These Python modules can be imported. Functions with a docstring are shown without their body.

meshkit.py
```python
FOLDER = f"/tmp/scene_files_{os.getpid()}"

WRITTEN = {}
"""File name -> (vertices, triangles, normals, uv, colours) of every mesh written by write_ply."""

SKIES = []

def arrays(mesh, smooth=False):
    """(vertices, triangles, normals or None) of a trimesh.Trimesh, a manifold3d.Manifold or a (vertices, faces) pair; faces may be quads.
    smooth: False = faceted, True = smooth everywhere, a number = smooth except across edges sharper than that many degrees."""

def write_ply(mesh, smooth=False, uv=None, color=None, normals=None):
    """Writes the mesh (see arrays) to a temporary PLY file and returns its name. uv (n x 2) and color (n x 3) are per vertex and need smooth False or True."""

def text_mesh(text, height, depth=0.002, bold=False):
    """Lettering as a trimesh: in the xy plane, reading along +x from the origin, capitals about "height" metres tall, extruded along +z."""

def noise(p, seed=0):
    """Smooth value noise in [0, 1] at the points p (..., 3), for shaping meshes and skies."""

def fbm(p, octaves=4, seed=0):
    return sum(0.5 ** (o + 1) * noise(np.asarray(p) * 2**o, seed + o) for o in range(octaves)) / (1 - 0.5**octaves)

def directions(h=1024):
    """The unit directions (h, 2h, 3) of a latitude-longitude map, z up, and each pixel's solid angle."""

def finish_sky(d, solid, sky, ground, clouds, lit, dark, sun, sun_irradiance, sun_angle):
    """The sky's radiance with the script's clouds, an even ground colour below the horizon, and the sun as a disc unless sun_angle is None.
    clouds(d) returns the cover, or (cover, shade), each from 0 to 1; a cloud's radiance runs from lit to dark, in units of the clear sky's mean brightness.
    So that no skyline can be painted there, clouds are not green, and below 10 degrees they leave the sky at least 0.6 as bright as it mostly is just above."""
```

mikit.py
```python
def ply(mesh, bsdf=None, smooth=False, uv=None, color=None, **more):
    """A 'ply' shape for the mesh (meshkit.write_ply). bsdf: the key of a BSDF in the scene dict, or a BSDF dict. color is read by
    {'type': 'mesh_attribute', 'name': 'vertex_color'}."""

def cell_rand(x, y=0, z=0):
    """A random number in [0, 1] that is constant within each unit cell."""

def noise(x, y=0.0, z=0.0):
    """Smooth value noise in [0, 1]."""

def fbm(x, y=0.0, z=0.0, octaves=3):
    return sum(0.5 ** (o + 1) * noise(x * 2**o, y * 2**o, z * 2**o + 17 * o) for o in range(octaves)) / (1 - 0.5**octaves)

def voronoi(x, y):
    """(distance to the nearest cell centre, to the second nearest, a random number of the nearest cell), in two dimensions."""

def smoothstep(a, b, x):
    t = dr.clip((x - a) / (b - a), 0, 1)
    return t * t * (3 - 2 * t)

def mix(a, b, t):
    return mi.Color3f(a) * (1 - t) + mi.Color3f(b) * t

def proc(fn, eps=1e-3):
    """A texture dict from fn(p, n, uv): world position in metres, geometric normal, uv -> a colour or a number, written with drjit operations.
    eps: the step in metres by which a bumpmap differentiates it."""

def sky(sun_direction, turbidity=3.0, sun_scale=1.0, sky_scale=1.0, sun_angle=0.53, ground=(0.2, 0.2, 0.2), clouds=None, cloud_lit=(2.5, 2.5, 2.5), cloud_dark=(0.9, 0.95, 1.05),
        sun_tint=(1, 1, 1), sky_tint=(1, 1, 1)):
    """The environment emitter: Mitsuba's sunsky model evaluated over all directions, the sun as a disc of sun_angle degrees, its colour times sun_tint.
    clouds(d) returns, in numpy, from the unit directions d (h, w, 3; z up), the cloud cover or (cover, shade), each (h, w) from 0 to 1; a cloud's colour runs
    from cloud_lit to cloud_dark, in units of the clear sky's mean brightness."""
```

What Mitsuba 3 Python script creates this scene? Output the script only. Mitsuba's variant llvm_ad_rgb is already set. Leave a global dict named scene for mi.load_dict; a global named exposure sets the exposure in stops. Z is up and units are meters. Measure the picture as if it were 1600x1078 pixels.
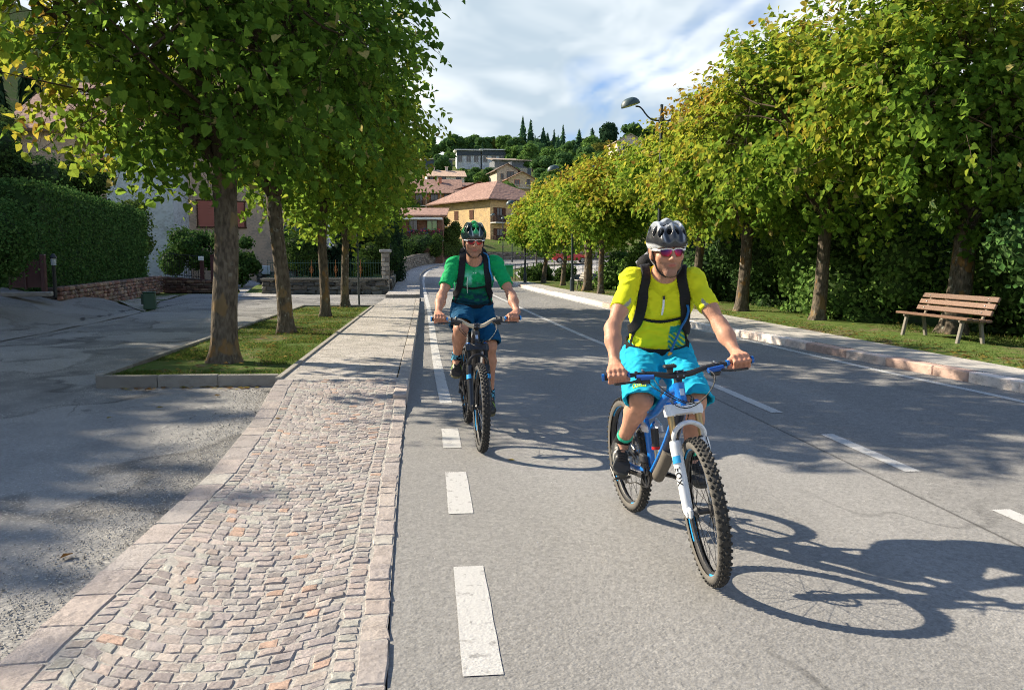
import math, random, numpy as np, trimesh, mitsuba as mi, drjit as dr, mikit, meshkit
from meshkit import fbm as nfbm, noise as nnoise
from shapely.geometry import Polygon, LineString
T = mi.ScalarTransform4f
A = np.array
scene, labels = {}, {}

# ---------------------------------------------------------------- camera, sky, exposure (metres; +y along the road, z up)
exposure = 2.85
EYE = A([0.0, 0.0, 1.52])
scene['camera'] = {'type': 'perspective', 'fov': 65.49, 'fov_axis': 'x', 'near_clip': 0.05, 'far_clip': 3000.0,
                   'to_world': T().look_at(origin=[0, 0, 1.52], target=[0.10510, 0.98868, 1.41290], up=[0, 0, 1])}
SUN = A([-0.485, 0.224, 0.350])
SHADE = [(-23.5, 5.5, 1.74), (-23.3, 11.5, 1.78), (-23.5, 17.5, 1.74), (-24.2, 24.0, 1.7), (-28.8, 9.0, 2.12), (-28.8, 17.0, 2.1)]

def clouds(d):
    el = np.clip(d[..., 2], 0.0, 1)
    u = np.stack([d[..., 0], d[..., 1], el], -1) / (el[..., None] + 0.16)
    w = nfbm(u * [1.1, 0.8, 0] + [5.5, 1.3, 2.5], 4, 31) - .5
    u = u + w[..., None] * [0.9, 0.5, 0]
    n = nfbm(u * [1.5, 1.0, 0] + [3.1, 7.3, 0.5], 6, 11)
    m = nfbm(u * [4.6, 2.6, 0] + [1.7, 2.2, 4.5], 5, 23)
    cover = np.clip((0.68 * n + 0.32 * m - 0.285 - 0.34 * np.clip((el - 0.22) / 0.5, 0, 1)) / 0.16, 0, 1)   # a broken layer: closed towards the horizon, open overhead
    shade = np.clip((nfbm(u * [2.3, 1.5, 0] + [9.1, 4.4, 2.5], 6, 5) - 0.40) / 0.24, 0, 1)
    return 0.10 + 0.90 * cover * cover * (3 - 2 * cover), shade * 0.95

scene['sky'] = mikit.sky(SUN, turbidity=3, clouds=clouds, cloud_lit=(3.1, 3.25, 3.3), cloud_dark=(1.5, 1.85, 2.15), ground=(0.12, 0.12, 0.11),
                         sky_scale=0.57, sky_tint=(0.84, 1.05, 1.34), sun_tint=(0.99, 1.09, 1.25))
labels['sky'] = {'kind': 'structure'}

# ---------------------------------------------------------------- helpers
rng = np.random.default_rng(7)
def lin(*c):
    """sRGB 0-255 -> linear"""
    c = A(c[0] if len(c) == 1 else c, float) / 255
    return np.where(c < 0.04045, c / 12.92, ((c + 0.055) / 1.055) ** 2.4)

def TM(v, f):
    return trimesh.Trimesh(np.asarray(v, float), np.asarray(f, int), process=False)
def quads(q):
    q = np.asarray(q, int)
    return np.vstack([q[:, [0, 1, 2]], q[:, [0, 2, 3]]])
def cat(*ms):
    ms = [m for g in ms for m in (g if isinstance(g, (list, tuple)) else [g]) if m is not None]
    vs, fs, n = [], [], 0
    for m in ms:
        vs.append(np.asarray(m.vertices)); fs.append(np.asarray(m.faces) + n); n += len(m.vertices)
    return TM(np.vstack(vs), np.vstack(fs))
def mv(m, t=(0, 0, 0), rz=0, M=None):
    v = np.asarray(m.vertices)
    if M is not None: v = v @ np.asarray(M)[:3, :3].T + (np.asarray(M)[:3, 3] if np.asarray(M).shape == (4, 4) else 0)
    if rz: c, s = math.cos(rz), math.sin(rz); v = v @ A([[c, s, 0], [-s, c, 0], [0, 0, 1]])
    return TM(v + A(t), m.faces)
def frame(x, y, z, o=(0, 0, 0)):
    M = np.eye(4); M[:3, 0], M[:3, 1], M[:3, 2], M[:3, 3] = x, y, z, o
    return M
def unit(v): v = A(v, float); return v / (np.linalg.norm(v) + 1e-12)

BOXF = A([[0, 1, 3], [0, 3, 2], [4, 6, 7], [4, 7, 5], [0, 4, 5], [0, 5, 1], [2, 3, 7], [2, 7, 6], [0, 2, 6], [0, 6, 4], [1, 5, 7], [1, 7, 3]])
def box(c, s, rz=0):
    v = A([[x, y, z] for x in (-.5, .5) for y in (-.5, .5) for z in (-.5, .5)]) * A(s)
    return mv(TM(v, BOXF), c, rz)
def cbox(c, s, b=0.004, rz=0, M=None):
    """a box with chamfered edges"""
    h = A(s) / 2; b = min(b, h.min() * 0.8); p = []
    for sx in (-1, 1):
        for sy in (-1, 1):
            for sz in (-1, 1):
                q = h * A([sx, sy, sz])
                for k in range(3):
                    r = q.copy()
                    for j in range(3):
                        if j != k: r[j] -= b * (sx, sy, sz)[j]
                    p.append(r)
    m = hull(p)
    return mv(mv(m, M=M) if M is not None else m, c, rz)
def hull(p):
    from scipy.spatial import ConvexHull
    p = np.asarray(p, float); h = ConvexHull(p); f = h.simplices.copy(); ctr = p[h.vertices].mean(0)
    n = np.cross(p[f[:, 1]] - p[f[:, 0]], p[f[:, 2]] - p[f[:, 0]])
    fl = ((p[f].mean(1) - ctr) * n).sum(1) < 0
    f[fl] = f[fl][:, ::-1]
    used = np.unique(f); mp = np.zeros(len(p), int); mp[used] = np.arange(len(used))
    return TM(p[used], mp[f])
def tube(pts, r, n=8, caps=True, flat=None, up=None, closed=False):
    """sweep along pts; r scalar/array; flat=(a,b) multiplies the two section axes"""
    p = np.asarray(pts, float); k = len(p)
    t = (np.roll(p, -1, 0) - np.roll(p, 1, 0)) if closed else np.gradient(p, axis=0)
    t /= np.linalg.norm(t, axis=1, keepdims=True) + 1e-12
    a = np.zeros_like(p)
    ref = A(up, float) if up is not None else (A([0, 0, 1.]) if abs(t[0, 2]) < .9 else A([1., 0, 0]))
    for i in range(k):
        v = ref - t[i] * (ref @ t[i]); v /= np.linalg.norm(v) + 1e-12; a[i] = v
        if up is None: ref = v
    b = np.cross(t, a)
    ang = (np.arange(n) + (0.5 if flat is not None and n == 4 else 0)) * 2 * np.pi / n
    r = np.broadcast_to(np.asarray(r, float), (k,))
    fa, fb = flat if flat is not None else (1, 1)
    v = (p[:, None] + r[:, None, None] * (fa * np.cos(ang)[None, :, None] * a[:, None] + fb * np.sin(ang)[None, :, None] * b[:, None])).reshape(-1, 3)
    m = k if closed else k - 1
    i, j = np.meshgrid(np.arange(m), np.arange(n), indexing='ij')
    i2 = (i + 1) % k
    f = quads(np.stack([i * n + j, i * n + (j + 1) % n, i2 * n + (j + 1) % n, i2 * n + j], -1).reshape(-1, 4))
    if caps and not closed:
        v = np.vstack([v, p[:1], p[-1:]]); c0, c1 = k * n, k * n + 1; j = np.arange(n)
        f = np.vstack([f, np.stack([(j + 1) % n, j, j * 0 + c0], 1), np.stack([(k - 1) * n + j, (k - 1) * n + (j + 1) % n, j * 0 + c1], 1)])
    return TM(v, f)
def cyl(a, b, r, n=12, r2=None):
    return tube([a, b], [r, r if r2 is None else r2], n)
def spline(pts, n=24):
    from scipy.interpolate import CubicSpline
    p = np.asarray(pts, float)
    s = np.r_[0, np.cumsum(np.linalg.norm(np.diff(p, axis=0), axis=1))]
    return CubicSpline(s, p)(np.linspace(0, s[-1], n))
def lathe(prof, o=(0, 0, 0), axis=(0, 0, 1), n=24, closed=False):
    """prof: (r, h) pairs round an axis"""
    prof = np.asarray(prof, float); z = unit(axis); x = unit(np.cross(z, [0, 0, 1] if abs(z[2]) < .9 else [1, 0, 0])); y = np.cross(z, x)
    ang = np.arange(n) * 2 * np.pi / n; k = len(prof)
    ring = np.cos(ang)[:, None] * x + np.sin(ang)[:, None] * y
    v = (A(o) + prof[:, None, :1] * ring[None] + prof[:, None, 1:] * z).reshape(-1, 3)
    m = k if closed else k - 1
    i, j = np.meshgrid(np.arange(m), np.arange(n), indexing='ij'); i2 = (i + 1) % k
    return TM(v, quads(np.stack([i * n + j, i2 * n + j, i2 * n + (j + 1) % n, i * n + (j + 1) % n], -1).reshape(-1, 4)[:, ::-1]))
def prism(poly, z0, z1):
    """extrude a shapely polygon"""
    m = trimesh.creation.extrude_polygon(poly, z1 - z0, engine='earcut')
    return TM(m.vertices + A([0, 0, z0]), m.faces)
def sheet(poly, z, step=None):
    v, f = trimesh.creation.triangulate_polygon(poly, engine='earcut')
    v = np.c_[v, np.full(len(v), z)]
    n = np.cross(v[f[:, 1]] - v[f[:, 0]], v[f[:, 2]] - v[f[:, 0]])[:, 2]
    f = np.where((n < 0)[:, None], f[:, ::-1], f)
    return TM(v, f)
def ribbon(left, right):
    """a strip between two polylines of equal length"""
    l, r = np.asarray(left, float), np.asarray(right, float); k = len(l)
    i = np.arange(k - 1)
    return TM(np.vstack([l, r]), quads(np.stack([i, i + k, i + k + 1, i + 1], 1)))

def number(key, table=scene):
    if key not in table and key not in labels: return key
    k = 1
    while f'{key}_{k:03d}' in table or f'{key}_{k:03d}' in labels: k += 1
    return f'{key}_{k:03d}'
def put(name, mesh, color=(.5, .5, .5), mat='matte', parent=None, smooth=35, label=None, cat=None, group=None, kind=None, M=None, exact=None):
    """one entry of the scene; color is a linear rgb, an (n,3) array for mesh's vertices, or a function of the vertices"""
    key = exact or number(f'{parent}__{name}' if parent else name)
    c = None
    if MATC.get(mat, True):
        if callable(color): c = color(np.asarray(mesh.vertices))
        else:
            c = np.asarray(color, float)
            if c.ndim == 1: c = np.broadcast_to(c[:3], (len(mesh.vertices), 3))
    if smooth is True or smooth is False:
        scene[key] = mikit.ply(mesh, mat, smooth, color=c)
    elif c is None:
        scene[key] = mikit.ply(mesh, mat, smooth)
    else:
        s = split(mesh, smooth, c); scene[key] = mikit.ply(s[0], mat, True, color=s[1])
    if M is not None: scene[key]['to_world'] = T(np.asarray(M).tolist())
    tag(key, label, cat, group, kind)
    return key
def split(mesh, angle, c):
    """duplicate vertices across edges sharper than angle, so that per-vertex colours go with smooth shading"""
    v, f = np.asarray(mesh.vertices), np.asarray(mesh.faces)
    fn = np.cross(v[f[:, 1]] - v[f[:, 0]], v[f[:, 2]] - v[f[:, 0]]); fn /= np.linalg.norm(fn, axis=1, keepdims=True) + 1e-20
    # corners of one vertex are clustered by quantised agreement with the first face normals
    corner_v, corner_f = f.ravel(), np.repeat(np.arange(len(f)), 3)
    o = np.argsort(corner_v, kind='stable'); cv, cf = corner_v[o], corner_f[o]
    lab = np.full(len(cv), -1); cosa = math.cos(math.radians(angle)); k = 0
    start = np.r_[True, cv[1:] != cv[:-1]]
    first = np.maximum.accumulate(np.where(start, np.arange(len(cv)), 0))
    todo = np.ones(len(cv), bool); lead = first.copy()
    for _ in range(12):
        if not todo.any(): break
        # leader of each vertex = first still unlabelled corner
        idx = np.where(todo)[0]; s = np.r_[True, cv[idx][1:] != cv[idx][:-1]]
        ld = idx[np.maximum.accumulate(np.where(s, np.arange(len(idx)), 0))]
        ok = (fn[cf[idx]] * fn[cf[ld]]).sum(1) >= cosa
        ok |= idx == ld
        lab[idx[ok]] = ld[ok]; todo[idx[ok]] = False
    lab[todo] = np.where(todo)[0]
    u, inv = np.unique(lab, return_inverse=True)
    nf = np.empty(len(corner_v), int); nf[o] = inv
    src = cv[u]
    return TM(v[src], nf.reshape(-1, 3)), np.asarray(c)[src]
def tag(key, label=None, cat=None, group=None, kind=None):
    d = {k: x for k, x in dict(label=label, category=cat, group=group, kind=kind).items() if x}
    if d: labels[key] = d
def thing(name, label, cat, group=None):
    key = number(name)
    labels[key] = {'label': label, 'category': cat, **({'group': group} if group else {})}
    return key
def dup(root, name, M, label, cat, group=None, inner=None):
    """copies every entry below root under a new key, moved by the 4x4 M"""
    r = thing(name, label, cat, group)
    for k in [k for k in scene if k == root or k.startswith(root + '__')]:
        d = dict(scene[k]); old = np.array(T(d['to_world']).matrix, float) if 'to_world' in d else np.eye(4)
        d['to_world'] = T((np.asarray(M) @ old).tolist())
        scene[r + k[len(root):]] = d
        if k != root and k in labels: labels[r + k[len(root):]] = dict(labels[k])
    return r
def place(x, y, z=0, rz=0, s=1.0, sz=None):
    c, n = math.cos(rz), math.sin(rz); sz = s if sz is None else sz
    return A([[c * s, -n * s, 0, x], [n * s, c * s, 0, y], [0, 0, sz, z], [0, 0, 0, 1.]])

# ---------------------------------------------------------------- materials
VC = {'type': 'mesh_attribute', 'name': 'vertex_color'}
MATC = {}
def material(name, d, vc=True):
    scene[name] = d; MATC[name] = vc
def two(d): return {'type': 'twosided', 'bsdf': d}
def bump(d, fn, scale=1.0, eps=1e-3): return {'type': 'bumpmap', 'scale': scale, 'arbitrary': mikit.proc(fn, eps), 'bsdf': d}
material('matte', two({'type': 'principled', 'base_color': VC, 'roughness': 0.85, 'specular': 0.25}))
material('satin', two({'type': 'principled', 'base_color': VC, 'roughness': 0.45, 'specular': 0.5}))
material('gloss', two({'type': 'principled', 'base_color': VC, 'roughness': 0.25, 'specular': 0.5, 'clearcoat': 0.7, 'clearcoat_gloss': 0.9}))
material('rubber', two({'type': 'principled', 'base_color': VC, 'roughness': 0.7, 'specular': 0.35}))
material('metal', two({'type': 'principled', 'base_color': VC, 'roughness': 0.32, 'metallic': 0.95}))
material('cloth', bump(two({'type': 'principled', 'base_color': VC, 'roughness': 0.8, 'specular': 0.2, 'sheen': 0.25, 'sheen_tint': 0.6}),
         lambda p, n, uv: 0.0006 * mikit.noise(p.x * 260, p.y * 260, p.z * 260), 1.0, 8e-4))
material('skin', bump(two({'type': 'principled', 'base_color': VC, 'roughness': 0.52, 'specular': 0.32, 'flatness': 0.3}),
         lambda p, n, uv: 0.0012 * mikit.fbm(p.x * 170, p.y * 170, p.z * 170, 2), 1.0, 1e-3))
material('leaf', {'type': 'principledthin', 'base_color': VC, 'roughness': 0.42, 'spec_trans': 0.0, 'diff_trans': 1.05, 'eta': 1.45})
material('needle', {'type': 'principledthin', 'base_color': VC, 'roughness': 0.6, 'spec_trans': 0.0, 'diff_trans': 0.5, 'eta': 1.35})
def weather(name, dark, amt, sc, rough, bscale, bamp):
    material(name, bump(two({'type': 'blendbsdf', 'weight': mikit.proc(lambda p, n, uv: amt * mikit.smoothstep(0.38, 0.75, 0.6 * mikit.fbm(p.x * sc, p.y * sc, p.z * sc, 3) + 0.4 * mikit.noise(p.x * sc * 9, p.y * sc * 9, p.z * sc * 9))),
             'a': {'type': 'principled', 'base_color': VC, 'roughness': rough, 'specular': 0.3}, 'b': {'type': 'principled', 'base_color': {'type': 'rgb', 'value': list(dark)}, 'roughness': 0.95, 'specular': 0.1}}),
             lambda p, n, uv: bamp * mikit.fbm(p.x * bscale, p.y * bscale, p.z * bscale, 3), 1.0, 2e-3))
weather('stone', (0.12, 0.105, 0.095), 0.42, 16.0, 0.8, 45, 0.007)
weather('plaster', (0.17, 0.165, 0.155), 0.45, 1.3, 0.9, 9, 0.012)
material('glass', two({'type': 'principled', 'base_color': VC, 'roughness': 0.08, 'specular': 0.8}))
material('lens', two({'type': 'principled', 'base_color': VC, 'roughness': 0.06, 'metallic': 0.75, 'specular': 0.9, 'clearcoat': 1.0}))
def bark_fn(p, n, uv):
    g = mikit.fbm(p.x * 40, p.y * 40, p.z * 11, 4)
    base = mikit.mix((0.045, 0.037, 0.028), (0.15, 0.125, 0.095), mikit.smoothstep(0.12, 0.88, g))
    lich = mikit.smoothstep(0.56, 0.66, mikit.fbm(p.x * 6.5 + 3, p.y * 6.5, p.z * 3.4, 4))
    side = mikit.noise(p.x * 1.7 + 9, p.y * 1.7, p.z * 0.9)
    base = mikit.mix(base, mikit.mix((0.22, 0.105, 0.02), (0.17, 0.15, 0.095), side), lich * 0.75)
    pale = mikit.smoothstep(0.62, 0.74, mikit.fbm(p.x * 17 + 31, p.y * 17, p.z * 13, 3)) * mikit.smoothstep(0.4, 0.6, mikit.noise(p.x * 3, p.y * 3 + 4, p.z * 1.5))
    return mikit.mix(base, (0.30, 0.31, 0.27), pale * 0.6)
material('bark', bump(two({'type': 'principled', 'base_color': mikit.proc(bark_fn), 'roughness': 0.9, 'specular': 0.2}),
         lambda p, n, uv: 0.02 * mikit.fbm(p.x * 30, p.y * 30, p.z * 8, 3), 1.0, 3e-3), vc=False)
# ================================================================ the ground: terrain, road, streets, pavements, verges
def sst(a, b, x):
    t = np.clip((np.asarray(x, float) - a) / (b - a), 0, 1); return t * t * (3 - 2 * t)
def road_z(y): return 1.4 * sst(45, 110, y)
def hz(x, y):
    """height of the open ground"""
    x, y = np.asarray(x, float), np.asarray(y, float)
    z = road_z(y)
    z = z + 0.05 * np.maximum(0, -13 - x) * sst(8, 30, y) + 0.42 * np.maximum(0, -58 - x) * sst(40, 90, y)
    up = np.maximum(0, y - 116)
    z = z + np.where(up < 260, 0.18 * up, 0.18 * 260 + 26 * (1 - np.exp(-(up - 260) / 150.)))
    z = z + 2.2 * (nfbm(np.stack([x / 38., y / 38., x * 0], -1), 3, 3) - .5) * sst(125, 180, y)
    z = z + 0.85 * sst(-8.0, -12.5, x) * sst(9, 20, y) * (1 - sst(23, 31, y))
    z = z - 0.10 * np.maximum(0, x - 12) * (1 - sst(40, 60, y)) * sst(0, 6, x - 12)
    return z
gx = np.unique(np.r_[np.linspace(-330, -60, 46), np.linspace(-60, 60, 81), np.linspace(60, 330, 46)])
gy = np.unique(np.r_[np.linspace(-90, -10, 15), np.linspace(-10, 130, 100), np.linspace(130, 760, 120)])
GX, GY = np.meshgrid(gx, gy, indexing='ij')
ii, jj = np.meshgrid(np.arange(len(gx) - 1), np.arange(len(gy) - 1), indexing='ij')
gi = ii * len(gy) + jj
scene_ground = TM(np.stack([GX, GY, hz(GX, GY) - 0.06], -1).reshape(-1, 3), quads(np.stack([gi, gi + len(gy), gi + len(gy) + 1, gi + 1], -1).reshape(-1, 4)))
def turf_fn(p, n, uv):
    a = mikit.fbm(p.x * 0.55, p.y * 0.55, 0.5, 3); b = mikit.fbm(p.x * 9, p.y * 9, p.z, 3)
    c = mikit.mix((0.045, 0.085, 0.018), (0.10, 0.13, 0.035), b)
    soil = mikit.mix((0.10, 0.07, 0.045), (0.17, 0.125, 0.085), mikit.noise(p.x * 60, p.y * 60, p.z * 60))
    return mikit.mix(c, soil, mikit.smoothstep(0.50, 0.66, 0.6 * a + 0.4 * b))
material('turf', bump(two({'type': 'principled', 'base_color': mikit.proc(turf_fn), 'roughness': 0.95, 'specular': 0.1}),
         lambda p, n, uv: 0.02 * mikit.fbm(p.x * 35, p.y * 35, p.z * 35, 2), 1.0, 4e-3), vc=False)
put('ground', scene_ground, mat='turf', smooth=True, kind='structure')

def line(pts, n=None, step=None):
    p = A(pts, float); ys = np.linspace(p[0, 1], p[-1, 1], n) if n else None
    return np.c_[np.interp(ys, p[:, 1], p[:, 0]), ys]
from scipy.interpolate import PchipInterpolator
KLP = A([(-.10, -12), (-.12, 0), (-.157, 2.7), (-.19, 3.9), (-.215, 5.6), (-.225, 8), (-.225, 20), (-.30, 32), (-.42, 45), (-.54, 55)])
KRP = A([(7.0, -12), (6.98, 0), (6.76, 8), (6.54, 10.4), (6.2, 14), (5.82, 17.5), (5.6, 24), (5.38, 31.3), (5.15, 38), (5.1, 45), (5.2, 55)])
KLx, KRx = PchipInterpolator(KLP[:, 1], KLP[:, 0]), PchipInterpolator(KRP[:, 1], KRP[:, 0])
ys = np.unique(np.r_[np.linspace(-12, 55, 135)])
left_edge = np.vstack([np.c_[KLx(ys), ys], spline([(-.54, 55), (-.5, 62), (-.2, 70), (1, 80), (3.5, 89), (7.5, 96), (13, 101), (22, 105), (40, 108), (70, 109)], 40)[1:]])
right_edge = np.vstack([np.c_[KRx(ys), ys], spline([(5.2, 55), (5.6, 62), (6.6, 69), (8.6, 76), (12, 83), (17, 88), (25, 92), (40, 94), (70, 94)], 40)[1:]])
def z3(p, dz=0.0): p = np.asarray(p); return np.c_[p, road_z(p[:, 1]) + dz]
def asphalt_fn(p, n, uv):
    f = mikit.noise(p.x * 170, p.y * 170, 0.5); g = mikit.noise(p.x * 62, p.y * 62, 3.5)
    w = mikit.fbm(p.x * 0.7, p.y * 0.28, 0.5, 3)
    c = mikit.mix((0.095, 0.094, 0.092), (0.315, 0.310, 0.300), 0.5 * f + 0.5 * g)
    c = c * (0.86 + 0.28 * w)
    lane = mikit.smoothstep(3.10, 3.16, p.x + 0.05 * (mikit.noise(p.y * 3, 1, 1) - 0.5) + 0.012 * dr.maximum(p.y - 14, 0) * 2.0)
    seam = dr.exp(-dr.square((p.x + 0.024 * dr.maximum(p.y - 14, 0) - 3.13) / 0.012))
    c = mikit.mix(c, c * (0.78 + 0.3 * mikit.noise(p.x * 24, p.y * 24, 7.5)), lane)
    patch = mikit.smoothstep(0.60, 0.66, mikit.fbm(p.x * 0.33 + 4, p.y * 0.21 + 2, 8.5, 3))
    speck = mikit.smoothstep(0.86, 0.93, mikit.noise(p.x * 95, p.y * 95, 11.5))
    c = mikit.mix(c, (0.47, 0.45, 0.42), speck * 0.75)
    hole = mikit.smoothstep(0.90, 0.96, mikit.noise(p.x * 33, p.y * 33, 21.5))
    track = dr.exp(-dr.square((p.x - 0.95) / 0.28)) + dr.exp(-dr.square((p.x - 2.45) / 0.28)) + 0.8 * dr.exp(-dr.square((p.x - 4.2) / 0.3)) + 0.8 * dr.exp(-dr.square((p.x - 5.6) / 0.3))
    cr = mikit.smoothstep(0.010, 0.002, dr.abs(mikit.fbm(p.x * 0.9 + 7, p.y * 0.55, 31.5, 4) - 0.5)) * mikit.smoothstep(0.56, 0.68, mikit.fbm(p.x * 0.35 + 2, p.y * 0.25, 41.5, 2))
    oil = mikit.smoothstep(0.70, 0.80, mikit.fbm(p.x * 1.3 + 9, p.y * 0.8, 51.5, 3))
    return c * (1 - 0.14 * patch) * (1 - 0.6 * seam) * (1 - 0.35 * hole) * (1 + 0.09 * track * w * 2) * (1 - 0.45 * cr) * (1 - 0.22 * oil)
material('asphalt', bump(two({'type': 'principled', 'base_color': mikit.proc(asphalt_fn), 'roughness': 0.82, 'specular': 0.35}),
         lambda p, n, uv: 0.0035 * mikit.noise(p.x * 120, p.y * 120, 0.5) + 0.003 * mikit.noise(p.x * 55, p.y * 55, 2.5), 1.0, 2e-3), vc=False)
put('road', ribbon(z3(left_edge), z3(right_edge)), mat='asphalt', smooth=True, kind='structure')

# ---- painted lines
def paint_fn(p, n, uv):
    w = mikit.smoothstep(0.58, 0.78, mikit.fbm(p.x * 24, p.y * 24, 0.5, 4)); f = mikit.noise(p.x * 150, p.y * 150, 1.5)
    return mikit.mix(mikit.mix((0.37, 0.37, 0.365), (0.50, 0.50, 0.49), f), (0.19, 0.187, 0.182), w * 0.8)
material('paint', bump(two({'type': 'principled', 'base_color': mikit.proc(paint_fn), 'roughness': 0.7, 'specular': 0.3}),
         lambda p, n, uv: 0.003 * mikit.noise(p.x * 110, p.y * 110, 0.5), 1.0, 2e-3), vc=False)
def stripe(name, xf, y0, y1, w, n=None):
    n = n or max(4, int((y1 - y0) / 0.12)); y = np.linspace(y0, y1, n); x = xf(y)
    wob = lambda s: 0.004 * (nnoise(np.stack([y * 9, y * 0 + s, y * 0], -1)) - .5)
    put(name, ribbon(np.c_[x - w / 2 + wob(1), y, road_z(y) + .004], np.c_[x + w / 2 + wob(2), y, road_z(y) + .004]), mat='paint', smooth=True, kind='structure')
for y0, y1 in ((1.0, 1.95), (2.77, 3.82), (4.65, 5.59), (6.335, 7.07)):
    stripe('road_marking', lambda y: 0.188 + 0 * y, y0, y1, .15)
LLx = PchipInterpolator([8, 12, 22, 32, 45, 55], [.19, .13, .065, -.05, -.18, -.26])
stripe('road_marking', LLx, 8.36, 55, .13)
off = left_edge[left_edge[:, 1] >= 55]; tn = np.gradient(off, axis=0); tn /= np.linalg.norm(tn, axis=1, keepdims=True); nr = np.c_[tn[:, 1], -tn[:, 0]]
put('road_marking', ribbon(z3(off + nr * .22, .01), z3(off + nr * .38, .01)), mat='paint', smooth=True, kind='structure')
CLx = PchipInterpolator([2, 5, 9.3, 14.5, 20, 27, 40], [3.47, 3.46, 3.44, 3.12, 2.98, 2.87, 2.7])
for y0, y1 in ((1.5, 2.3), (3.2, 4.38), (5.26, 6.5), (7.48, 40)): stripe('road_marking', CLx, y0, y1, .12)
RLx = PchipInterpolator([2, 7.8, 9.9, 13.7, 20, 28.9, 36.3, 50], [6.5, 6.34, 6.17, 6.0, 5.62, 5.31, 5.03, 4.95])
stripe('road_marking', RLx, 2, 50, .12)

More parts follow.
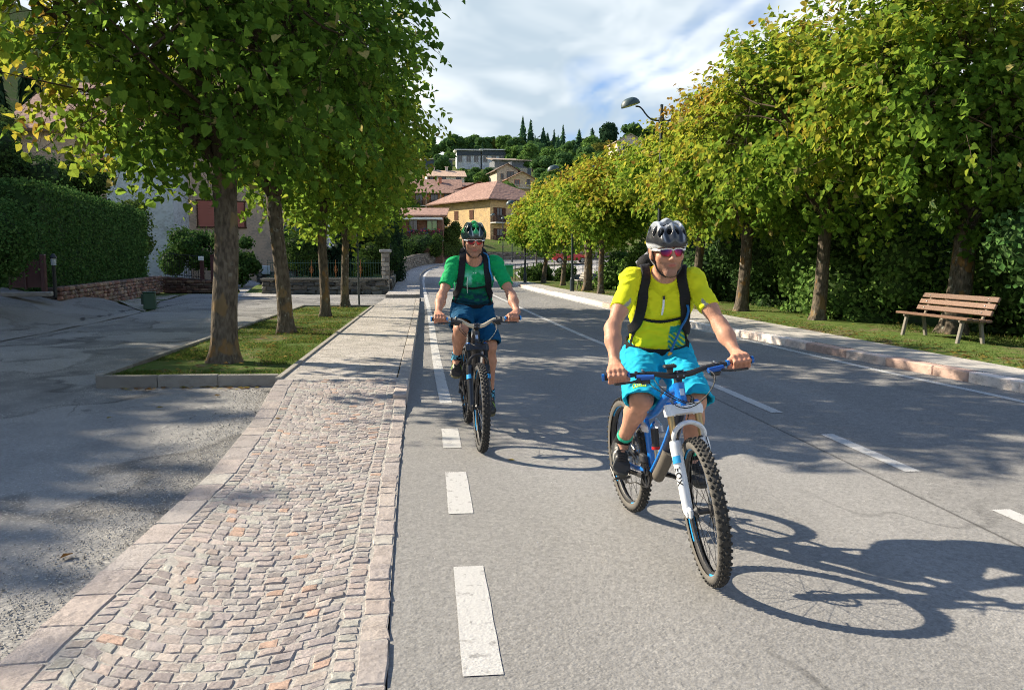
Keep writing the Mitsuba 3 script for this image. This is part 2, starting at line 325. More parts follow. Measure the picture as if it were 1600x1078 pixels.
# ---- the old side street on the left
def old_fn(p, n, uv):
    f = mikit.noise(p.x * 130, p.y * 130, 0.5); g = mikit.noise(p.x * 42, p.y * 42, 3.5); w = mikit.fbm(p.x * 0.9, p.y * 0.9, 5.5, 4)
    c = mikit.mix((0.12, 0.12, 0.118), (0.30, 0.295, 0.285), 0.5 * f + 0.5 * g) * (0.75 + 0.5 * w)
    near = mikit.smoothstep(8.5, 4.0, p.y) * mikit.smoothstep(-3.6, -2.0, p.x + 0.8 * (w - 0.5))
    worn = mikit.smoothstep(0.40, 0.62, mikit.fbm(p.x * 1.6 + 3, p.y * 1.1, 1.5, 4)) * mikit.smoothstep(-1.5, -2.2, p.x) + near
    grit = mikit.smoothstep(0.55, 0.72, mikit.noise(p.x * 85, p.y * 85, 9.5))
    old = mikit.smoothstep(0.50, 0.53, mikit.fbm(p.x * 0.42 + 5, p.y * 0.36 + 1, 61.5, 4)); c = c * (1 - 0.30 * old)
    rim = mikit.smoothstep(0.018, 0.004, dr.abs(mikit.fbm(p.x * 0.42 + 5, p.y * 0.36 + 1, 61.5, 4) - 0.515)); c = c * (1 - 0.45 * rim)
    c = mikit.mix(c, mikit.mix((0.20, 0.195, 0.185), (0.46, 0.445, 0.415), mikit.noise(p.x * 110, p.y * 110, 4.5)), dr.clip(worn, 0, 1) * (0.25 + 0.6 * grit))
    edge = mikit.smoothstep(-7.9, -9.2, p.x + 2.4 * (w - 0.5))
    c = mikit.mix(c, mikit.mix((0.15, 0.14, 0.125), (0.36, 0.335, 0.30), mikit.noise(p.x * 50, p.y * 50, 2.5)), edge * (0.3 + 0.7 * grit))
    bnd = dr.exp(-dr.square((p.x + 8.35 + 1.5 * (w - 0.5) - 0.02 * (p.y - 12)) / 0.5)) * mikit.smoothstep(8.0, 10.0, p.y)
    c = mikit.mix(c, mikit.mix((0.12, 0.115, 0.105), (0.50, 0.475, 0.43), mikit.noise(p.x * 34, p.y * 34, 2.5)), dr.clip(bnd * (0.35 + 0.8 * grit), 0, 1))
    c = c * (1 - 0.7 * mikit.smoothstep(0.10, 0.03, dr.abs(p.x + 8.75 + 1.3 * (w - 0.5) - 0.02 * (p.y - 12))) * mikit.smoothstep(0.35, 0.6, mikit.noise(p.x * 0.5, p.y * 1.3, 8.5)) * mikit.smoothstep(8.0, 10.0, p.y))
    d1, d2, _ = mikit.voronoi(p.x * 0.55 + 0.35 * (mikit.noise(p.x * 4, p.y * 4, 1.5) - 0.5), p.y * 0.42 + 0.35 * (mikit.noise(p.x * 4, p.y * 4, 6.5) - 0.5))
    crack = mikit.smoothstep(0.020, 0.004, d2 - d1) * 0.6 * mikit.smoothstep(-1.9, -2.6, p.x) * mikit.smoothstep(0.55, 0.75, mikit.fbm(p.x * 0.8, p.y * 0.8, 14.5, 3))
    return c * (1 - 0.72 * crack)
material('old_asphalt', bump(two({'type': 'principled', 'base_color': mikit.proc(old_fn), 'roughness': 0.88, 'specular': 0.25}),
         lambda p, n, uv: 0.006 * mikit.noise(p.x * 85, p.y * 85, 0.5) + 0.02 * mikit.fbm(p.x * 12, p.y * 12, 2.5, 3), 1.0, 3e-3), vc=False)
def fine(poly, z, step=0.5, amp=0.0, sc=1.0):
    """a gently uneven sheet: triangulated polygon on a grid"""
    x0, y0, x1, y1 = poly.bounds
    v, f = sheet(poly.segmentize(step), z).vertices, None
    xs, yy = np.meshgrid(np.arange(x0, x1, step), np.arange(y0, y1, step), indexing='ij')
    from shapely import contains_xy
    keep = contains_xy(poly.buffer(-step * .4), xs.ravel(), yy.ravel())
    p = np.vstack([A(poly.segmentize(step).exterior.coords)[:-1], np.c_[xs.ravel()[keep], yy.ravel()[keep]]])
    from scipy.spatial import Delaunay
    t = Delaunay(p).simplices; c = p[t].mean(1); t = t[contains_xy(poly, c[:, 0], c[:, 1])]
    a, b = p[t[:, 1]] - p[t[:, 0]], p[t[:, 2]] - p[t[:, 0]]
    t = np.where((a[:, 0] * b[:, 1] - a[:, 1] * b[:, 0] < 0)[:, None], t[:, ::-1], t)
    h = amp * (nfbm(np.c_[p * sc, p[:, :1] * 0], 3, 9) - .5) if amp else 0 * p[:, 0]
    return TM(np.c_[p, z + h], t)
street = Polygon([(-1.60, -9), (-1.60, 3), (-1.56, 5.7), (-1.70, 9.3), (-1.78, 9.78), (-3.98, 9.95), (-3.75, 24.7), (-1.55, 24.4), (-.235, 29.1), (-.29, 32.0), (-1.75, 34.8), (-10.5, 36.6), (-9.6, 30), (-8.2, 24), (-8.5, 19), (-14, 16.5), (-34, 14), (-34, -9)])
put('side_street', fine(street, -.012, .45, .03, .5), mat='old_asphalt', smooth=True, kind='structure')
apron = fine(Polygon([(-7.9, 8.9), (-7.9, 18), (-8.0, 22), (-8.2, 24), (-9.0, 25.2), (-13, 30), (-18, 31), (-24, 27), (-24, 8.9)]), 0, .5)
v = apron.vertices.copy(); v[:, 2] = hz(v[:, 0], v[:, 1]) + .005 + .012 * sst(-8.4, -9, v[:, 0]) + .05 * (nfbm(np.c_[v[:, :2] * .8, v[:, :1] * 0], 3, 2) - .5)
put('driveway', TM(v, apron.faces), mat='old_asphalt', smooth=True, kind='structure')
gravel = fine(Polygon([(-8.2, 24.2), (-9.0, 25.3), (-10.5, 28), (-11.5, 33), (-10.6, 36), (-9.6, 30)]), 0, .5)
v = gravel.vertices.copy(); v[:, 2] = hz(v[:, 0], v[:, 1]) + .004
def gravel_fn(p, n, uv):
    g = mikit.noise(p.x * 38, p.y * 38, 1.5); h = mikit.fbm(p.x * 1.1, p.y * 1.1, 3.5, 3)
    return mikit.mix(mikit.mix((0.16, 0.14, 0.115), (0.40, 0.37, 0.32), g), (0.07, 0.10, 0.03), mikit.smoothstep(0.5, 0.6, h))
material('gravel_mat', bump(two({'type': 'principled', 'base_color': mikit.proc(gravel_fn), 'roughness': 0.9}), lambda p, n, uv: 0.02 * mikit.noise(p.x * 40, p.y * 40, 1.5), 1.0, 4e-3), vc=False)
put('gravel', TM(v, gravel.faces), mat='gravel_mat', smooth=True, kind='structure')

# ---- the cobbled ramp: bed, border stones, cobbles laid in arcs
def ramp_z(x, y): return 0.006 + 0.115 * sst(7.3, 9.35, y)
bx0 = lambda y: np.interp(y, [-4, 3, 5.7, 9.4], [-1.60, -1.62, -1.55, -1.74])
bed = fine(Polygon([(bx0(-1), -1), (bx0(5.7), 5.7), (bx0(9.42), 9.42), (-.24, 9.42), (-.216, 5.6), (-.17, 2.7), (-.12, -1)]), 0, .2)
v = bed.vertices.copy(); v[:, 2] = ramp_z(v[:, 0], v[:, 1]) + .004
put('cobbled_pavement', TM(v, bed.faces), mat='gravel_mat' if False else 'joint_sand', smooth=True, kind='structure') if False else None
material('joint_sand', bump(two({'type': 'principled', 'base_color': mikit.proc(lambda p, n, uv: mikit.mix((0.20, 0.188, 0.172), (0.42, 0.40, 0.37), mikit.fbm(p.x * 60, p.y * 60, 0.5, 2))), 'roughness': 0.95}),
         lambda p, n, uv: 0.006 * mikit.noise(p.x * 90, p.y * 90, 0.5), 1.0, 2e-3), vc=False)
paving = put('cobbled_pavement', TM(v, bed.faces), mat='joint_sand', smooth=True, kind='structure')

POR = [lin(162, 153, 150), lin(153, 146, 145), lin(167, 157, 152), lin(146, 138, 137), lin(160, 155, 152), lin(168, 159, 152), lin(143, 138, 137), lin(160, 148, 142)]
def stone_color(r, warm=.03):
    if r.random() < warm: c = lin(176, 150, 134)
    elif r.random() < .10: c = lin(164, 163, 156)
    else: c = POR[r.integers(len(POR))]
    return c * r.uniform(.80, 1.06)
def stone(quad, zf, h=.016, ch=.008, jit=.006, r=rng, drop=.03, mid=True):
    """a hewn stone: an irregular quad outline with a chamfered, slightly tilted and domed top"""
    q = A(quad, float); c = q.mean(0); e = []
    for k in range(4):
        e.append(q[k]); 
        if mid: e.append((q[k] + q[(k + 1) % 4]) / 2)
    e = A(e) + r.normal(0, jit, (len(e), 2)); e = c + (e - c) * .99; n = len(e)
    inner = c + (e - c) * (1 - ch / np.maximum(np.linalg.norm(e - c, axis=1, keepdims=True), .02))
    tilt = r.normal(0, .011, 2); dh = h + r.normal(0, .0016)
    zt = lambda p: zf(p[:, 0], p[:, 1]) + dh + (p - c) @ tilt
    v = np.vstack([np.c_[e, zf(e[:, 0], e[:, 1]) - drop], np.c_[e, zt(e) - .006], np.c_[inner, zt(inner) + r.normal(0, .0012, n)], np.r_[c, zt(c[None])[0] + .002][None]])
    j = np.arange(n); k = (j + 1) % n
    return TM(v, np.vstack([quads(np.stack([j, k, k + n, j + n], 1)), quads(np.stack([j + n, k + n, k + 2 * n, j + 2 * n], 1)), np.stack([j + 2 * n, k + 2 * n, j * 0 + 3 * n], 1)]))
srng = np.random.default_rng(21)
xl = lambda y: bx0(y) + .19          # inner edge of the left border slabs
xr = lambda y: np.interp(y, [-1, 2.7, 5.6, 9.4], [-.245, -.28, -.335, -.36])   # inner edge of the right border slabs
kx = lambda y: KLx(y)
slabs = []
for side in (0, 1):
    y = -.4
    while y < (9.35 if side == 0 else 8.25):
        L = srng.uniform(.24, .46) if side == 0 else srng.uniform(.13, .36)
        y2 = min(y + L, 9.38 if side == 0 else 8.3)
        if side == 0: q = [(bx0(y) + .004, y + .004), (xl(y) - .004, y + .004), (xl(y2) - .004, y2 - .004), (bx0(y2) + .004, y2 - .004)]
        else: q = [(xr(y) + .006, y + .004), (kx(y) - .003, y + .004), (kx(y2) - .003, y2 - .004), (xr(y2) + .006, y2 - .004)]
        m = stone(q, ramp_z, .0095, .006, .004, srng, .1)
        put('border_slab', m, (stone_color(srng, .02) * .6 + lin(166, 158, 153) * .4), 'stone', paving, smooth=28)
        y = y2
cob = []
# a straight course along each border
for side in (0, 1):
    for course in range(1 if side == 0 else 1):
        y = 0.2
        while y < 9.3:
            L = srng.uniform(.062, .088); w = .088; g = .0055
            a = (lambda t: xl(t)) if side == 0 else (lambda t: xr(t) - w)
            cob.append([(a(y) + g, y + g), (a(y) + w - g, y + g), (a(y + L) + w - g, y + L - g), (a(y + L) + g, y + L - g)]); y += L
# the arcs: rows that sag towards the near end, centred right of the middle
RAD, XC = .80, -.82
def arc_y(s, y0): return y0 + RAD - math.sqrt(max(RAD * RAD - s * s, .03))
row = -.75
row = -1.2
while row < 9.35:
    wrow = srng.uniform(.064, .077)
    s = -.80 + srng.uniform(0, .05)
    while s < .62:
        L = srng.uniform(.066, .094); s2 = s + L; ok = True
        q = []
        for ss, rr in ((s, 0), (s2, 0), (s2, 1), (s, 1)):
            y = arc_y(ss, row + rr * wrow); x = XC + ss
            q.append([x, y])
        q = A(q); cx, cy = q.mean(0)
        lo, hi = xl(cy) + .091, xr(cy) - .091
        if cx > lo + .015 and cx < hi - .015 and .15 < cy < 9.34:
            q[:, 0] = np.clip(q[:, 0], lo, hi)
            if cx - L < lo + .01: q[[0, 3], 0] = lo
            if cx + L > hi - .01: q[[1, 2], 0] = hi
            if np.ptp(q[:, 0]) > .03:
                c = q.mean(0); q = c + (q - c) * (1 - 2 * .0040 / np.maximum(np.ptp(q, axis=0), .03)); cob.append(q)
        s = s2
    row += wrow
cob = [c for c in cob if np.mean(A(c)[:, 1]) > 1.95]
order = np.argsort([np.mean(A(c)[:, 1]) for c in cob])
rest, restc = [], []
for k, o in enumerate(order):
    m = stone(cob[o], ramp_z, .0078, .0055, .0034, srng); c = stone_color(srng)
    if k < 298: put('cobble', m, c, 'stone', paving, smooth=28)
    else: rest.append(m); restc.append(np.broadcast_to(c, (len(m.vertices), 3)))
put('cobbles', cat(rest), np.vstack(restc), 'stone', paving, smooth=28, kind='stuff')

# ---- raised pavement on the left: tiles laid across, kerbstones, then its second stretch beyond the side street
def tile_fn(p, n, uv):
    row = dr.floor(p.y / 0.105); xo = p.x + 0.5 * 0.21 * (row - 2 * dr.floor(row / 2)) + 0.09 * mikit.cell_rand(row, 3, 1); col = dr.floor(xo / 0.21)
    fy = p.y / 0.105 - row; fx = xo / 0.21 - col
    joint = dr.maximum(mikit.smoothstep(0.10, 0.03, dr.minimum(fy, 1 - fy)), mikit.smoothstep(0.05, 0.015, dr.minimum(fx, 1 - fx)))
    t = mikit.cell_rand(row, col, 5); w = mikit.fbm(p.x * 1.5, p.y * 1.1, 2.5, 3); f = mikit.noise(p.x * 90, p.y * 90, 1.5)
    c = mikit.mix((0.27, 0.255, 0.235), (0.40, 0.375, 0.35), t) * (0.72 + 0.4 * w + 0.2 * f)
    return c * (1 - 0.38 * joint)
material('tiles', bump(two({'type': 'principled', 'base_color': mikit.proc(tile_fn), 'roughness': 0.8, 'specular': 0.3}), lambda p, n, uv: 0.004 * mikit.fbm(p.x * 50, p.y * 50, 0.5, 2), 1.0, 3e-3), vc=False)
y1 = np.linspace(9.40, 29.0, 50)
pv = put('pavement', ribbon(np.c_[np.interp(y1, [9.4, 24, 29], [-1.74, -1.62, -1.50]), y1, y1 * 0 + .12], np.c_[KLx(y1) - .15, y1, y1 * 0 + .12]), mat='tiles', smooth=True, kind='structure')
put('end_riser', TM([(-1.50, 29.0, -.05), (-.225, 29.0, -.05), (-.225, 29.0, .119), (-1.50, 29.0, .119)], [[0, 2, 1], [0, 3, 2]]), (.25, .24, .22), 'stone', pv, False)
put('edge_strip', cat([tube([(-1.75, 9.45, .10), (-1.63, 24.3, .10)], .062, 4, flat=(1, .7))]), lin(150, 146, 138), 'stone', pv, 20)
def kerbstones(parent, edge, y0, y1, lo, hi, w, h, zb, cols, sgn, r):
    y = y0
    while y < y1:
        L = r.uniform(lo, hi); y2 = min(y + L, y1); g = .004
        xa, xb = float(edge(y)), float(edge(y2)); c = A([(xa + xb) / 2 + sgn * w / 2, (y + y2) / 2, zb + h / 2 - .04])
        L2 = math.hypot(xb - xa, y2 - y) - 2 * g
        m = cbox((0, 0, 0), (w, L2, h + .08), .012); m = TM(m.vertices + r.normal(0, .0025, m.vertices.shape), m.faces)
        put('kerbstone', mv(m, c, -math.atan2(xb - xa, y2 - y)), cols[r.integers(len(cols))] * r.uniform(.88, 1.1), 'stone', parent, smooth=20)
        y = y2
kerbstones(pv, KLx, 8.31, 9.4, .5, .6, .145, .115, 0, [lin(178, 166, 158)], -1, srng)
kerbstones(pv, KLx, 9.4, 29, .75, 1.1, .145, .122, 0, [lin(172, 166, 158), lin(160, 154, 148), lin(178, 168, 160)], -1, srng)
def offset(pl, d):
    t = np.gradient(pl, axis=0); t /= np.linalg.norm(t, axis=1, keepdims=True); return pl + np.c_[t[:, 1], -t[:, 0]] * d
far = left_edge[left_edge[:, 1] >= 32.0]
pl = [offset(far, -.15), offset(far, -1.35)]
pv2 = put('pavement', ribbon(z3(pl[1], .12), z3(pl[0], .12)), mat='tiles', smooth=True, kind='structure')
put('kerb', cat(ribbon(z3(pl[0], .124), z3(far, .124)), ribbon(z3(far, .124), z3(far, -.03))), lin(160, 155, 148), 'stone', pv2, 20)
put('end_riser', TM([(-1.65, 32.0, -.05), (-.3, 32.0, -.05), (-.3, 32.0, .119), (-1.65, 32.0, .119)], [[0, 1, 2], [0, 2, 3]]), (.25, .24, .22), 'stone', pv2, False)

# ---- pavement and kerb on the right
ky = np.linspace(-6, 50, 113); kr = np.c_[KRx(ky), ky]
rb = PchipInterpolator([-6, 9.4, 12, 16, 21.6, 30, 38, 50], [8.0, 7.55, 7.5, 7.48, 7.42, 7.0, 6.35, 6.25])
def pave_fn(p, n, uv):
    f = mikit.noise(p.x * 120, p.y * 120, 0.5); w = mikit.fbm(p.x * 0.9, p.y * 0.6, 2.5, 3)
    return mikit.mix((0.22, 0.212, 0.20), (0.40, 0.385, 0.36), 0.6 * f + 0.4 * mikit.noise(p.x * 45, p.y * 45, 3.5)) * (0.82 + 0.36 * w)
material('concrete', bump(two({'type': 'principled', 'base_color': mikit.proc(pave_fn), 'roughness': 0.85, 'specular': 0.25}), lambda p, n, uv: 0.003 * mikit.noise(p.x * 90, p.y * 90, 0.5), 1.0, 2e-3), vc=False)
pr_ = put('pavement', ribbon(np.c_[kr[:, 0] + .2, ky, ky * 0 + .128], np.c_[rb(ky), ky, ky * 0 + .128]), mat='concrete', smooth=True, kind='structure')
kcols = [lin(232, 222, 214), lin(214, 198, 188), lin(192, 164, 150), lin(238, 234, 228), lin(222, 210, 200), lin(232, 226, 220)]
kerbstones(pr_, KRx, 5.5, 26, .55, 1.25, .2, .128, 0, kcols, 1, srng)
kerbstones(pr_, KRx, 26, 50, 1.6, 2.4, .2, .128, 0, kcols, 1, srng)

# ---- verges: the grass island with its kerb on the left, the grass strip on the right
island = [(-1.80, 9.80), (-1.68, 24.2), (-3.72, 24.6), (-3.93, 9.92)]
vg = fine(Polygon(island), .095, .25, .05, 1.2)
ver = put('grass_verge', vg, mat='turf', smooth=True, kind='structure')
def edging(p0, p1, n, w=.09, h=.14):
    p0, p1 = A(p0, float), A(p1, float)
    for k in range(n):
        a, b = p0 + (p1 - p0) * k / n, p0 + (p1 - p0) * (k + 1) / n; d = b - a; L = np.linalg.norm(d)
        m = cbox((0, 0, 0), (w, L - .006, h + .1), .008); m = TM(m.vertices + srng.normal(0, .002, m.vertices.shape), m.faces)
        put('edging_stone', mv(m, (*((a + b) / 2), h / 2 - .05), -math.atan2(d[0], d[1])), lin(128, 126, 120) * srng.uniform(.8, 1.1), 'stone', ver, 20)
edging((-3.93, 9.88), (-1.80, 9.78), 3); edging((-3.95, 9.98), (-3.74, 24.6), 15); edging((-3.72, 24.62), (-1.68, 24.25), 2)
yr = np.linspace(-6, 50, 60)
v2 = ribbon(np.c_[rb(yr), yr, yr * 0 + .125], np.c_[rb(yr) + 1.2, yr, yr * 0 + .16])
v3 = ribbon(np.c_[rb(yr) + 1.2, yr, yr * 0 + .16], np.c_[rb(yr) + 3.4 , yr, yr * 0 + .06]); v4 = ribbon(np.c_[rb(yr) + 3.4, yr, yr * 0 + .06], np.c_[rb(yr) + 6.5, yr, yr * 0 - .7])
put('grass_verge', cat(v2, v3, v4), mat='turf', smooth=True, kind='structure')

def blades(xy, zf, h, wid, cols, r):
    n = len(xy); a = r.uniform(0, 2 * np.pi, n); hh = r.uniform(.5, 1.2, n) * h; lean = r.normal(0, .5, (n, 2)) * hh[:, None]
    z = zf(xy[:, 0], xy[:, 1]); w = wid * r.uniform(.6, 1.3, n)
    p0 = np.c_[xy[:, 0] - w * np.cos(a), xy[:, 1] - w * np.sin(a), z]; p1 = np.c_[xy[:, 0] + w * np.cos(a), xy[:, 1] + w * np.sin(a), z]; p2 = np.c_[xy + lean, z + hh]
    c = cols[r.integers(0, len(cols), n)] * r.uniform(.7, 1.2, (n, 1))
    return TM(np.stack([p0, p1, p2], 1).reshape(-1, 3), np.arange(3 * n).reshape(-1, 3)), np.repeat(c, 3, 0)
GC = A([(.06, .12, .02), (.085, .15, .03), (.12, .17, .04), (.19, .18, .06), (.07, .10, .025)])
def scatter(n, x0, x1, y0, y1, r, thr=.45, sc=1.4, pw=1.6):
    y = y0 + (y1 - y0) * r.random(n * 2) ** pw; x = r.uniform(0, 1, n * 2); x = x0(y) + (x1(y) - x0(y)) * x
    k = nfbm(np.c_[x * sc, y * sc, x * 0], 3, 4) + r.normal(0, .07, len(x)) > thr
    return np.c_[x, y][k][:n]
gr = np.random.default_rng(5)
xy = scatter(26000, lambda y: -3.85 + 0 * y, lambda y: -1.82 + 0 * y, 9.95, 24.1, gr, .46)
bm, bc = blades(xy, lambda x, y: 0 * x + .088 , .045, .006, GC, gr)
xy = scatter(17000, lambda y: rb(y) + .05, lambda y: rb(y) + 3.0, 7.5, 42, gr, .47, 1.1)
bm2, bc2 = blades(xy, lambda x, y: .12 + 0 * x, .06, .008, GC, gr)
put('grass', cat(bm, bm2), np.vstack([bc, bc2]), 'leaf', None, False, 'short patchy grass growing on the verges beside the road', 'grass', None, 'stuff')

# fallen leaves: a thin litter on the verges, and single leaves on the asphalt
FL = A([(.26, .16, .05), (.32, .24, .06), (.20, .11, .04), (.38, .30, .09)])
def flat_leaves(xy, z, size, r):
    n = len(xy); a = r.uniform(0, 2 * np.pi, n); s = size * r.uniform(.6, 1.2, n); ca, sa = np.cos(a), np.sin(a); out = []
    for u_, w_, h_ in ((-.5, 0, .003), (-.1, .42, .012), (.6, 0, .005), (-.1, -.42, .010)): out.append(np.c_[xy[:, 0] + s * (u_ * ca - w_ * sa), xy[:, 1] + s * (u_ * sa + w_ * ca), z + h_ * r.uniform(.3, 1.3, n)])
    v = np.stack(out, 1).reshape(-1, 3); k = np.arange(n)[:, None] * 4
    return TM(v, np.vstack([k + [0, 2, 1], k + [0, 3, 2]])), np.repeat(FL[r.integers(0, 4, n)] * r.uniform(.7, 1.2, (n, 1)), 4, 0)
y = 9 + 28 * gr.random(900) ** 1.4; xr_ = rb(y) + np.abs(gr.normal(0, .9, 900)) - .05
y2 = gr.uniform(10.1, 24, 420); x2 = np.where(gr.random(420) < .5, -2.75 + gr.normal(0, .35, 420), gr.uniform(-3.8, -1.9, 420))
m1, c1 = flat_leaves(np.c_[xr_, y], np.full(900, .145), .08, gr); m2, c2 = flat_leaves(np.c_[x2, y2], np.full(420, .125), .075, gr)
x3 = gr.uniform(-3.6, -2.0, 60); m3, c3 = flat_leaves(np.c_[x3, 9.78 - np.abs(gr.normal(0, .10, 60))], np.full(60, .0), .07, gr)
put('leaf_litter', cat(m1, m2, m3), np.vstack([c1, c2, c3]), 'leaf', None, False, 'dry brown and yellow leaves littering the verges under the lindens', 'leaf litter', None, 'stuff')
for k, (x, y, lb) in enumerate([(-1.86, 4.18, 'pale yellow leaf lying on the old asphalt beside the left border slabs'), (-2.75, 8.4, 'brown leaf on the shaded side street before the grass verge'), (-3.05, 7.9, 'small yellow leaf on the shaded side street left of the cobbles'), (-2.35, 9.1, 'curled brown leaf close to the edging stones'), (.62, 5.9, 'tiny brown twig leaf on the road by the short white dashes'), (-1.42, 7.6, 'dry leaf caught on the left border slabs')]):
    m, c = flat_leaves(A([[x, y]]), float(ramp_z(x, y)) + .012 if x > -1.7 and x < -.2 else .003, .075, gr); put('fallen_leaf', m, c, 'leaf', None, False, lb, 'leaf')

# loose grit broken out of the old asphalt along the cobbles
n = 5200; y = 2.3 + 7.3 * gr.random(n) ** 1.25; x = bx0(y) - .03 - np.abs(gr.normal(0, .32, n)); s_ = gr.uniform(.0025, .0075, n) * (1 + .8 * (gr.random(n) < .05))
o6 = A([[1, 0, 0], [-1, 0, 0], [0, 1, 0], [0, -1, 0], [0, 0, .7], [0, 0, -.7]]); f8 = A([[0, 2, 4], [2, 1, 4], [1, 3, 4], [3, 0, 4], [2, 0, 5], [1, 2, 5], [3, 1, 5], [0, 3, 5]])
v = np.c_[x, y, np.full(n, -.004)][:, None] + o6[None] * s_[:, None, None] * gr.uniform(.6, 1.3, (n, 6, 1)); cg = np.repeat(A([[.30, .29, .27]]) * gr.uniform(.5, 1.5, (n, 1)), 6, 0)
put('gravel', TM(v.reshape(-1, 3), (f8[None] + (np.arange(n) * 6)[:, None, None]).reshape(-1, 3)), cg, 'matte', None, False, 'loose grey grit scattered along the left edge of the cobbles', 'gravel', None, 'stuff')
# ================================================================ foliage generators
def leafset(pos, nrm, size, cols, r, aspect=1.25, bend=.25, shape='quad', spread=.6, colvar=.22):
    """many small folded leaves (or leaf sprays) at pos, facing loosely along nrm; returns mesh, colours"""
    n = len(pos); d = nrm + r.normal(0, spread, (n, 3)); d /= np.linalg.norm(d, axis=1, keepdims=True) + 1e-9
    a = np.cross(d, r.normal(0, 1, (n, 3))); a /= np.linalg.norm(a, axis=1, keepdims=True) + 1e-9; b = np.cross(d, a)
    s = (np.broadcast_to(size, (n,)) * r.uniform(.65, 1.3, n))[:, None]
    L, W = s * aspect, s
    c = np.asarray(cols); c = (c[r.integers(0, len(c), n)] if c.shape[0] != n or c.ndim == 1 else c) * r.uniform(1 - colvar, 1 + colvar, (n, 1))
    if shape == 'quad':
        v = np.stack([pos - a * L * .5, pos + b * W * .5 + d * s * bend * .5, pos + a * L * .5 - d * s * bend * .4, pos - b * W * .5 + d * s * bend * .5], 1)
        f = A([[0, 1, 2], [0, 2, 3]]); k = 4
    else:   # heart-shaped leaf with a raised fold along its midrib
        v = np.stack([pos - a * L * .42 - d * s * .03, pos - a * L * .50 + b * W * .22, pos - a * L * .22 + b * W * .52 + d * s * bend * .5, pos + a * L * .16 + b * W * .36 + d * s * bend * .4, pos + a * L * .56 - d * s * bend * .5,
                      pos + a * L * .16 - b * W * .36 + d * s * bend * .4, pos - a * L * .22 - b * W * .52 + d * s * bend * .5, pos - a * L * .50 - b * W * .22], 1)
        f = A([[0, 2, 1], [0, 3, 2], [0, 4, 3], [0, 5, 4], [0, 6, 5], [0, 7, 6]]); k = 8
    return TM(v.reshape(-1, 3), (f[None] + (np.arange(n) * k)[:, None, None]).reshape(-1, 3)), np.repeat(c, k, 0)
def sphere_pts(n, r):
    v = r.normal(0, 1, (n, 3)); return v / np.linalg.norm(v, axis=1, keepdims=True)
def lobes_points(lobes, n, r, inner=.75):
    """points in the outer part of a cluster of ellipsoids (c, radii), none buried deep in another"""
    c = A([l[0] for l in lobes], float); q = A([np.broadcast_to(l[1], 3) for l in lobes], float)
    w = (q.prod(1)) ** (2 / 3); k = r.choice(len(lobes), int(n * 1.9), p=w / w.sum())
    u = sphere_pts(len(k), r); p = c[k] + u * q[k] * (r.uniform(inner ** 3, 1, len(k)) ** (1 / 3))[:, None]
    deep = (np.linalg.norm((p[:, None] - c[None]) / q[None], axis=2) < inner * .82).any(1)
    p, u = p[~deep][:n], u[~deep][:n]
    return p, u
def icore(lobes, f=.8, sub=1):
    s = trimesh.creation.icosphere(subdivisions=sub)
    return cat([TM(s.vertices * (A(np.broadcast_to(q, 3)) * f) + A(c), s.faces) for c, q in lobes])
def rand_lobes(r, n, rad, zc, zr, lr):
    out = []
    for k in range(n):
        a = r.uniform(0, 2 * np.pi); t = math.sqrt(r.random()); z = r.uniform(-1, 1)
        out.append(((rad * t * math.cos(a) * math.sqrt(1 - .6 * z * z), rad * t * math.sin(a) * math.sqrt(1 - .6 * z * z), zc + zr * z), lr * r.uniform(.7, 1.2) * A([1, 1, .85])))
    return out
G_DARK = A([(.030, .062, .022), (.042, .082, .028), (.054, .098, .030)])
G_MID = A([(.058, .112, .028), (.078, .142, .034), (.098, .158, .040)])
G_LIGHT = A([(.085, .150, .035), (.11, .175, .04), (.14, .19, .05)])
G_GOLD = A([(.20, .17, .03), (.15, .15, .035), (.25, .19, .04)])
G_CONI = A([(.024, .054, .028), (.032, .066, .034), (.042, .080, .038)])
G_HEDGE = A([(.056, .128, .036), (.076, .155, .044), (.104, .185, .056)])

def broad_far(seed, cols, n=800):
    r = np.random.default_rng(seed); lb = rand_lobes(r, 11, .25, .60, .26, .19)
    p, u = lobes_points(lb, n, r, .8); m, c = leafset(p, u, .062, cols, r)
    core = icore(lb, .84); return cat(m, core), np.vstack([c, np.broadcast_to(cols[0] * .8, (len(core.vertices), 3))])
def conifer_far(seed, cols, slim=.17, tiers=18):
    r = np.random.default_rng(seed); vs, fs, cs = [], [], []
    for t in range(tiers):
        z = .12 + .86 * (t / tiers) ** .9; R = slim * (1 - (z - .12) / .90) ** .8 * r.uniform(.75, 1.15)
        for k in range(9):
            a = r.uniform(0, 2 * np.pi); L = R * r.uniform(.6, 1.2); ca, sa = math.cos(a), math.sin(a); w = L * .35 + .012
            zz = z + r.uniform(-.02, .02); n0 = len(vs) * 1
            q = [(0, 0, zz + .03), (ca * L * .6 - sa * w * .5, sa * L * .6 + ca * w * .5, zz - .005), (ca * L, sa * L, zz - .035 - L * .1), (ca * L * .6 + sa * w * .5, sa * L * .6 - ca * w * .5, zz - .005)]
            b = len(vs); vs += q; fs += [(b, b + 1, b + 2), (b, b + 2, b + 3)]; cs += [cols[r.integers(len(cols))] * r.uniform(.75, 1.25)] * 4
    core = tube([(0, 0, .1), (0, 0, .5), (0, 0, .99)], [slim * .5, slim * .33, .004], 7)
    return cat(TM(vs, fs), core), np.vstack([A(cs), np.broadcast_to(cols[0] * .8, (len(core.vertices), 3))])
def trunk_far(): return tube([(0, 0, -.06), (0, 0, .2), (.01, 0, .6)], [.026, .02, .008], 6)
BARKC = (.09, .075, .06)
_far = {}
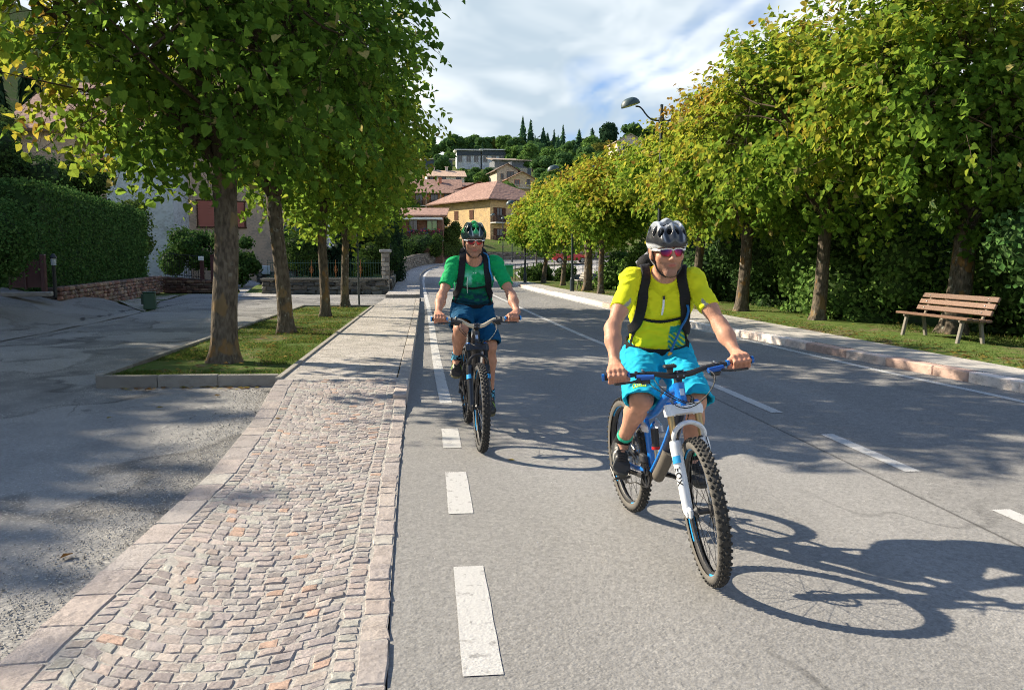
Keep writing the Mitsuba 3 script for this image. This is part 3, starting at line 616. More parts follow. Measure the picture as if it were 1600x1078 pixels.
def far_tree(kind, x, y, h, rz, w, name, label, catg, group):
    """the first of a kind is built, the rest share its meshes"""
    M = place(x, y, float(hz(x, y)) - .1, rz, h * w, h)
    key = thing(name, label, catg, group)
    if kind not in _far:
        seed = len(_far) + 40
        if kind.startswith('con'): m, c = conifer_far(seed, G_CONI * 2.3, .21 if kind.endswith('0') else .27, 18 if kind.endswith('0') else 14)
        elif kind.startswith('pine'): m, c = broad_far(seed, G_CONI * 1.1, 700)
        else: m, c = broad_far(seed, {'d': G_DARK * 2.1, 'm': G_MID * 1.65, 'l': (G_LIGHT + G_MID) / 2, 'g': (G_GOLD + G_MID) / 2}[kind[0]])
        _far[kind] = (mikit.ply(m, 'needle', False, color=c), mikit.ply(trunk_far(), 'matte', True, color=np.broadcast_to(BARKC, (20 if False else len(trunk_far().vertices), 3))))
    for part, d in zip(('crown', 'trunk'), _far[kind]):
        scene[f'{key}__{part}'] = {**d, 'to_world': T(M.tolist())}
    return key
CON = [(44.6, 372, 18.9), (48.4, 374, 17.6), (54.1, 372, 14.4), (58.8, 370, 13.7), (63.3, 372, 15.7), (70.1, 368, 13.9), (75.9, 366, 14.5), (82.3, 372, 15.3), (47.3, 350, 11.3), (57.4, 350, 11.8), (39, 372, 9.4), (56.8, 376, 12.1), (61, 360, 12)]
BRO = [(20.2, 368, 10.2, 0), (23.9, 372, 10.8, 1), (27.7, 372, 9.7, 0), (30.9, 375, 8.8, 2), (35.4, 360, 10.9, 1), (38.4, 356, 10.9, 0), (17.2, 365, 9.1, 1), (13.3, 360, 11.3, 0), (93.2, 365, 17.4, 0), (97.7, 365, 16.6, 1), (103.2, 365, 16.5, 0), (63.2, 300, 12.3, 1), (51.5, 260, 10.8, 0), (59.6, 270, 12.9, 2), (43.9, 230, 9.4, 1), (40.9, 240, 9.9, 0), (39, 250, 10.3, 1), (34.7, 240, 8.9, 0), (38.2, 290, 9.9, 1), (35.5, 300, 8.9, 0), (31.9, 300, 8.3, 1), (33, 270, 7.7, 1), (53.1, 300, 9.8, 0), (8.2, 300, 6.8, 1), (5.1, 260, 8, 0), (68.2, 280, 12.9, 1), (67.6, 260, 12.7, 0), (55.5, 240, 10.6, 1)]
MID = [(14.9, 215, 5.2, 1), (14.7, 240, 5, 0), (11.8, 250, 4.1, 1), (11.5, 222, 4.3, 0), (16.6, 160, 7.4, 1), (27.5, 180, 7.5, 1), (26.3, 160, 7.2, 2), (24.2, 170, 5.5, 1), (18.8, 243, 4.6, 0), (-1.0, 230, 5.4, 1), (26.6, 250, 4.9, 1), (32.7, 230, 5.2, 0), (35.7, 225, 6.8, 1), (-0.8, 172, 5.1, 0), (-3.6, 150, 6.1, 1)]
tr = np.random.default_rng(12)
ORD = 'first second third fourth fifth sixth seventh eighth ninth tenth eleventh twelfth thirteenth fourteenth fifteenth sixteenth'.split()
CON.sort(key=lambda t: t[0] / t[1])
for i, (x, y, h) in enumerate(CON):
    far_tree('con%d' % (i % 3), x, y, h * 1.05, tr.uniform(0, 6), tr.uniform(.8, 1.5), 'conifer', f'{ORD[i]} dark pointed conifer from the left along the skyline of the hill', 'tree', 'conifers along the skyline')
far_tree('pine', 83.7, 360, 17.6, 1, .9, 'pine_tree', 'tall loose pine rising above the skyline left of the pale hilltop house', 'tree', None)
LB = ['dark green broadleaf tree on the upper hillside', 'mid green broadleaf tree on the upper hillside', 'yellowing tree on the upper hillside']
for i, (x, y, h, k) in enumerate(BRO):
    far_tree('dml'[k] + str(i % 2) if k < 2 else 'g0', x, y, max(h, 6.5), tr.uniform(0, 6), 1.15, 'hillside_tree', LB[k], 'tree', ['dark trees on the hillside', 'green trees on the hillside', 'yellowing trees on the hillside'][k])
for i, (x, y, h, k) in enumerate(MID):
    far_tree(['d0', 'm1', 'l0'][k], x, y, h, tr.uniform(0, 6), 1.3, 'garden_tree', ['dark bushy tree among the village gardens', 'green bushy tree among the village gardens', 'pale green bushy tree among the village gardens'][k], 'tree', ['dark trees in the village gardens', 'green trees in the village gardens', 'pale trees in the village gardens'][k])
# the wood that covers the rest of the hill, and the dark spruce wood high on the left
def wood(spots, gens, r):
    ms, cs = [], []
    for x, y, h in spots:
        m, c = gens[r.integers(len(gens))]; M = place(x, y, float(hz(x, y)) - .3, r.uniform(0, 6), h * r.uniform(.9, 1.25), h)
        ms.append(mv(m, M=M)); cs.append(c * r.uniform(.75, 1.2))
    return cat(ms), np.vstack(cs)
gens = [broad_far(70, G_MID * 1.6, 260), broad_far(71, G_DARK * 2.3, 260), broad_far(72, (G_LIGHT + G_MID) / 2, 260), conifer_far(73, G_CONI * 1.7, .24, 13)]
sp = []
while len(sp) < 420:
    y = tr.uniform(190, 470); x = tr.uniform(-.18 * y, .55 * y)
    if y < 300 and -8 < x < 42: continue
    if y < 345 and 6 < x < 40: continue
    sp.append((x, y, tr.uniform(7, 11)))
m, c = wood(sp, gens, tr)
put('hillside_wood', m, c, 'needle', None, False, 'mixed green wood covering the hill behind the village', 'wood', None, 'stuff')
spg = [conifer_far(74, G_CONI * .8, .15, 15), conifer_far(75, G_CONI * .7, .17, 15)]
sp = [(x, y, tr.uniform(15, 22)) for x, y in zip(tr.uniform(-150, -44, 230), tr.uniform(85, 170, 230)) if x < -34 - .18 * (y - 85)]
m, c = wood(sp, spg, tr)
put('spruce_wood', m, c, 'needle', None, False, 'dark spruce wood on the slope at the top left', 'wood', None, 'stuff')

# ================================================================ houses
def roof_fn(p, n, uv):
    f = mikit.noise(p.x * 3.1, p.y * 3.1, p.z * 5); g = mikit.fbm(p.x * .5, p.y * .5, 1.5, 3)
    return mikit.mix((0.17, 0.098, 0.078), (0.35, 0.22, 0.175), 0.6 * f + 0.4 * g)
material('roof_tiles', bump(two({'type': 'principled', 'base_color': mikit.proc(roof_fn), 'roughness': 0.9}), lambda p, n, uv: 0.05 * mikit.noise(p.x * 3.4, p.y * 3.4, p.z * 6), 1.0, 2e-2), vc=False)
WOOD, DARKW = lin(92, 62, 48), lin(60, 44, 38)
class House:
    """a rectangular block: corner c, side A along angle a (length la), side B to its left (length lb)"""
    def __init__(s, name, label, c, a, la, lb, z0, z1, wall, mat='plaster', group=None, root=None, catg='house'):
        s.key = root or thing(name, label, catg, group); s.c, s.la, s.lb, s.z0, s.z1 = A(c, float), la, lb, z0, z1
        a = math.radians(a); s.u, s.v = A([math.cos(a), math.sin(a)]), A([-math.sin(a), math.cos(a)])
        p = [s.P(0, 0), s.P(la, 0), s.P(la, lb), s.P(0, lb)]
        s.wallc = wall; s.wmat = mat; s.foot = p
    def P(s, x, y, z=None):
        q = s.c + s.u * x + s.v * y; return q if z is None else A([q[0], q[1], z])
    def wall(s, gable=None, rise=0):
        v = [np.r_[p, s.z0] for p in s.foot] + [np.r_[p, s.z1] for p in s.foot]; f = [[0, 1, 5], [0, 5, 4], [1, 2, 6], [1, 6, 5], [2, 3, 7], [2, 7, 6], [3, 0, 4], [3, 4, 7]]
        if gable == 'A':   # ridge runs along A: gables on the two B sides
            v += [s.P(0, s.lb / 2, s.z1 + rise), s.P(s.la, s.lb / 2, s.z1 + rise)]; f += [[4, 8, 7], [5, 6, 9]]
        if gable == 'B':
            v += [s.P(s.la / 2, 0, s.z1 + rise), s.P(s.la / 2, s.lb, s.z1 + rise)]; f += [[4, 5, 8], [6, 7, 9]]
        s.rise = rise
        put('wall', TM(v, f), s.wallc, s.wmat, s.key, False); return s
    def roof(s, kind, rise, over=.7, th=.16, color=None, mat='roof_tiles'):
        o = over; z = s.z1 - .02; la, lb = s.la, s.lb
        e = [s.P(-o, -o), s.P(la + o, -o), s.P(la + o, lb + o), s.P(-o, lb + o)]
        if kind == 'hip':
            k = min(la, lb) / 2 + o; rz = z + rise
            if la >= lb: t = [s.P(-o + k, lb / 2), s.P(la + o - k, lb / 2)]
            else: t = [s.P(la / 2, -o + k), s.P(la / 2, lb + o - k)]
            v = [np.r_[p, z] for p in e] + [np.r_[p, rz] for p in t]
            f = [[0, 1, 5], [0, 5, 4], [1, 2, 5], [2, 3, 4], [2, 4, 5], [3, 0, 4]] if la >= lb else [[0, 1, 4], [1, 2, 5], [1, 5, 4], [2, 3, 5], [3, 0, 4], [3, 4, 5]]
        elif kind in ('gableA', 'gableB'):
            sl = rise / ((lb if kind == 'gableA' else la) / 2); zl = z - sl * o
            t = [s.P(-o, lb / 2), s.P(la + o, lb / 2)] if kind == 'gableA' else [s.P(la / 2, -o), s.P(la / 2, lb + o)]
            v = [np.r_[p, zl] for p in e] + [np.r_[p, z + rise] for p in t]
            f = [[0, 1, 5], [0, 5, 4], [2, 3, 4], [2, 4, 5]] if kind == 'gableA' else [[1, 2, 5], [1, 5, 4], [3, 0, 4], [3, 4, 5]]
        else:   # shed: rise along B, or flat
            v = [np.r_[e[0], z], np.r_[e[1], z], np.r_[e[2], z + rise], np.r_[e[3], z + rise]]; f = [[0, 1, 2], [0, 2, 3]]
        top = TM(A(v) + [0, 0, th], f); bot = TM(v, A(f)[:, ::-1]); n = 4
        rim = []
        for a_, b_ in ((0, 1), (1, 2), (2, 3), (3, 0)):
            if kind == 'gableA' and (a_, b_) in ((1, 2), (3, 0)): rim += [(a_, {1: 5, 3: 4}[a_]), ({1: 5, 3: 4}[a_], b_)]
            elif kind == 'gableB' and (a_, b_) in ((0, 1), (2, 3)): rim += [(a_, {0: 4, 2: 5}[a_]), ({0: 4, 2: 5}[a_], b_)]
            else: rim.append((a_, b_))
        vv = A(v); edge = [TM([vv[i], vv[j], vv[j] + [0, 0, th], vv[i] + [0, 0, th]], [[0, 1, 2], [0, 2, 3]]) for i, j in rim]
        s.roofkey = put('roof', top, color if color is not None else (.3, .15, .11), mat, s.key, False)
        put('eaves', cat(bot, edge), lin(112, 88, 74) if color is None else color, 'matte', s.roofkey, False)
        return s
    def chimney(s, x, y, z, h=1.1, w=.55, col=None):
        m = cat(box((0, 0, h / 2), (w, w, h)), box((0, 0, h + .1), (w + .2, w + .2, .08)), box((0, 0, h + .05), (w * .7, w * .7, .3)))
        put('chimney', mv(m, s.P(x, y, z)), col if col is not None else lin(196, 128, 100), 'plaster', s.roofkey, False)
    def face(s, side, t, z, out=0.0):
        """a point on wall side 'A' (front, y=0), 'B' (y along B at x=0), 'C' (x=la)"""
        return {'A': s.P(t, -out, z), 'B': s.P(-out, t, z), 'C': s.P(s.la + out, t, z)}[side]
    def fbox(s, side, t, z, w, h, d, out):
        """a box on a wall face: centre t, z; size w, h, depth d; its centre stands out by out"""
        d1, d2 = (s.u, s.v) if side == 'A' else (s.v, s.u)
        M = np.eye(3); M[:2, 0], M[:2, 1] = d1, d2
        return mv(mv(box((0, 0, 0), (w, d, h)), M=M), s.face(side, t, z, out))
    def window(s, side, t, z, w=.9, h=1.3, shutter=None, frame=lin(86, 60, 48), closed=False, pane=(.02, .022, .025), sill=True):
        k = put('window', cat([s.fbox(side, t, z + h / 2, w + .16, .08, .12, .02), s.fbox(side, t, z - h / 2, w + .16, .08, .16, .03), s.fbox(side, t - w / 2, z, .08, h, .12, .02), s.fbox(side, t + w / 2, z, .08, h, .12, .02)] + ([] if closed else [s.fbox(side, t, z, .06, h, .08, .02)])), frame, 'matte', s.key, False)
        if closed:
            n = 9
            put('shutter', cat([s.fbox(side, t, z - h / 2 + (i + .5) * h / n, w - .06, h / n * .82, .06, .03) for i in range(n)] + [s.fbox(side, t, z, w - .06, h, .03, .012)]), shutter, 'matte', k, False)
        else:
            put('pane', s.fbox(side, t, z, w, h, .02, .012), pane, 'glass', k, False)
            if shutter is not None:
                for e in (-1, 1): put('shutter', s.fbox(side, t + e * (w * .75 + .05), z, w * .5, h + .1, .05, .05), shutter, 'matte', k, False)
    def balcony(s, side, t, z, w, d=1.2, slab=(.55, .53, .5), rail=None, h=1.0):
        k = put('balcony', s.fbox(side, t, z, w, .18, d, d / 2), slab, 'plaster', s.key, False)
        ms = [s.fbox(side, t, z + h, w, .08, .08, d - .08)]
        nb = int(w / .16)
        ms += [s.fbox(side, t - w / 2 + (i + .5) * w / nb, z + h / 2 + .05, .075, h - .1, .03, d - .08) for i in range(nb)]
        d1 = s.u if side == 'A' else s.v; d2 = s.v if side == 'A' else s.u
        for e in (-1, 1): ms += [s.fbox(side, t + e * (w / 2 - .04), z + h, .06, .08, d - .1, d / 2)] + [s.fbox(side, t + e * (w / 2 - .04), z + h / 2 + .05, .04, h - .1, .07, .15 + i * .25) for i in range(int(d / .25))]
        put('railing', cat(ms), rail if rail is not None else DARKW, 'matte', k, False)
YEL = lin(198, 168, 122)
# the yellow house at the bend
h = House('apartment_house', 'yellow three storey house with red hipped roof and wooden balconies at the bend', (8.85, 112), 31, 9.5, 15, .8, 9.7, YEL, catg='house')
h.wall().roof('hip', 3.1, .9)
for t in (1.6, 5.2): h.window('A', t, 7.7, 1.0, 1.9, WOOD)
for t in (1.6, 5.2): h.window('A', t, 5.0, 1.0, 1.5, WOOD)
for t in (1.7, 5.2): h.window('A', t, 2.3, 1.5, 1.9, None)
h.balcony('A', 4.2, 6.55, 8.4, 1.3); h.balcony('A', 4.2, 3.75, 8.4, 1.3)
h.window('B', 4.6, 7.9, .9, 1.2, WOOD, closed=True); h.window('B', 8.6, 7.9, .9, 1.2, WOOD, closed=True); h.window('B', 12.0, 7.5, 1.0, 2.0, WOOD, closed=True); h.balcony('B', 12.6, 6.4, 4.6, 1.1)
h.chimney(5, 9, 11.4); h.chimney(6.5, 5, 11.2)
h = House('apartment_house', 'red roofed house with dark timber verandas left of the yellow house', (-5.5, 150), -3, 11, 9, 5, 14.0, lin(186, 140, 96))
h.wall('A', 2.4).roof('gableA', 2.4, 1.1)
h.balcony('A', 5.4, 11.2, 10, 1.6); h.balcony('A', 5.4, 8.6, 10, 1.6)
for t in (1.5, 4.2, 7, 9.5): h.window('A', t, 12.6, 1.3, 2.0, None); h.window('A', t, 9.9, 1.3, 2.0, None)
for t in (.3, 3, 5.6, 8.2, 10.7): put('post', h.fbox('A', t, 10.6, .22, 6.6, .22, 1.5), lin(150, 130, 118), 'matte', h.key, False)
h.chimney(3, 6, 15.6); h.chimney(8, 3, 15.4)
h = House('apartment_house', 'low house with broad terracotta roofs right behind the yellow house', (3.5, 150), 12, 13, 12, 6, 13.6, lin(190, 96, 70))
h.wall('B', 2.2).roof('gableB', 2.2, .8); h.window('A', 3, 12, 1, 1.2, WOOD); h.chimney(3, 3, 14.6); h.chimney(9, 5, 14.8)
h = House('apartment_house', 'long pink roofed house with three brick chimneys above the terracotta roofs', (1.5, 176), 6, 14, 9, 8, 16.2, lin(206, 132, 104))
h.wall().roof('hip', 2.2, .9); h.chimney(1.5, 3, 16.8, 1.6); h.chimney(6, 3, 17, 1.5); h.chimney(12.5, 3, 16.8, 1.6)
h = House('villa', 'small white house with pale roofs and dark doors above the red roofs', (0.2, 205), 4, 9.5, 8, 14, 22.4, lin(226, 222, 214))
h.wall('A', 1.6).roof('gableA', 1.6, .6, color=lin(196, 168, 146), mat='plaster'); h.window('A', 3.9, 21.2, 1.8, 2.2, None); h.window('A', 8.0, 21.2, 1.2, 2.2, None); h.window('A', 1.2, 21.3, .8, 1.4, WOOD); h.chimney(2, 4, 23.4, 1.4, .7, lin(216, 204, 192)); h.chimney(5.4, 4, 23.4, 1.6, .7, lin(220, 208, 198))
# the two flat roofed blocks on top of the hill
h = House('villa', 'long modern house with two white flat roofs highest on the hill', (11.5, 302), 1, 8.8, 9, 30, 41.6, lin(206, 210, 214))
h.wall(); put('cladding', h.fbox('A', 4.4, 41.0, 8.9, 2.4, .3, .2), lin(74, 82, 90), 'matte', h.key, False); h.roof('shed', .3, .9, .35, lin(226, 224, 220), 'plaster')
k2 = House('villa', '', (20.9, 302), 1, 8.8, 9, 30, 41.8, lin(206, 210, 214), root=h.key)
k2.wall(); put('cladding', k2.fbox('A', 4.4, 41.1, 8.9, 2.4, .3, .2), lin(74, 82, 90), 'matte', h.key, False); k2.roof('shed', .3, .9, .35, lin(226, 224, 220), 'plaster')
for hh in (h, k2):
    for t in (1.2, 4.4, 7.2): hh.window('A', t, 38.6, 1.7, 2.4, None, lin(190, 192, 194))
h = House('villa', 'modern house with dark upper storey and pale flat roof on the left of the hill', (-1.0, 270), 2, 9.8, 8, 26, 34.3, lin(196, 196, 192))
h.wall(); put('cladding', h.fbox('A', 4.9, 33.0, 9.9, 2.7, .3, .2), lin(82, 90, 100), 'matte', h.key, False); h.roof('shed', .3, .8, .3, lin(228, 214, 190), 'plaster'); h.window('A', 7, 30.2, 3, 2, None)
h = House('villa', 'timber clad house with a rising shed roof on the right of the hill', (22.5, 266), 8, 12.5, 8, 26, 33.8, lin(112, 116, 122), 'matte')
h.wall(); h.roof('shed', 1.6, .9, .25, lin(150, 136, 122), 'plaster'); put('terrace_wall', h.fbox('A', 4, 30, 13, 2.6, .4, 2.2), lin(190, 180, 166), 'stone', h.key, False); h.window('A', 3, 31.0, 3, 1.4, None)
h = House('villa', 'stone coloured house with two stepped gables on the right of the hill', (18.0, 206), 9, 5.6, 9, 13, 24.2, lin(196, 184, 164), 'stone')
h.wall('B', 1.5).roof('gableB', 1.5, .7, color=lin(112, 96, 86), mat='plaster'); h.window('A', 1.4, 22.6, .7, 1.2, None); h.window('A', 3.6, 22.8, 1.8, 2.0, None); h.chimney(4.4, 3, 25.2, 1.2, .6, lin(226, 222, 214))
k2 = House('villa', '', (20.6, 202), 9, 7.0, 7, 13, 21.6, lin(208, 184, 150), root=h.key)
k2.wall('B', 1.7).roof('gableB', 1.7, .7, color=lin(150, 120, 100), mat='plaster'); k2.window('A', 5.2, 20.6, .9, 1.8, None); k2.window('A', 2.2, 20.6, 1.4, 1.5, None, lin(190, 110, 80)); k2.balcony('A', 3.5, 19.2, 7, 1.3, (.6, .56, .5), lin(200, 186, 168), .9)
h = House('apartment_house', 'low yellow house with a red gable roof half hidden by the roadside trees', (15.2, 142), 20, 8, 8, 4, 11.2, YEL)
h.wall('B', 1.9).roof('gableB', 1.9, .7); h.window('A', 4, 10.4, .9, 1.2, WOOD)
h = House('villa', 'pale house with a shallow gable on the hilltop behind the lamp', (50.5, 211), 2, 7.0, 9, 14, 32.6, lin(220, 204, 188))
h.wall('B', 1.8).roof('gableB', 1.8, .5, color=lin(176, 160, 146), mat='plaster'); h.window('A', 2, 31, .9, 1.2, None)
h = House('villa', 'small pale house with a blue grey window high at the top left', (-45.2, 112), 6, 6.4, 6, 3, 23.6, lin(214, 204, 190))
h.wall('A', 1.2).roof('gableA', 1.2, .4); h.window('A', 3.2, 22.0, 1.9, 1.5, None, lin(120, 132, 146)); h.window('A', 5.6, 22.0, .9, 1.5, None, lin(120, 132, 146))
# the veranda house on the left above the lawn
h = House('apartment_house', 'house with brown tiled lean-to roof, white awning and flower filled railing', (-3.6, 86), -4, 5.3, 5, .6, 6.0, lin(120, 84, 66))
h.wall().roof('shed', 1.1, .5); put('awning', h.fbox('A', 2.7, 5.75, 5.2, .22, 1.2, .6), lin(228, 226, 220), 'matte', h.key, False)
h.window('A', 2.2, 5.0, .9, 1.3, None); h.window('A', 4.2, 5.0, 1.1, 1.2, None, pane=lin(110, 150, 70)); h.balcony('A', 2.7, 3.5, 5.4, .9, rail=lin(76, 56, 50))
fr = np.random.default_rng(3); p = np.c_[fr.uniform(.1, 5.2, 260), fr.uniform(-1.05, -.8, 260), fr.normal(4.45, .12, 260)]
p = A([h.P(a, b, c) for a, b, c in p]); m, c = leafset(p, np.tile([0, -1, .5], (260, 1)), .12, A([lin(190, 50, 70), lin(60, 70, 130), lin(60, 100, 50), lin(60, 100, 50), lin(210, 110, 120)]), fr)
put('flowers', m, c, 'matte', h.key, False, kind='stuff')
# ================================================================ left side: gardens, hedge, walls, fences, houses near by
gl = np.random.default_rng(31)
def rubble(parent, p0, p1, z0, z1, course, lo, hi, cols, r, th=.12, nmax=300, name='stone', zb0=None, zb1=None, rough=.014):
    """a dry stone face from p0 to p1 (seen from the right of that direction), z from z0 to z1 (zb*: ends differ)"""
    p0, p1 = A(p0, float), A(p1, float); L = np.linalg.norm(p1 - p0); d = (p1 - p0) / L; nrm = A([d[1], -d[0]])
    top = lambda t: z1 + ((zb1 if zb1 is not None else z1) - z1) * t / L
    z = z0; cnt = 0; more = []
    while z < max(z1, top(L)) - .03:
        hh = course * r.uniform(.75, 1.3); t = -r.uniform(0, lo)
        while t < L:
            w = r.uniform(lo, hi); a, b = max(t, 0), min(t + w, L); t += w
            if b - a < .05: continue
            h2 = min(hh, top((a + b) / 2) - z)
            if h2 < .03: continue
            s2 = r.normal(0, rough, (8, 3)); v = A([[x, y, q] for x in (-.5, .5) for y in (-.5, .5) for q in (-.5, .5)]) * A([b - a - .012, th, h2 - .012])
            m = cbox((0, 0, 0), (b - a - .012, th, h2 - .012), min(.03, h2 * .22)); m = TM(m.vertices + r.normal(0, rough * .5, m.vertices.shape), m.faces)
            M = np.eye(3); M[:2, 0], M[:2, 1] = d, -nrm
            m = mv(mv(m, M=M), (*(p0 + d * (a + b) / 2 + nrm * r.uniform(-.015, .03)), z + h2 / 2)); c = cols[r.integers(len(cols))] * r.uniform(.7, 1.25)
            if cnt < nmax: put(name, m, c, 'stone', parent, 25); cnt += 1
            else: more.append((m, np.broadcast_to(c, (len(m.vertices), 3))))
        z += hh
    if more: put(name + 's', cat([m for m, _ in more]), np.vstack([c for _, c in more]), 'stone', parent, 25, kind='stuff')
def slab_wall(p0, p1, z0, z1, th, zb1=None):
    p0, p1 = A(p0, float), A(p1, float); d = unit(p1 - p0); n = A([-d[1], d[0]]) * th
    zb1 = z1 if zb1 is None else zb1
    v = [(*p0, z0), (*p1, z0), (*(p1 + n), z0), (*(p0 + n), z0), (*p0, z1), (*p1, zb1), (*(p1 + n), zb1), (*(p0 + n), z1)]
    return TM(v, [[0, 1, 5], [0, 5, 4], [1, 2, 6], [1, 6, 5], [2, 3, 7], [2, 7, 6], [3, 0, 4], [3, 4, 7], [4, 5, 6], [4, 6, 7]])
RUB = [lin(150, 112, 96), lin(132, 96, 84), lin(164, 136, 116), lin(120, 104, 96), lin(148, 128, 112), lin(110, 84, 76)]
GRS = [lin(112, 112, 106), lin(92, 94, 90), lin(130, 128, 118), lin(78, 80, 78), lin(104, 100, 92)]
W0, W1, W2 = (-10.05, 23.0), (-12.2, 38.4), (-9.2, 38.0)
w = thing('stone_wall', 'low reddish rubble stone wall below the clipped hedge', 'wall')
put('core', slab_wall(A(W0) + [-.1, 0], A(W1) + [-.1, 0], -.2, .74, .3), lin(84, 74, 66), 'stone', w, False)
rubble(w, W0, W1, -.02, .76, .125, .16, .42, RUB, gl)
w = thing('stone_wall', 'low dark stone wall under the black iron fence', 'wall')
put('core', slab_wall(A(W1) + [0.05, .12], A(W2) + [0, .12], -.2, .72, .3, .5), lin(64, 58, 52), 'stone', w, False)
rubble(w, W1, W2, -.02, .74, .12, .18, .4, [c * .6 for c in RUB], gl, zb1=.5)
# the hedge: a clipped block of leaves standing behind the wall
def hedge(name, label, p0, p1, z0, z1, th, n, size, cols, catg='hedge', r=gl, bumpy=.16):
    key = thing(name, label, catg); p0, p1 = A(p0, float), A(p1, float); L = np.linalg.norm(p1 - p0); d = (p1 - p0) / L; q = A([-d[1], d[0]]); H = z1 - z0
    ar = A([L * H, L * H, L * th, th * H, th * H]); k = r.choice(5, n, p=ar / ar.sum()); a, b = r.random(n), r.random(n)
    t = np.where(k < 3, a * L, np.where(k == 3, 0, L)); s = np.where(k == 0, 0, np.where(k == 1, th, np.where(k == 2, b * th, a * th))); z = np.where(k == 2, z1, z0 + b * H)
    nr = np.stack([np.where(k == 3, -1, np.where(k == 4, 1, 0)), np.where(k == 0, -1, np.where(k == 1, 1, 0)), np.where(k == 2, 1, .25)], 1).astype(float)
    P = np.c_[t, s, z]; wob = bumpy * (nfbm(P * 1.3, 3, 8) - .55)[:, None] + r.normal(0, .03, (n, 1)) - .02; stray = (r.random((n, 1)) < .07) * r.uniform(.03, .20, (n, 1)); P = P + nr * (wob + stray)
    R = np.eye(3); R[:2, 0], R[:2, 1] = d, q
    P = P @ R.T + [*p0, 0]; nr = nr @ R.T
    m, c = leafset(P, nr, size, cols, r, spread=.75)
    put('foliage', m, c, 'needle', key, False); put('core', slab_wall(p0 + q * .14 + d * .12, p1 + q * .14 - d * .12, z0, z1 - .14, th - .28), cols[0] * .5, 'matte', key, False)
    return key
h0, h1 = A(W0) + [-.42, .3], A(W1) + [-.42, -.4]
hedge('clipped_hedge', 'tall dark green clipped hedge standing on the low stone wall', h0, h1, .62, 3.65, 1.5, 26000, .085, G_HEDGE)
def bush(name, label, c, lobes, n, size, cols, catg='shrub', group=None, trunk=None, r=gl, spread=.75, mat='needle', inner=.8, shape='quad'):
    key = thing(name, label, catg, group); p, u = lobes_points(lobes, n, r, inner); p = p + u * ((r.random((n, 1))[:len(p)] < .16) * r.uniform(.02, .26, (n, 1))[:len(p)]); m, cc = leafset(p, u, size, cols, r, spread=spread, shape=shape)
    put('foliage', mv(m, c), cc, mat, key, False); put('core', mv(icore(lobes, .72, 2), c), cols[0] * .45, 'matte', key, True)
    if trunk: put('trunk', mv(tube([(0, 0, -.1), (.02, 0, trunk * .5), (0, .02, trunk)], [.09, .07, .06], 8), c), BARKC, 'matte', key)
    return key
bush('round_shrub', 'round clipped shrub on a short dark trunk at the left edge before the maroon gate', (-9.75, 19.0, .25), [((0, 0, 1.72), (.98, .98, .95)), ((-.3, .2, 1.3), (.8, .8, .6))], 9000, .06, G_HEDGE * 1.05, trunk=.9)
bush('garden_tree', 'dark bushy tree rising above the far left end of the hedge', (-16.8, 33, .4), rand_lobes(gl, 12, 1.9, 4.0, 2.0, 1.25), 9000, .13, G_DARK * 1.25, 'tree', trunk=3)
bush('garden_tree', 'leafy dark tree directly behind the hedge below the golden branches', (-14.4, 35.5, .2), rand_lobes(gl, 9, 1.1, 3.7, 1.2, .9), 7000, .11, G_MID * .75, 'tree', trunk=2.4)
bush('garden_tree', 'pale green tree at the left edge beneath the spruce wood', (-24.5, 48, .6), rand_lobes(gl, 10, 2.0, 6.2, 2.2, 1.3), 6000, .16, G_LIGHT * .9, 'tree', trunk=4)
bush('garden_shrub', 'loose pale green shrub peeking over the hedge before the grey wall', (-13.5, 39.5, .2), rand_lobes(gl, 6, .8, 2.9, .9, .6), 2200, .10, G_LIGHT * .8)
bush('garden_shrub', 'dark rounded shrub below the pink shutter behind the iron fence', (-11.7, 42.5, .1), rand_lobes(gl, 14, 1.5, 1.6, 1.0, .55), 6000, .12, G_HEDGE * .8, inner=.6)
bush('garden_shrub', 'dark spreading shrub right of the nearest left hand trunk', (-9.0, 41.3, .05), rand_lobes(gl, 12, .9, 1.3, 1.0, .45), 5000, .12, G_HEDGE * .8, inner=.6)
# gate of the nearest garden
g = thing('garden_gate', 'maroon sheet metal garden gate beside the round shrub', 'gate')
MAR = lin(74, 42, 44)
def between(a, b, z0, z1, th): return slab_wall(a, b, z0, z1, th)
put('panel', between((-10.72, 21.9), (-10.05, 22.1), .78, 1.5, .03), MAR, 'satin', g, False)
for t in (0, .5): put('mullion', cbox((-10.72 + t * .67, 21.88 + t * .2, 1.13), (.05, .05, .8), .006), MAR * .8, 'satin', g, 20)
put('gate_post', cbox((-9.98, 22.1, 1.12), (.12, .12, 1.05), .012), MAR * 1.2, 'satin', g, 20); put('gate_post', cbox((-11.5, 21.8, 1.12), (.12, .12, 1.05), .012), MAR * 1.2, 'satin', g, 20)
put('threshold', cbox((-10.45, 21.75, .62), (1.5, .35, .12), .02, .25), lin(150, 146, 140), 'stone', g, 20)
g = thing('garden_lamp', 'dark slim garden post lamp between the maroon gate and the hedge', 'lamp')
put('post', mv(tube([(0, 0, .5), (0, 0, 1.35)], [.05, .045], 10), (-9.83, 22.35, 0)), lin(40, 42, 44), 'satin', g)
put('lamp_glass', mv(lathe([(0, 1.35), (.06, 1.36), (.07, 1.52), (.06, 1.54)], n=12), (-9.83, 22.35, 0)), lin(190, 196, 200), 'satin', g); put('cap', mv(lathe([(.09, 1.54), (.085, 1.58), (.03, 1.66), (0, 1.67)], n=12), (-9.83, 22.35, 0)), lin(36, 38, 40), 'satin', g)
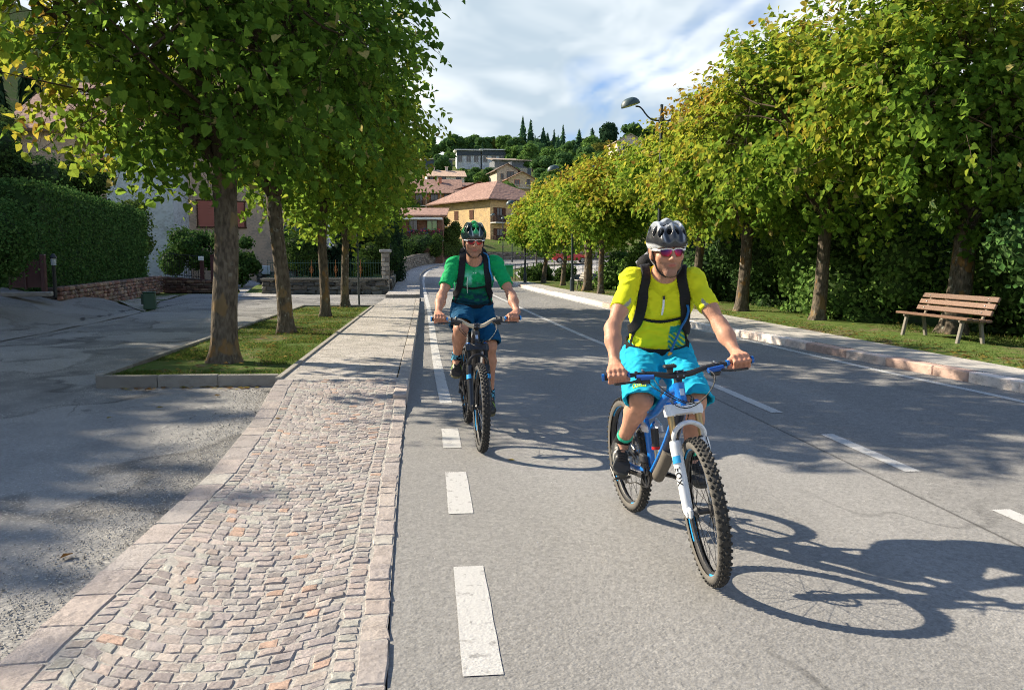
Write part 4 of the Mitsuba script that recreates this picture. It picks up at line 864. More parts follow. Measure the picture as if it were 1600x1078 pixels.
# litter bin
g = thing('litter_bin', 'small dark green square bin on the gravel before the stone wall', 'bin')
put('body', mv(TM(cbox((0, 0, .27), (.33, .33, .5), .02).vertices, cbox((0, 0, .27), (.33, .33, .5), .02).faces), (-8.28, 24.9, 0), .2), lin(34, 74, 54), 'satin', g, 20)
put('lid', mv(cbox((0, 0, .535), (.36, .36, .035), .012), (-8.28, 24.9, 0), .2), lin(30, 66, 48), 'satin', g, 20); put('bracket', mv(cbox((-.2, 0, .33), (.06, .16, .3), .01), (-8.28, 24.9, 0), .2), lin(26, 58, 44), 'satin', g, 20)
# iron fence and gate posts
def bar_fence(key, p0, p1, zb, zt, n, rad, color, zb1=None, rails=(.08, .92), spear=False):
    p0, p1 = A(p0, float), A(p1, float); zb1 = zb if zb1 is None else zb1; H = zt - zb
    for k in range(n):
        t = (k + .5) / n; p = p0 + (p1 - p0) * t; z = zb + (zb1 - zb) * t
        pts, rr = [(*p, z), (*p, z + H)], [rad, rad]
        if spear: pts.append((*p, z + H + .09)); rr += [.001]
        put('bar', tube(pts, rr, 5), color, 'satin', key, False)
    for f in rails: put('rail', tube([(*p0, zb + H * f), (*p1, zb1 + H * f)], rad * 1.3, 5), color, 'satin', key, False)
BLK = lin(34, 34, 36)
g = thing('iron_fence', 'black iron bar fence sloping down beside the clipped hedge', 'fence')
bar_fence(g, (-12.1, 38.5), (-10.45, 38.25), .74, 1.86, 15, .012, BLK, .62)
g = thing('gate_pillar', 'maroon gate post with a white entry phone on top of it', 'gate post')
put('post', cbox((-10.32, 38.2, 1.05), (.16, .16, 1.15), .012), MAR, 'satin', g, 20); put('entry_phone', cbox((-10.32, 38.08, 1.55), (.24, .07, .2), .015), lin(214, 220, 224), 'satin', g, 20)
g = thing('gate_pillar', 'plain maroon gate post just left of the nearest left trunk', 'gate post')
put('post', cbox((-9.86, 38.25, 1.08), (.16, .16, 1.2), .012), MAR * 1.15, 'satin', g, 20); put('cap', cbox((-9.86, 38.25, 1.70), (.2, .2, .04), .01), MAR, 'satin', g, 20)
g = thing('driveway_gate', 'low maroon driveway gate half hidden by the nearest left trunk', 'gate')
put('panel', between((-9.76, 38.28), (-8.95, 38.4), .5, 1.3, .04), MAR * .9, 'satin', g, False); put('top_rail', tube([(-9.76, 38.28, 1.34), (-8.95, 38.4, 1.34)], .03, 6), MAR, 'satin', g); put('gate_post', cbox((-8.88, 38.42, .9), (.12, .12, 1.0), .01), MAR, 'satin', g, 20)
# lit stone path and lawn strips
pth = fine(Polygon([(-7.7, 33.2), (-5.7, 33.4), (-7.2, 38), (-9.4, 46), (-11.5, 52), (-12.6, 52), (-10.2, 44), (-8.6, 38)]), 0, .5); v = pth.vertices.copy(); v[:, 2] = hz(v[:, 0], v[:, 1]) + .01 + .25 * sst(35, 50, v[:, 1])
put('path', TM(v, pth.faces), mat='joint_sand', smooth=True, kind='structure')
gx_, gy_ = (-10.5, -2.0), (34.9, 60)
xs, yy = np.meshgrid(np.linspace(-16, -1.95, 26), np.linspace(36.1, 66, 40), indexing='ij'); zz = hz(xs, yy) + .02 + .3 * sst(36.2, 40, yy) * sst(-1.9, -3, xs) + .045 * np.maximum(yy - 44, 0) * sst(-8.5, -5, xs)
i, j = np.meshgrid(np.arange(25), np.arange(39), indexing='ij'); q = i * 40 + j
put('lawn', TM(np.stack([xs, yy, zz - .02 - .5 * (xs < -8.6)], -1).reshape(-1, 3), quads(np.stack([q, q + 40, q + 41, q + 1], -1).reshape(-1, 4))), mat='turf', smooth=True, kind='structure')
# wall of round field stones with the green fence and its ornaments
w = thing('stone_wall', 'dark field stone wall with round boulders under the green iron fence', 'wall')
put('core', slab_wall((-7.2, 36.0), (-1.75, 35.7), -.1, .62, .35), lin(70, 68, 62), 'stone', w, False)
rubble(w, (-7.2, 35.95), (-1.72, 35.62), -.03, .6, .17, .12, .5, GRS, gl, .16, rough=.05); put('coping', cbox((-4.48, 35.85, .65), (5.5, .42, .07), .012, -.055), lin(128, 126, 118), 'stone', w, 20)
GRN = lin(30, 66, 58)
g = thing('iron_fence', 'dark green iron fence with three rust coloured diamond ornaments', 'fence')
bar_fence(g, (-7.0, 36.02), (-1.98, 35.8), .68, 1.42, 46, .011, GRN, spear=True)
for x in (-5.05, -4.0, -2.92):
    y = 35.92 - (x + 5) * .044; dia = [(x, y - .03, 1.05 + .02 + .19), (x + .085, y - .03, 1.05), (x, y - .03, .87), (x - .085, y - .03, 1.05)]
    put('ornament', cat(tube(dia, .018, 5, closed=True), tube([(x, y - .03, .72), (x, y - .03, 1.5)], .014, 5), hull([(x + a * .04, y - .03 + c * .02, 1.05 + b * .07) for a in (-1, 0, 1) for b in (-1, 0, 1) for c in (-1, 1) if abs(a) + abs(b) < 2])), lin(164, 104, 60), 'satin', g, 20)
w = thing('stone_pillar', 'square light stone pillar with flat cap at the street corner', 'pillar')
put('shaft', cbox((-1.82, 35.85, .9), (.34, .34, 1.84), .02), lin(120, 116, 108), 'stone', w, 20); put('cap', cbox((-1.82, 35.85, 1.88), (.52, .52, .14), .03), lin(158, 158, 156), 'stone', w, 20)
for k in range(9):
    for e in (-1, 1): put('stone', cbox((-1.82 + e * .085 + gl.normal(0, .01), 35.67, .12 + k * .195), (gl.uniform(.13, .17), .04, .16), .012), [lin(178, 172, 160), lin(150, 144, 134), lin(120, 116, 108)][gl.integers(3)], 'stone', w, 20)
w = thing('stone_wall', 'low stone wall running along the far left pavement behind the corner pillar', 'wall')
rubble(w, (-1.66, 36.05), (-1.95, 48), -.0, .62, .2, .25, .55, GRS, gl, .2, rough=.03); put('core', slab_wall((-1.76, 36.0), (-2.05, 48), -.1, .6, .3), lin(70, 68, 62), 'stone', w, False)
g = thing('iron_fence', 'dark iron fence along the far left pavement', 'fence'); bar_fence(g, (-1.86, 36.1), (-2.12, 46), .62, 1.45, 40, .012, GRN)
w = thing('stone_pillar', 'far stone pillar closing the pavement side wall', 'pillar'); put('shaft', cbox((-2.1, 46.4, .85), (.36, .36, 1.75), .02), lin(150, 146, 138), 'stone', w, 20); put('cap', cbox((-2.1, 46.4, 1.77), (.5, .5, .12), .03), lin(140, 140, 138), 'stone', w, 20)
def columnar(name, label, x, y, h, rad, n, cols, group=None, size=.1):
    z = float(hz(x, y)); lb = [((0, 0, h * (.12 + .12 * k)), (rad * (1 - .055 * k) * gl.uniform(.9, 1.1), rad * (1 - .055 * k), h * .13)) for k in range(8)]
    return bush(name, label, (x, y, z), lb, n, size, cols, 'tree' if h > 3 else 'shrub', group, spread=.5)
for k, (x, y, h) in enumerate([(-5.6, 41.0, 5.2), (-4.3, 42.5, 6.0), (-3.6, 40.5, 5.4)]):
    columnar('columnar_conifer', ['left dark columnar conifer behind the green fence', 'tallest middle columnar conifer behind the green fence', 'right dark columnar conifer behind the green fence'][k], x, y, h, .75, 3400, G_CONI * .9)
columnar('columnar_conifer', 'dark conifer at the pavement edge beyond the far pillar', -1.95, 50, 5.0, .62, 3600, G_CONI * 1.0)
bush('garden_shrub', 'sunlit yellow green shrub above the corner pillar', (-2.6, 40.6, .3), rand_lobes(gl, 7, .55, 2.2, .8, .5), 3200, .10, G_LIGHT, mat='leaf')
bush('garden_shrub', 'mid green shrub behind the green fence between the trunks', (-6.3, 39.5, .2), rand_lobes(gl, 7, .8, 1.6, 1.0, .6), 4200, .09, G_MID * .8)
bush('garden_shrub', 'low green shrub behind the fence left of the corner pillar', (-2.9, 38.4, .2), rand_lobes(gl, 6, .6, 1.1, .6, .5), 2600, .08, G_MID * .7)
bush('garden_shrub', 'dense dark shrub behind the columnar conifers', (-3.2, 46, .3), rand_lobes(gl, 9, 1.6, 2.6, 1.5, 1.0), 5000, .12, G_DARK * 1.2)
g = thing('sign_pole', 'thin dark sign pole at the end of the grass verge', 'pole'); put('pole', tube([(-2.1, 25.0, 0), (-2.12, 25.0, 2.75)], .03, 10), lin(58, 66, 68), 'satin', g); put('base', lathe([(.06, .0), (.06, .06), (.035, .1)], (-2.1, 25, 0.0), n=12), lin(60, 62, 62), 'satin', g)
put('sign', mv(lathe([(0, -.012), (.28, -.012), (.28, .012), (0, .012)], (0, 0, 0), (0, 1, 0), 24), (-2.12, 24.95, 3.0)), lin(120, 124, 126), 'satin', g)
g = thing('meter_box', 'white utility meter box set in the stone wall beneath the balcony', 'box'); put('box', cbox((-8.96, 45.9, .92), (.44, .2, .5), .015), lin(206, 214, 220), 'satin', g, 20); put('door', cbox((-8.96, 45.79, .92), (.38, .02, .44), .006), lin(196, 206, 214), 'satin', g, 20)
w = thing('stone_wall', 'rough stone wall around the white meter box', 'wall'); rubble(w, (-9.5, 46.1), (-7.4, 45.8), .0, .82, .17, .2, .45, [c * .9 for c in GRS], gl, .2); put('core', slab_wall((-9.5, 46.2), (-7.4, 45.9), -.1, .78, .3), lin(60, 58, 54), 'stone', w, False)
# the long house on the left and the house with the green balcony
PINK = lin(178, 112, 100); BEI = lin(196, 172, 150)
h = House('apartment_house', 'long beige house with blank grey end wall and pink shutters left of nearest tree', (-23.5, 49.0), -2, 14.5, 9, -.3, 9.0, BEI)
h.wall('A', 2.6).roof('gableA', 2.6, .5); 
h.window('A', 11.05, 4.15, 1.6, 1.55, PINK, closed=True); h.window('A', 12.6, 4.1, .7, 1.5, PINK, closed=True); h.window('A', 8.0, 6.9, 1.3, 1.4, PINK, closed=True)
k2 = House('apartment_house', '', (-17.35, 46.2), -2, 3.5, 3.2, -.3, 8.3, lin(188, 194, 200), root=h.key); k2.wall().roof('shed', .8, .3); put('wall', between((-18.35, 46.9), (-17.4, 46.9), -.3, 8.2, 2), BEI * .85, 'plaster', h.key, False)
put('shutter', cbox((-17.9, 46.86, 7.0), (.8, .06, 1.3), .01), PINK, 'matte', h.key, 20); put('drainpipe', tube([(-11.9 + .2, 48.5, 0), (-11.7, 48.5, 8.9)], .05, 8), lin(92, 56, 50), 'satin', h.key)
put('quoins', cat([cbox((-11.25 + .05 * (k % 2), 48.52, .3 + k * .3), (.55 - .1 * (k % 2), .06, .26), .01) for k in range(28)]), lin(150, 146, 140), 'stone', h.key, 20)
h = House('apartment_house', 'white house with a green panelled balcony and shady porch behind the second tree', (-12.9, 55.5), 0, 6.2, 8, -.2, 7.5, lin(206, 206, 206))
h.wall().roof('hip', 2, .8); k = put('balcony', box((-9.65, 53.6, 2.42), (4.4, 3.8, .4)), lin(168, 168, 164), 'plaster', h.key, False)
for t in range(6): put('panel', cbox((-11.55 + t * .74, 51.75, 3.2), (.7, .04, .8), .008), lin(38, 92, 74), 'satin', k, 20)
put('handrail', tube([(-11.9, 51.75, 3.72), (-7.5, 51.75, 3.72)], .03, 6), lin(70, 76, 74), 'satin', k); fl = np.c_[gl.uniform(-11.8, -7.5, 260), gl.normal(51.7, .12, 260), gl.normal(3.78, .12, 260)]
m, c = leafset(fl, np.tile([0, -.6, .8], (260, 1)), .11, A([lin(210, 84, 60), lin(200, 96, 90), lin(60, 100, 50), lin(50, 90, 40), lin(50, 90, 40)]), gl); put('flowers', m, c, 'matte', k, False, kind='stuff')
for x in (-11.7, -10.4, -9.0, -7.7): put('column', cbox((x, 51.9, 1.1), (.16, .16, 2.3), .01), lin(120, 122, 120), 'plaster', h.key, 20)
for t in (1.5, 3.2, 4.9): h.window('A', t, 4.5, 1.1, 2.0, PINK); h.window('A', t, 1.3, 1.2, 1.8, None)
# curved retaining wall beyond, with the lawn, hedge and trees above it
wl = left_edge[(left_edge[:, 1] >= 50.5)][:58]; wb = offset(wl, -1.45); s_ = np.r_[0, np.cumsum(np.linalg.norm(np.diff(wb, axis=0), axis=1))]
w = thing('retaining_wall', 'long curved grey stone retaining wall along the bend', 'wall'); tt = np.linspace(0, s_[-1], 90); c2 = np.c_[np.interp(tt, s_, wb[:, 0]), np.interp(tt, s_, wb[:, 1])]; zb = road_z(c2[:, 1]); top = zb + 1.0 + .25 * np.sin(tt * .05)
b2 = offset(c2, -.4); put('core', cat(ribbon(np.c_[c2, zb - .2], np.c_[c2, top]), ribbon(np.c_[c2, top], np.c_[b2, top])), lin(96, 90, 82), 'stone', w, False)
ms, cs = [], []
for r_ in range(6):
    t = 0.0
    while t < s_[-1] - .8:
        L = gl.uniform(.3, .75); p = A([np.interp([t, t + L], tt, c2[:, 0]), np.interp([t, t + L], tt, c2[:, 1])]).T; z = road_z(p[:, 1]).mean() + r_ * .175 + .02; d = unit(np.r_[p[1] - p[0], 0]); M = frame(d, A([-d[1], d[0], 0]), A([0, 0, 1.]), (*p.mean(0), z + .085))
        m = cbox((0, 0, 0), (L - .03, .1, .15), .02); m = mv(TM(m.vertices + gl.normal(0, .012, m.vertices.shape), m.faces), M=M); ms.append(m); cs.append(np.broadcast_to([lin(118, 112, 102), lin(98, 92, 84), lin(134, 126, 114)][gl.integers(3)] * gl.uniform(.75, 1.2), (len(m.vertices), 3))); t += L
put('stones', cat(ms), np.vstack(cs), 'stone', w, 25, kind='stuff')
lw = wb[::3]; o1, o2, o3 = offset(lw, -.4), offset(lw, -4), offset(lw, -11); zt = road_z(lw[:, 1]) + .98
put('lawn', cat(ribbon(np.c_[o2, zt + 1.1], np.c_[o1, zt]), ribbon(np.c_[o3, zt + 2.0], np.c_[o2, zt + 1.1])), mat='turf', smooth=True, kind='structure')
hedge('clipped_hedge', 'small yellow green clipped hedge above the curved retaining wall', (2.0, 86.5), (4.6, 92.0), 1.9, 3.3, 1.0, 2600, .12, G_LIGHT * .8)
bush('garden_tree', 'feathery pale tree on a thin stem before the yellow house', (2.7, 89, 1.8), rand_lobes(gl, 9, 1.0, 2.9, 1.3, .7), 3600, .13, G_LIGHT * .75, 'tree', trunk=2.2)
for k, (x, y, zz_, hh, cc) in enumerate([(-1.8, 78, 1.6, 2.2, G_MID), (-.6, 82, 2.0, 2.6, G_DARK * 1.3), (.9, 84, 2.2, 2.4, G_MID * .8), (-2.6, 74, 1.5, 1.8, G_MID * .7), (-3.4, 82, 2.4, 3.4, G_DARK * 1.2), (5.0, 97, 2.4, 2.8, G_DARK * 1.5), (6.6, 103, 2.6, 2.2, G_MID)]):
    bush('garden_shrub', ['green shrub on the lawn below the awning', 'dark shrub on the lawn below the flower railing', 'rounded green shrub right of the flower railing', 'small dark shrub low on the lawn above the curved wall', 'tall dark shrub at the left end of the lawn', 'dark shrub before the yellow house', 'green shrub at the foot of the yellow house'][k], (x, y, zz_ - .4), rand_lobes(gl, 6, .8, hh * .45, hh * .3, hh * .28), 1700, .13, cc)
# ================================================================ right side: bench, lamps, shrubs, wall, square
def slat(p0, p1, w, t, up, b=.006):
    """a plank from p0 to p1, w wide along up x axis"""
    p0, p1 = A(p0, float), A(p1, float); x = unit(p1 - p0); z = unit(A(up, float) - x * (x @ A(up, float))); y = np.cross(z, x)
    return mv(cbox((0, 0, 0), (np.linalg.norm(p1 - p0), w, t), b), M=frame(x, y, z, (p0 + p1) / 2))
BW = lin(112, 88, 74)
def bench(name, label, x, y, z, L=1.95, BW=BW):
    k = thing(name, label, 'bench'); y0, y1 = y - L / 2, y + L / 2
    for i, dx in enumerate((.05, .165, .28, .395)): put('seat_slat', slat((x + dx, y0, z + .43 - .012 * i), (x + dx, y1, z + .43 - .012 * i), .10, .04, (-.03, 0, 1)), BW * rng.uniform(.85, 1.15), 'satin', k, 20)
    for i in range(3): put('back_slat', slat((x + .43 + .055 * i, y0, z + .52 + .108 * i), (x + .43 + .055 * i, y1, z + .52 + .108 * i), .09, .04, (1, 0, -.42)), BW * rng.uniform(.85, 1.15), 'satin', k, 20)
    for e in (y0 + .22, y1 - .22):
        put('leg', slat((x + .0, e, z - .05), (x + .09, e, z + .40), .06, .05, (1, 0, 0)), lin(126, 121, 112), 'matte', k, 20); put('leg', slat((x + .47, e, z - .05), (x + .40, e, z + .385), .06, .05, (1, 0, 0)), lin(126, 121, 112), 'matte', k, 20)
        put('seat_bearer', slat((x + .02, e, z + .39), (x + .46, e, z + .37), .05, .04, (0, 0, 1)), lin(110, 104, 96), 'matte', k, 20); put('back_bearer', slat((x + .40, e, z + .34), (x + .575, e, z + .77), .05, .035, (1, 0, -.4)), lin(120, 112, 100), 'matte', k, 20)
        for i in range(3): put('bolt', mv(trimesh.creation.icosphere(subdivisions=1, radius=.014), (x + .405 + .055 * i, e, z + .525 + .108 * i)), lin(214, 208, 198), 'metal', k, True)
    return k
bench('park_bench', 'brown slatted bench on the grass before the forked linden', 8.55, 12.8, .13)
bench('park_bench', 'small distant pale bench beside the second street lamp', 6.75, 36.4, .13, 1.7, lin(150, 146, 138))
IRON = lin(42, 54, 60)
def lamp(name, label, x, y, z, H, arms=1.0, catg='street lamp', group=None):
    k = thing(name, label, catg, group); put('base', mv(lathe([(.10, -.05), (.10, .5), (.075, .56), (.062, .6)], n=14), (x, y, z)), IRON, 'satin', k)
    put('pole', tube([(x, y, z + .5), (x, y, z + H * .55), (x, y, z + H)], [.06, .05, .042], 12), IRON, 'satin', k); put('collar', mv(lathe([(.05, -.09), (.085, -.06), (.085, .06), (.05, .09)], n=12), (x, y, z + H - .38)), IRON, 'satin', k); put('finial', mv(lathe([(.042, 0), (.05, .02), (0, .05)], n=12), (x, y, z + H)), IRON, 'satin', k)
    for e in (-1, 1):
        q = spline([(x + e * .05, y, z + H - .38), (x + e * .28 * arms, y, z + H - .36), (x + e * .46 * arms, y, z + H - .20), (x + e * .58 * arms, y, z + H - .06), (x + e * .72 * arms, y, z + H - .03)], 14)
        ak = put('arm', tube(q, .022, 8), IRON, 'satin', k)
        c = A([x + e * .86 * arms, y, z + H + .0]); th = e * .30
        prof = [(0, .15), (.07, .142), (.12, .11), (.155, .055), (.165, 0), (.16, -.012)]; prof = [(a * 1.3, b * 1.3) for a, b in prof]; dome = lathe(prof, n=20); dv = dome.vertices * A([1.25, 1, 1]); R = A([[math.cos(th), 0, math.sin(th)], [0, 1, 0], [-math.sin(th), 0, math.cos(th)]])
        put('lamp_head', mv(TM(dv @ R.T, dome.faces), c), lin(66, 84, 88), 'satin', ak); pl = lathe([(0, -.02), (.13, -.016), (.2, .0)], n=20); put('lamp_glass', mv(TM((pl.vertices * A([1.22, 1, 1])) @ R.T, pl.faces), c + A([0, 0, -.004])), lin(150, 150, 140), 'glass', ak)
    return k
lamp('street_lamp', 'nearest tall lamp with two curved arms rising behind the yellow rider', 6.35, 21.5, .13, 5.5)
lamp('street_lamp', 'second double armed lamp half sunk in the linden crowns', 6.3, 34.4, .13, 5.2)
lamp('street_lamp', 'third double armed lamp hidden up to its pole by the last lindens', 5.75, 46.8, .13, 4.6)
lamp('street_lamp', 'far slim double lamp before the balconies of the yellow house', 8.35, 88, .9, 5.4, 1.3)
lamp('street_lamp', 'farthest double lamp right before the yellow house', 9.9, 93, 1.0, 5.2, 1.2)
sr = np.random.default_rng(77)
SHR = [(10.9, 11.5, 3.0, G_HEDGE * 1.2, 'dark green shrub at the right edge behind the bench'), (11.9, 14.5, 3.3, G_MID * 1.47, 'tall dark green shrub behind the forked linden'), (10.7, 17.6, 3.0, G_MID * 1.54, 'leafy green shrub between the bench and the orange lichened linden'), (10.5, 20.4, 3.2, G_MID * 1.75, 'bright green feathery shrub left of the orange lichened trunk'), (11.1, 23.5, 3.4, G_DARK * 1.54, 'very dark shrub right of the pale kinked trunk'), (10.2, 27.2, 3.2, G_DARK * 1.82, 'dark shrub behind the yellow rider'), (9.3, 32.0, 2.4, G_MID * 1.75, 'sunny green shrub behind the slim straight trunk'), (9.2, 37.0, 2.2, G_MID * 1.47, 'green shrub right of the broad dark trunk')]
for x, y, h, cc, lb in SHR:
    bush('roadside_shrub', lb, (x, y, -.35), rand_lobes(sr, 12, 1.35, h * .5, h * .42, .85), 8500 if y < 25 else 4500, .095 if y < 25 else .12, cc, 'shrub', r=sr, spread=.8, inner=.72)
for i, (x, y, h) in enumerate([(16, 13, 6.5), (15.8, 18, 7), (15, 23, 6.8), (14.6, 28.5, 6.4), (13.6, 34.5, 5.4), (13, 41, 5), (15.5, 9.0, 6.5), (19, 16, 8), (19, 24, 8)]):
    bush('dark_conifer', ['dark conifer mass behind the bench at the right edge', 'dark conifer behind the leafy green shrub', 'dark conifer behind the very dark shrub', 'dark conifer behind the yellow rider', 'dark conifer behind the slim straight trunk', 'dark conifer behind the farthest shrubs', 'dark conifer cut by the right edge', 'tall dark conifer in the second row behind the bench', 'tall dark conifer in the second row behind the leafy shrubs'][i], (x, y, -.8), rand_lobes(sr, 12, 1.9, h * .5, h * .45, 1.4), 5200, .17, G_CONI * 1.3, 'tree', r=sr, spread=.8, inner=.7, trunk=2)
for k, (x, y, h) in enumerate([(6.6, 50.5, 1.1), (7.6, 51.0, 1.3), (8.7, 50.0, 1.2)]):
    bush('roadside_shrub', ['left low shrub under the square railing', 'middle low shrub under the square railing', 'right low shrub under the square railing'][k], (x, y, 0), rand_lobes(sr, 6, .6, h * .5, h * .35, .45), 1600, .10, G_MID * .9, 'shrub', r=sr)
# the raised square with its retaining wall and railing, a red car and a green container
w = thing('square_wall', 'dark grey retaining wall of the square behind the lindens', 'wall'); put('face', slab_wall((7.6, 54.5), (22, 60), -1.2, .25, .4, .95), lin(86, 88, 92), 'plaster', w, False)
sq = fine(Polygon([(6.5, 55.5), (7.7, 55), (22, 60.5), (40, 62), (40, 90), (25, 90), (17, 85.5), (12, 80), (8.9, 73), (7.2, 66)]), 0, 2.0); v = sq.vertices.copy(); v[:, 2] = hz(v[:, 0], v[:, 1]) + .06 + .35 * sst(7, 12, v[:, 0]) * (1 - sst(64, 80, v[:, 1]))
put('square', TM(v, sq.faces), mat='concrete', smooth=True, kind='structure')
g = thing('railing', 'dark railing along the edge of the square', 'railing')
for (a, b, za, zb_, n) in (((5.9, 53.5), (7.7, 54.6), .15, .3, 4), ((7.7, 54.6), (22, 60.1), .3, 1.0, 26)):
    for f in (.35, .7, 1.0): put('rail', tube([(*a, za + f), (*b, zb_ + f)], .022, 6), lin(40, 44, 50), 'satin', g)
    for t in range(n): p = A(a) + (A(b) - A(a)) * t / n; z = za + (zb_ - za) * t / n; put('post', tube([(*p, z - .1), (*p, z + 1.02)], .03, 6), lin(40, 44, 50), 'satin', g)
g = thing('waste_container', 'bright green waste container at the corner of the square railing', 'container')
put('body', cbox((5.85, 57.4, .62), (.62, .6, .75), .04), lin(28, 150, 84), 'satin', g, 20); put('lid', cbox((5.85, 57.4, 1.04), (.68, .66, .1), .03), lin(24, 130, 74), 'satin', g, 20)
for e in (-1, 1): put('wheel', mv(lathe([(.08, -.03), (.1, -.02), (.1, .02), (.08, .03)], (0, 0, 0), (1, 0, 0), 10), (5.85 + e * .25, 57.2, .2)), (.02, .02, .02), 'rubber', g)
def car(x, y, z, rz):
    k = thing('parked_car', 'red hatchback parked on the square behind the linden trunks', 'car'); M = place(x, y, z, rz)
    side = [(-1.95, .42), (-2.0, .75), (-1.93, .98), (-1.62, 1.08), (-1.35, 1.42), (.25, 1.46), (.95, 1.02), (1.75, .90), (1.98, .70), (2.0, .40), (1.6, .30), (-1.6, .30)]
    n = len(side); v, c2 = [], A(side).mean(0)
    for yy, s in ((-.80, .95), (-.84, 1.0), (.84, 1.0), (.80, .95)):
        for px, pz in side: inn = .12 * max(0, (pz - .95)) / .5; v.append(((px - c2[0]) * s + c2[0], yy * (1 - inn), (pz - c2[1]) * s + c2[1]))
    f = []
    for a in range(3):
        for j in range(n): f += [(a * n + j, (a + 1) * n + j, (a + 1) * n + (j + 1) % n), (a * n + j, (a + 1) * n + (j + 1) % n, a * n + (j + 1) % n)]
    v += [(c2[0], -.80, c2[1]), (c2[0], .80, c2[1])]
    for j in range(n): f += [(4 * n, j, (j + 1) % n), (4 * n + 1, 3 * n + (j + 1) % n, 3 * n + j)]
    m = TM(v, f); put('body', m, lin(196, 30, 34), 'gloss', k, 25, M=M)
    for e in (-1, 1):
        for q in ([(-1.3, 1.05), (-1.2, 1.36), (-.45, 1.39), (-.45, 1.04)], [(-.38, 1.04), (-.38, 1.39), (.2, 1.38), (.75, 1.03)]): put('window', TM([(a, e * (.845 * (1 - .12 * max(0, (b - .95)) / .5)), b) for a, b in q], [[0, 1, 2], [0, 2, 3]]), (.02, .022, .025), 'glass', k, False, M=M)
        for wx in (-1.25, 1.28): wk = put('wheel', mv(lathe([(0, -.1), (.22, -.1), (.31, -.08), (.31, .08), (.22, .1), (0, .1)], (0, 0, 0), (0, 1, 0), 18), (wx, e * .78, .31)), (.025, .025, .026), 'rubber', k, M=M); put('hub_cap', mv(lathe([(0, .11), (.18, .105), (.2, .09)], (0, 0, 0), (0, e, 0), 14), (wx, e * .78, .31)), lin(170, 172, 174), 'metal', wk, M=M)
    put('rear_window', TM([(-1.64, -.62, 1.09), (-1.64, .62, 1.09), (-1.40, .56, 1.38), (-1.40, -.56, 1.38)], [[0, 2, 1], [0, 3, 2]]), (.02, .022, .025), 'glass', k, False, M=M); put('windscreen', TM([(.92, -.66, 1.05), (.92, .66, 1.05), (.3, .58, 1.44), (.3, -.58, 1.44)], [[0, 1, 2], [0, 2, 3]]), (.02, .022, .025), 'glass', k, False, M=M)
    for e in (-1, 1): put('tail_lamp', cbox((-1.98, e * .68, .86), (.06, .2, .16), .015), lin(150, 14, 16), 'gloss', k, 20, M=M); put('headlight', cbox((1.9, e * .62, .74), (.12, .28, .14), .03), lin(220, 224, 226), 'gloss', k, 20, M=M)
car(15.9, 88, float(hz(15.9, 88)) + .05, math.radians(-6))
far_tree('m0', 11.6, 84.5, 4.6, 1, .9, 'garden_tree', 'young tree with a thin trunk on the square left of the red car', 'tree', None)
# ================================================================ the lindens lining the road
def lerp_cols(c, w, r, n): return A(c)[r.choice(len(c), n, p=A(w) / sum(w))]
LG = [(.095, .19, .032), (.155, .275, .040), (.21, .32, .042), (.34, .385, .048), (.46, .41, .05), (.34, .22, .045)]
def heart_leaves(pos, nrm, axis, size, cols, r, simple=False):
    n = len(pos); d = nrm / (np.linalg.norm(nrm, axis=1, keepdims=True) + 1e-9)
    a = axis - d * (axis * d).sum(1, keepdims=True); a /= np.linalg.norm(a, axis=1, keepdims=True) + 1e-9; b = np.cross(d, a)
    s = (size * r.uniform(.6, 1.25, n))[:, None]; fold = r.uniform(.05, .30, (n, 1)) * s; curl = r.uniform(.05, .35, (n, 1)) * s
    if simple:
        v = np.stack([pos - a * s * .5, pos + b * s * .52 + d * fold, pos + a * s * .6 - d * curl, pos - b * s * .52 + d * fold], 1); f = A([[0, 2, 1], [0, 3, 2]]); k = 4
    else:
        v = np.stack([pos - a * s * .38, pos - a * s * .50 + b * s * .22 + d * fold * .4, pos - a * s * .20 + b * s * .52 + d * fold, pos + a * s * .18 + b * s * .36 + d * fold * .7 - d * curl * .3, pos + a * s * .62 - d * curl,
                      pos + a * s * .18 - b * s * .36 + d * fold * .7 - d * curl * .3, pos - a * s * .20 - b * s * .52 + d * fold, pos - a * s * .50 - b * s * .22 + d * fold * .4], 1)
        f = A([[0, 2, 1], [0, 3, 2], [0, 4, 3], [0, 5, 4], [0, 6, 5], [0, 7, 6]]); k = 8
    c = cols * r.uniform(.75, 1.25, (n, 1))
    return TM(v.reshape(-1, 3), (f[None] + (np.arange(n) * k)[:, None, None]).reshape(-1, 3)), np.repeat(c, k, 0)
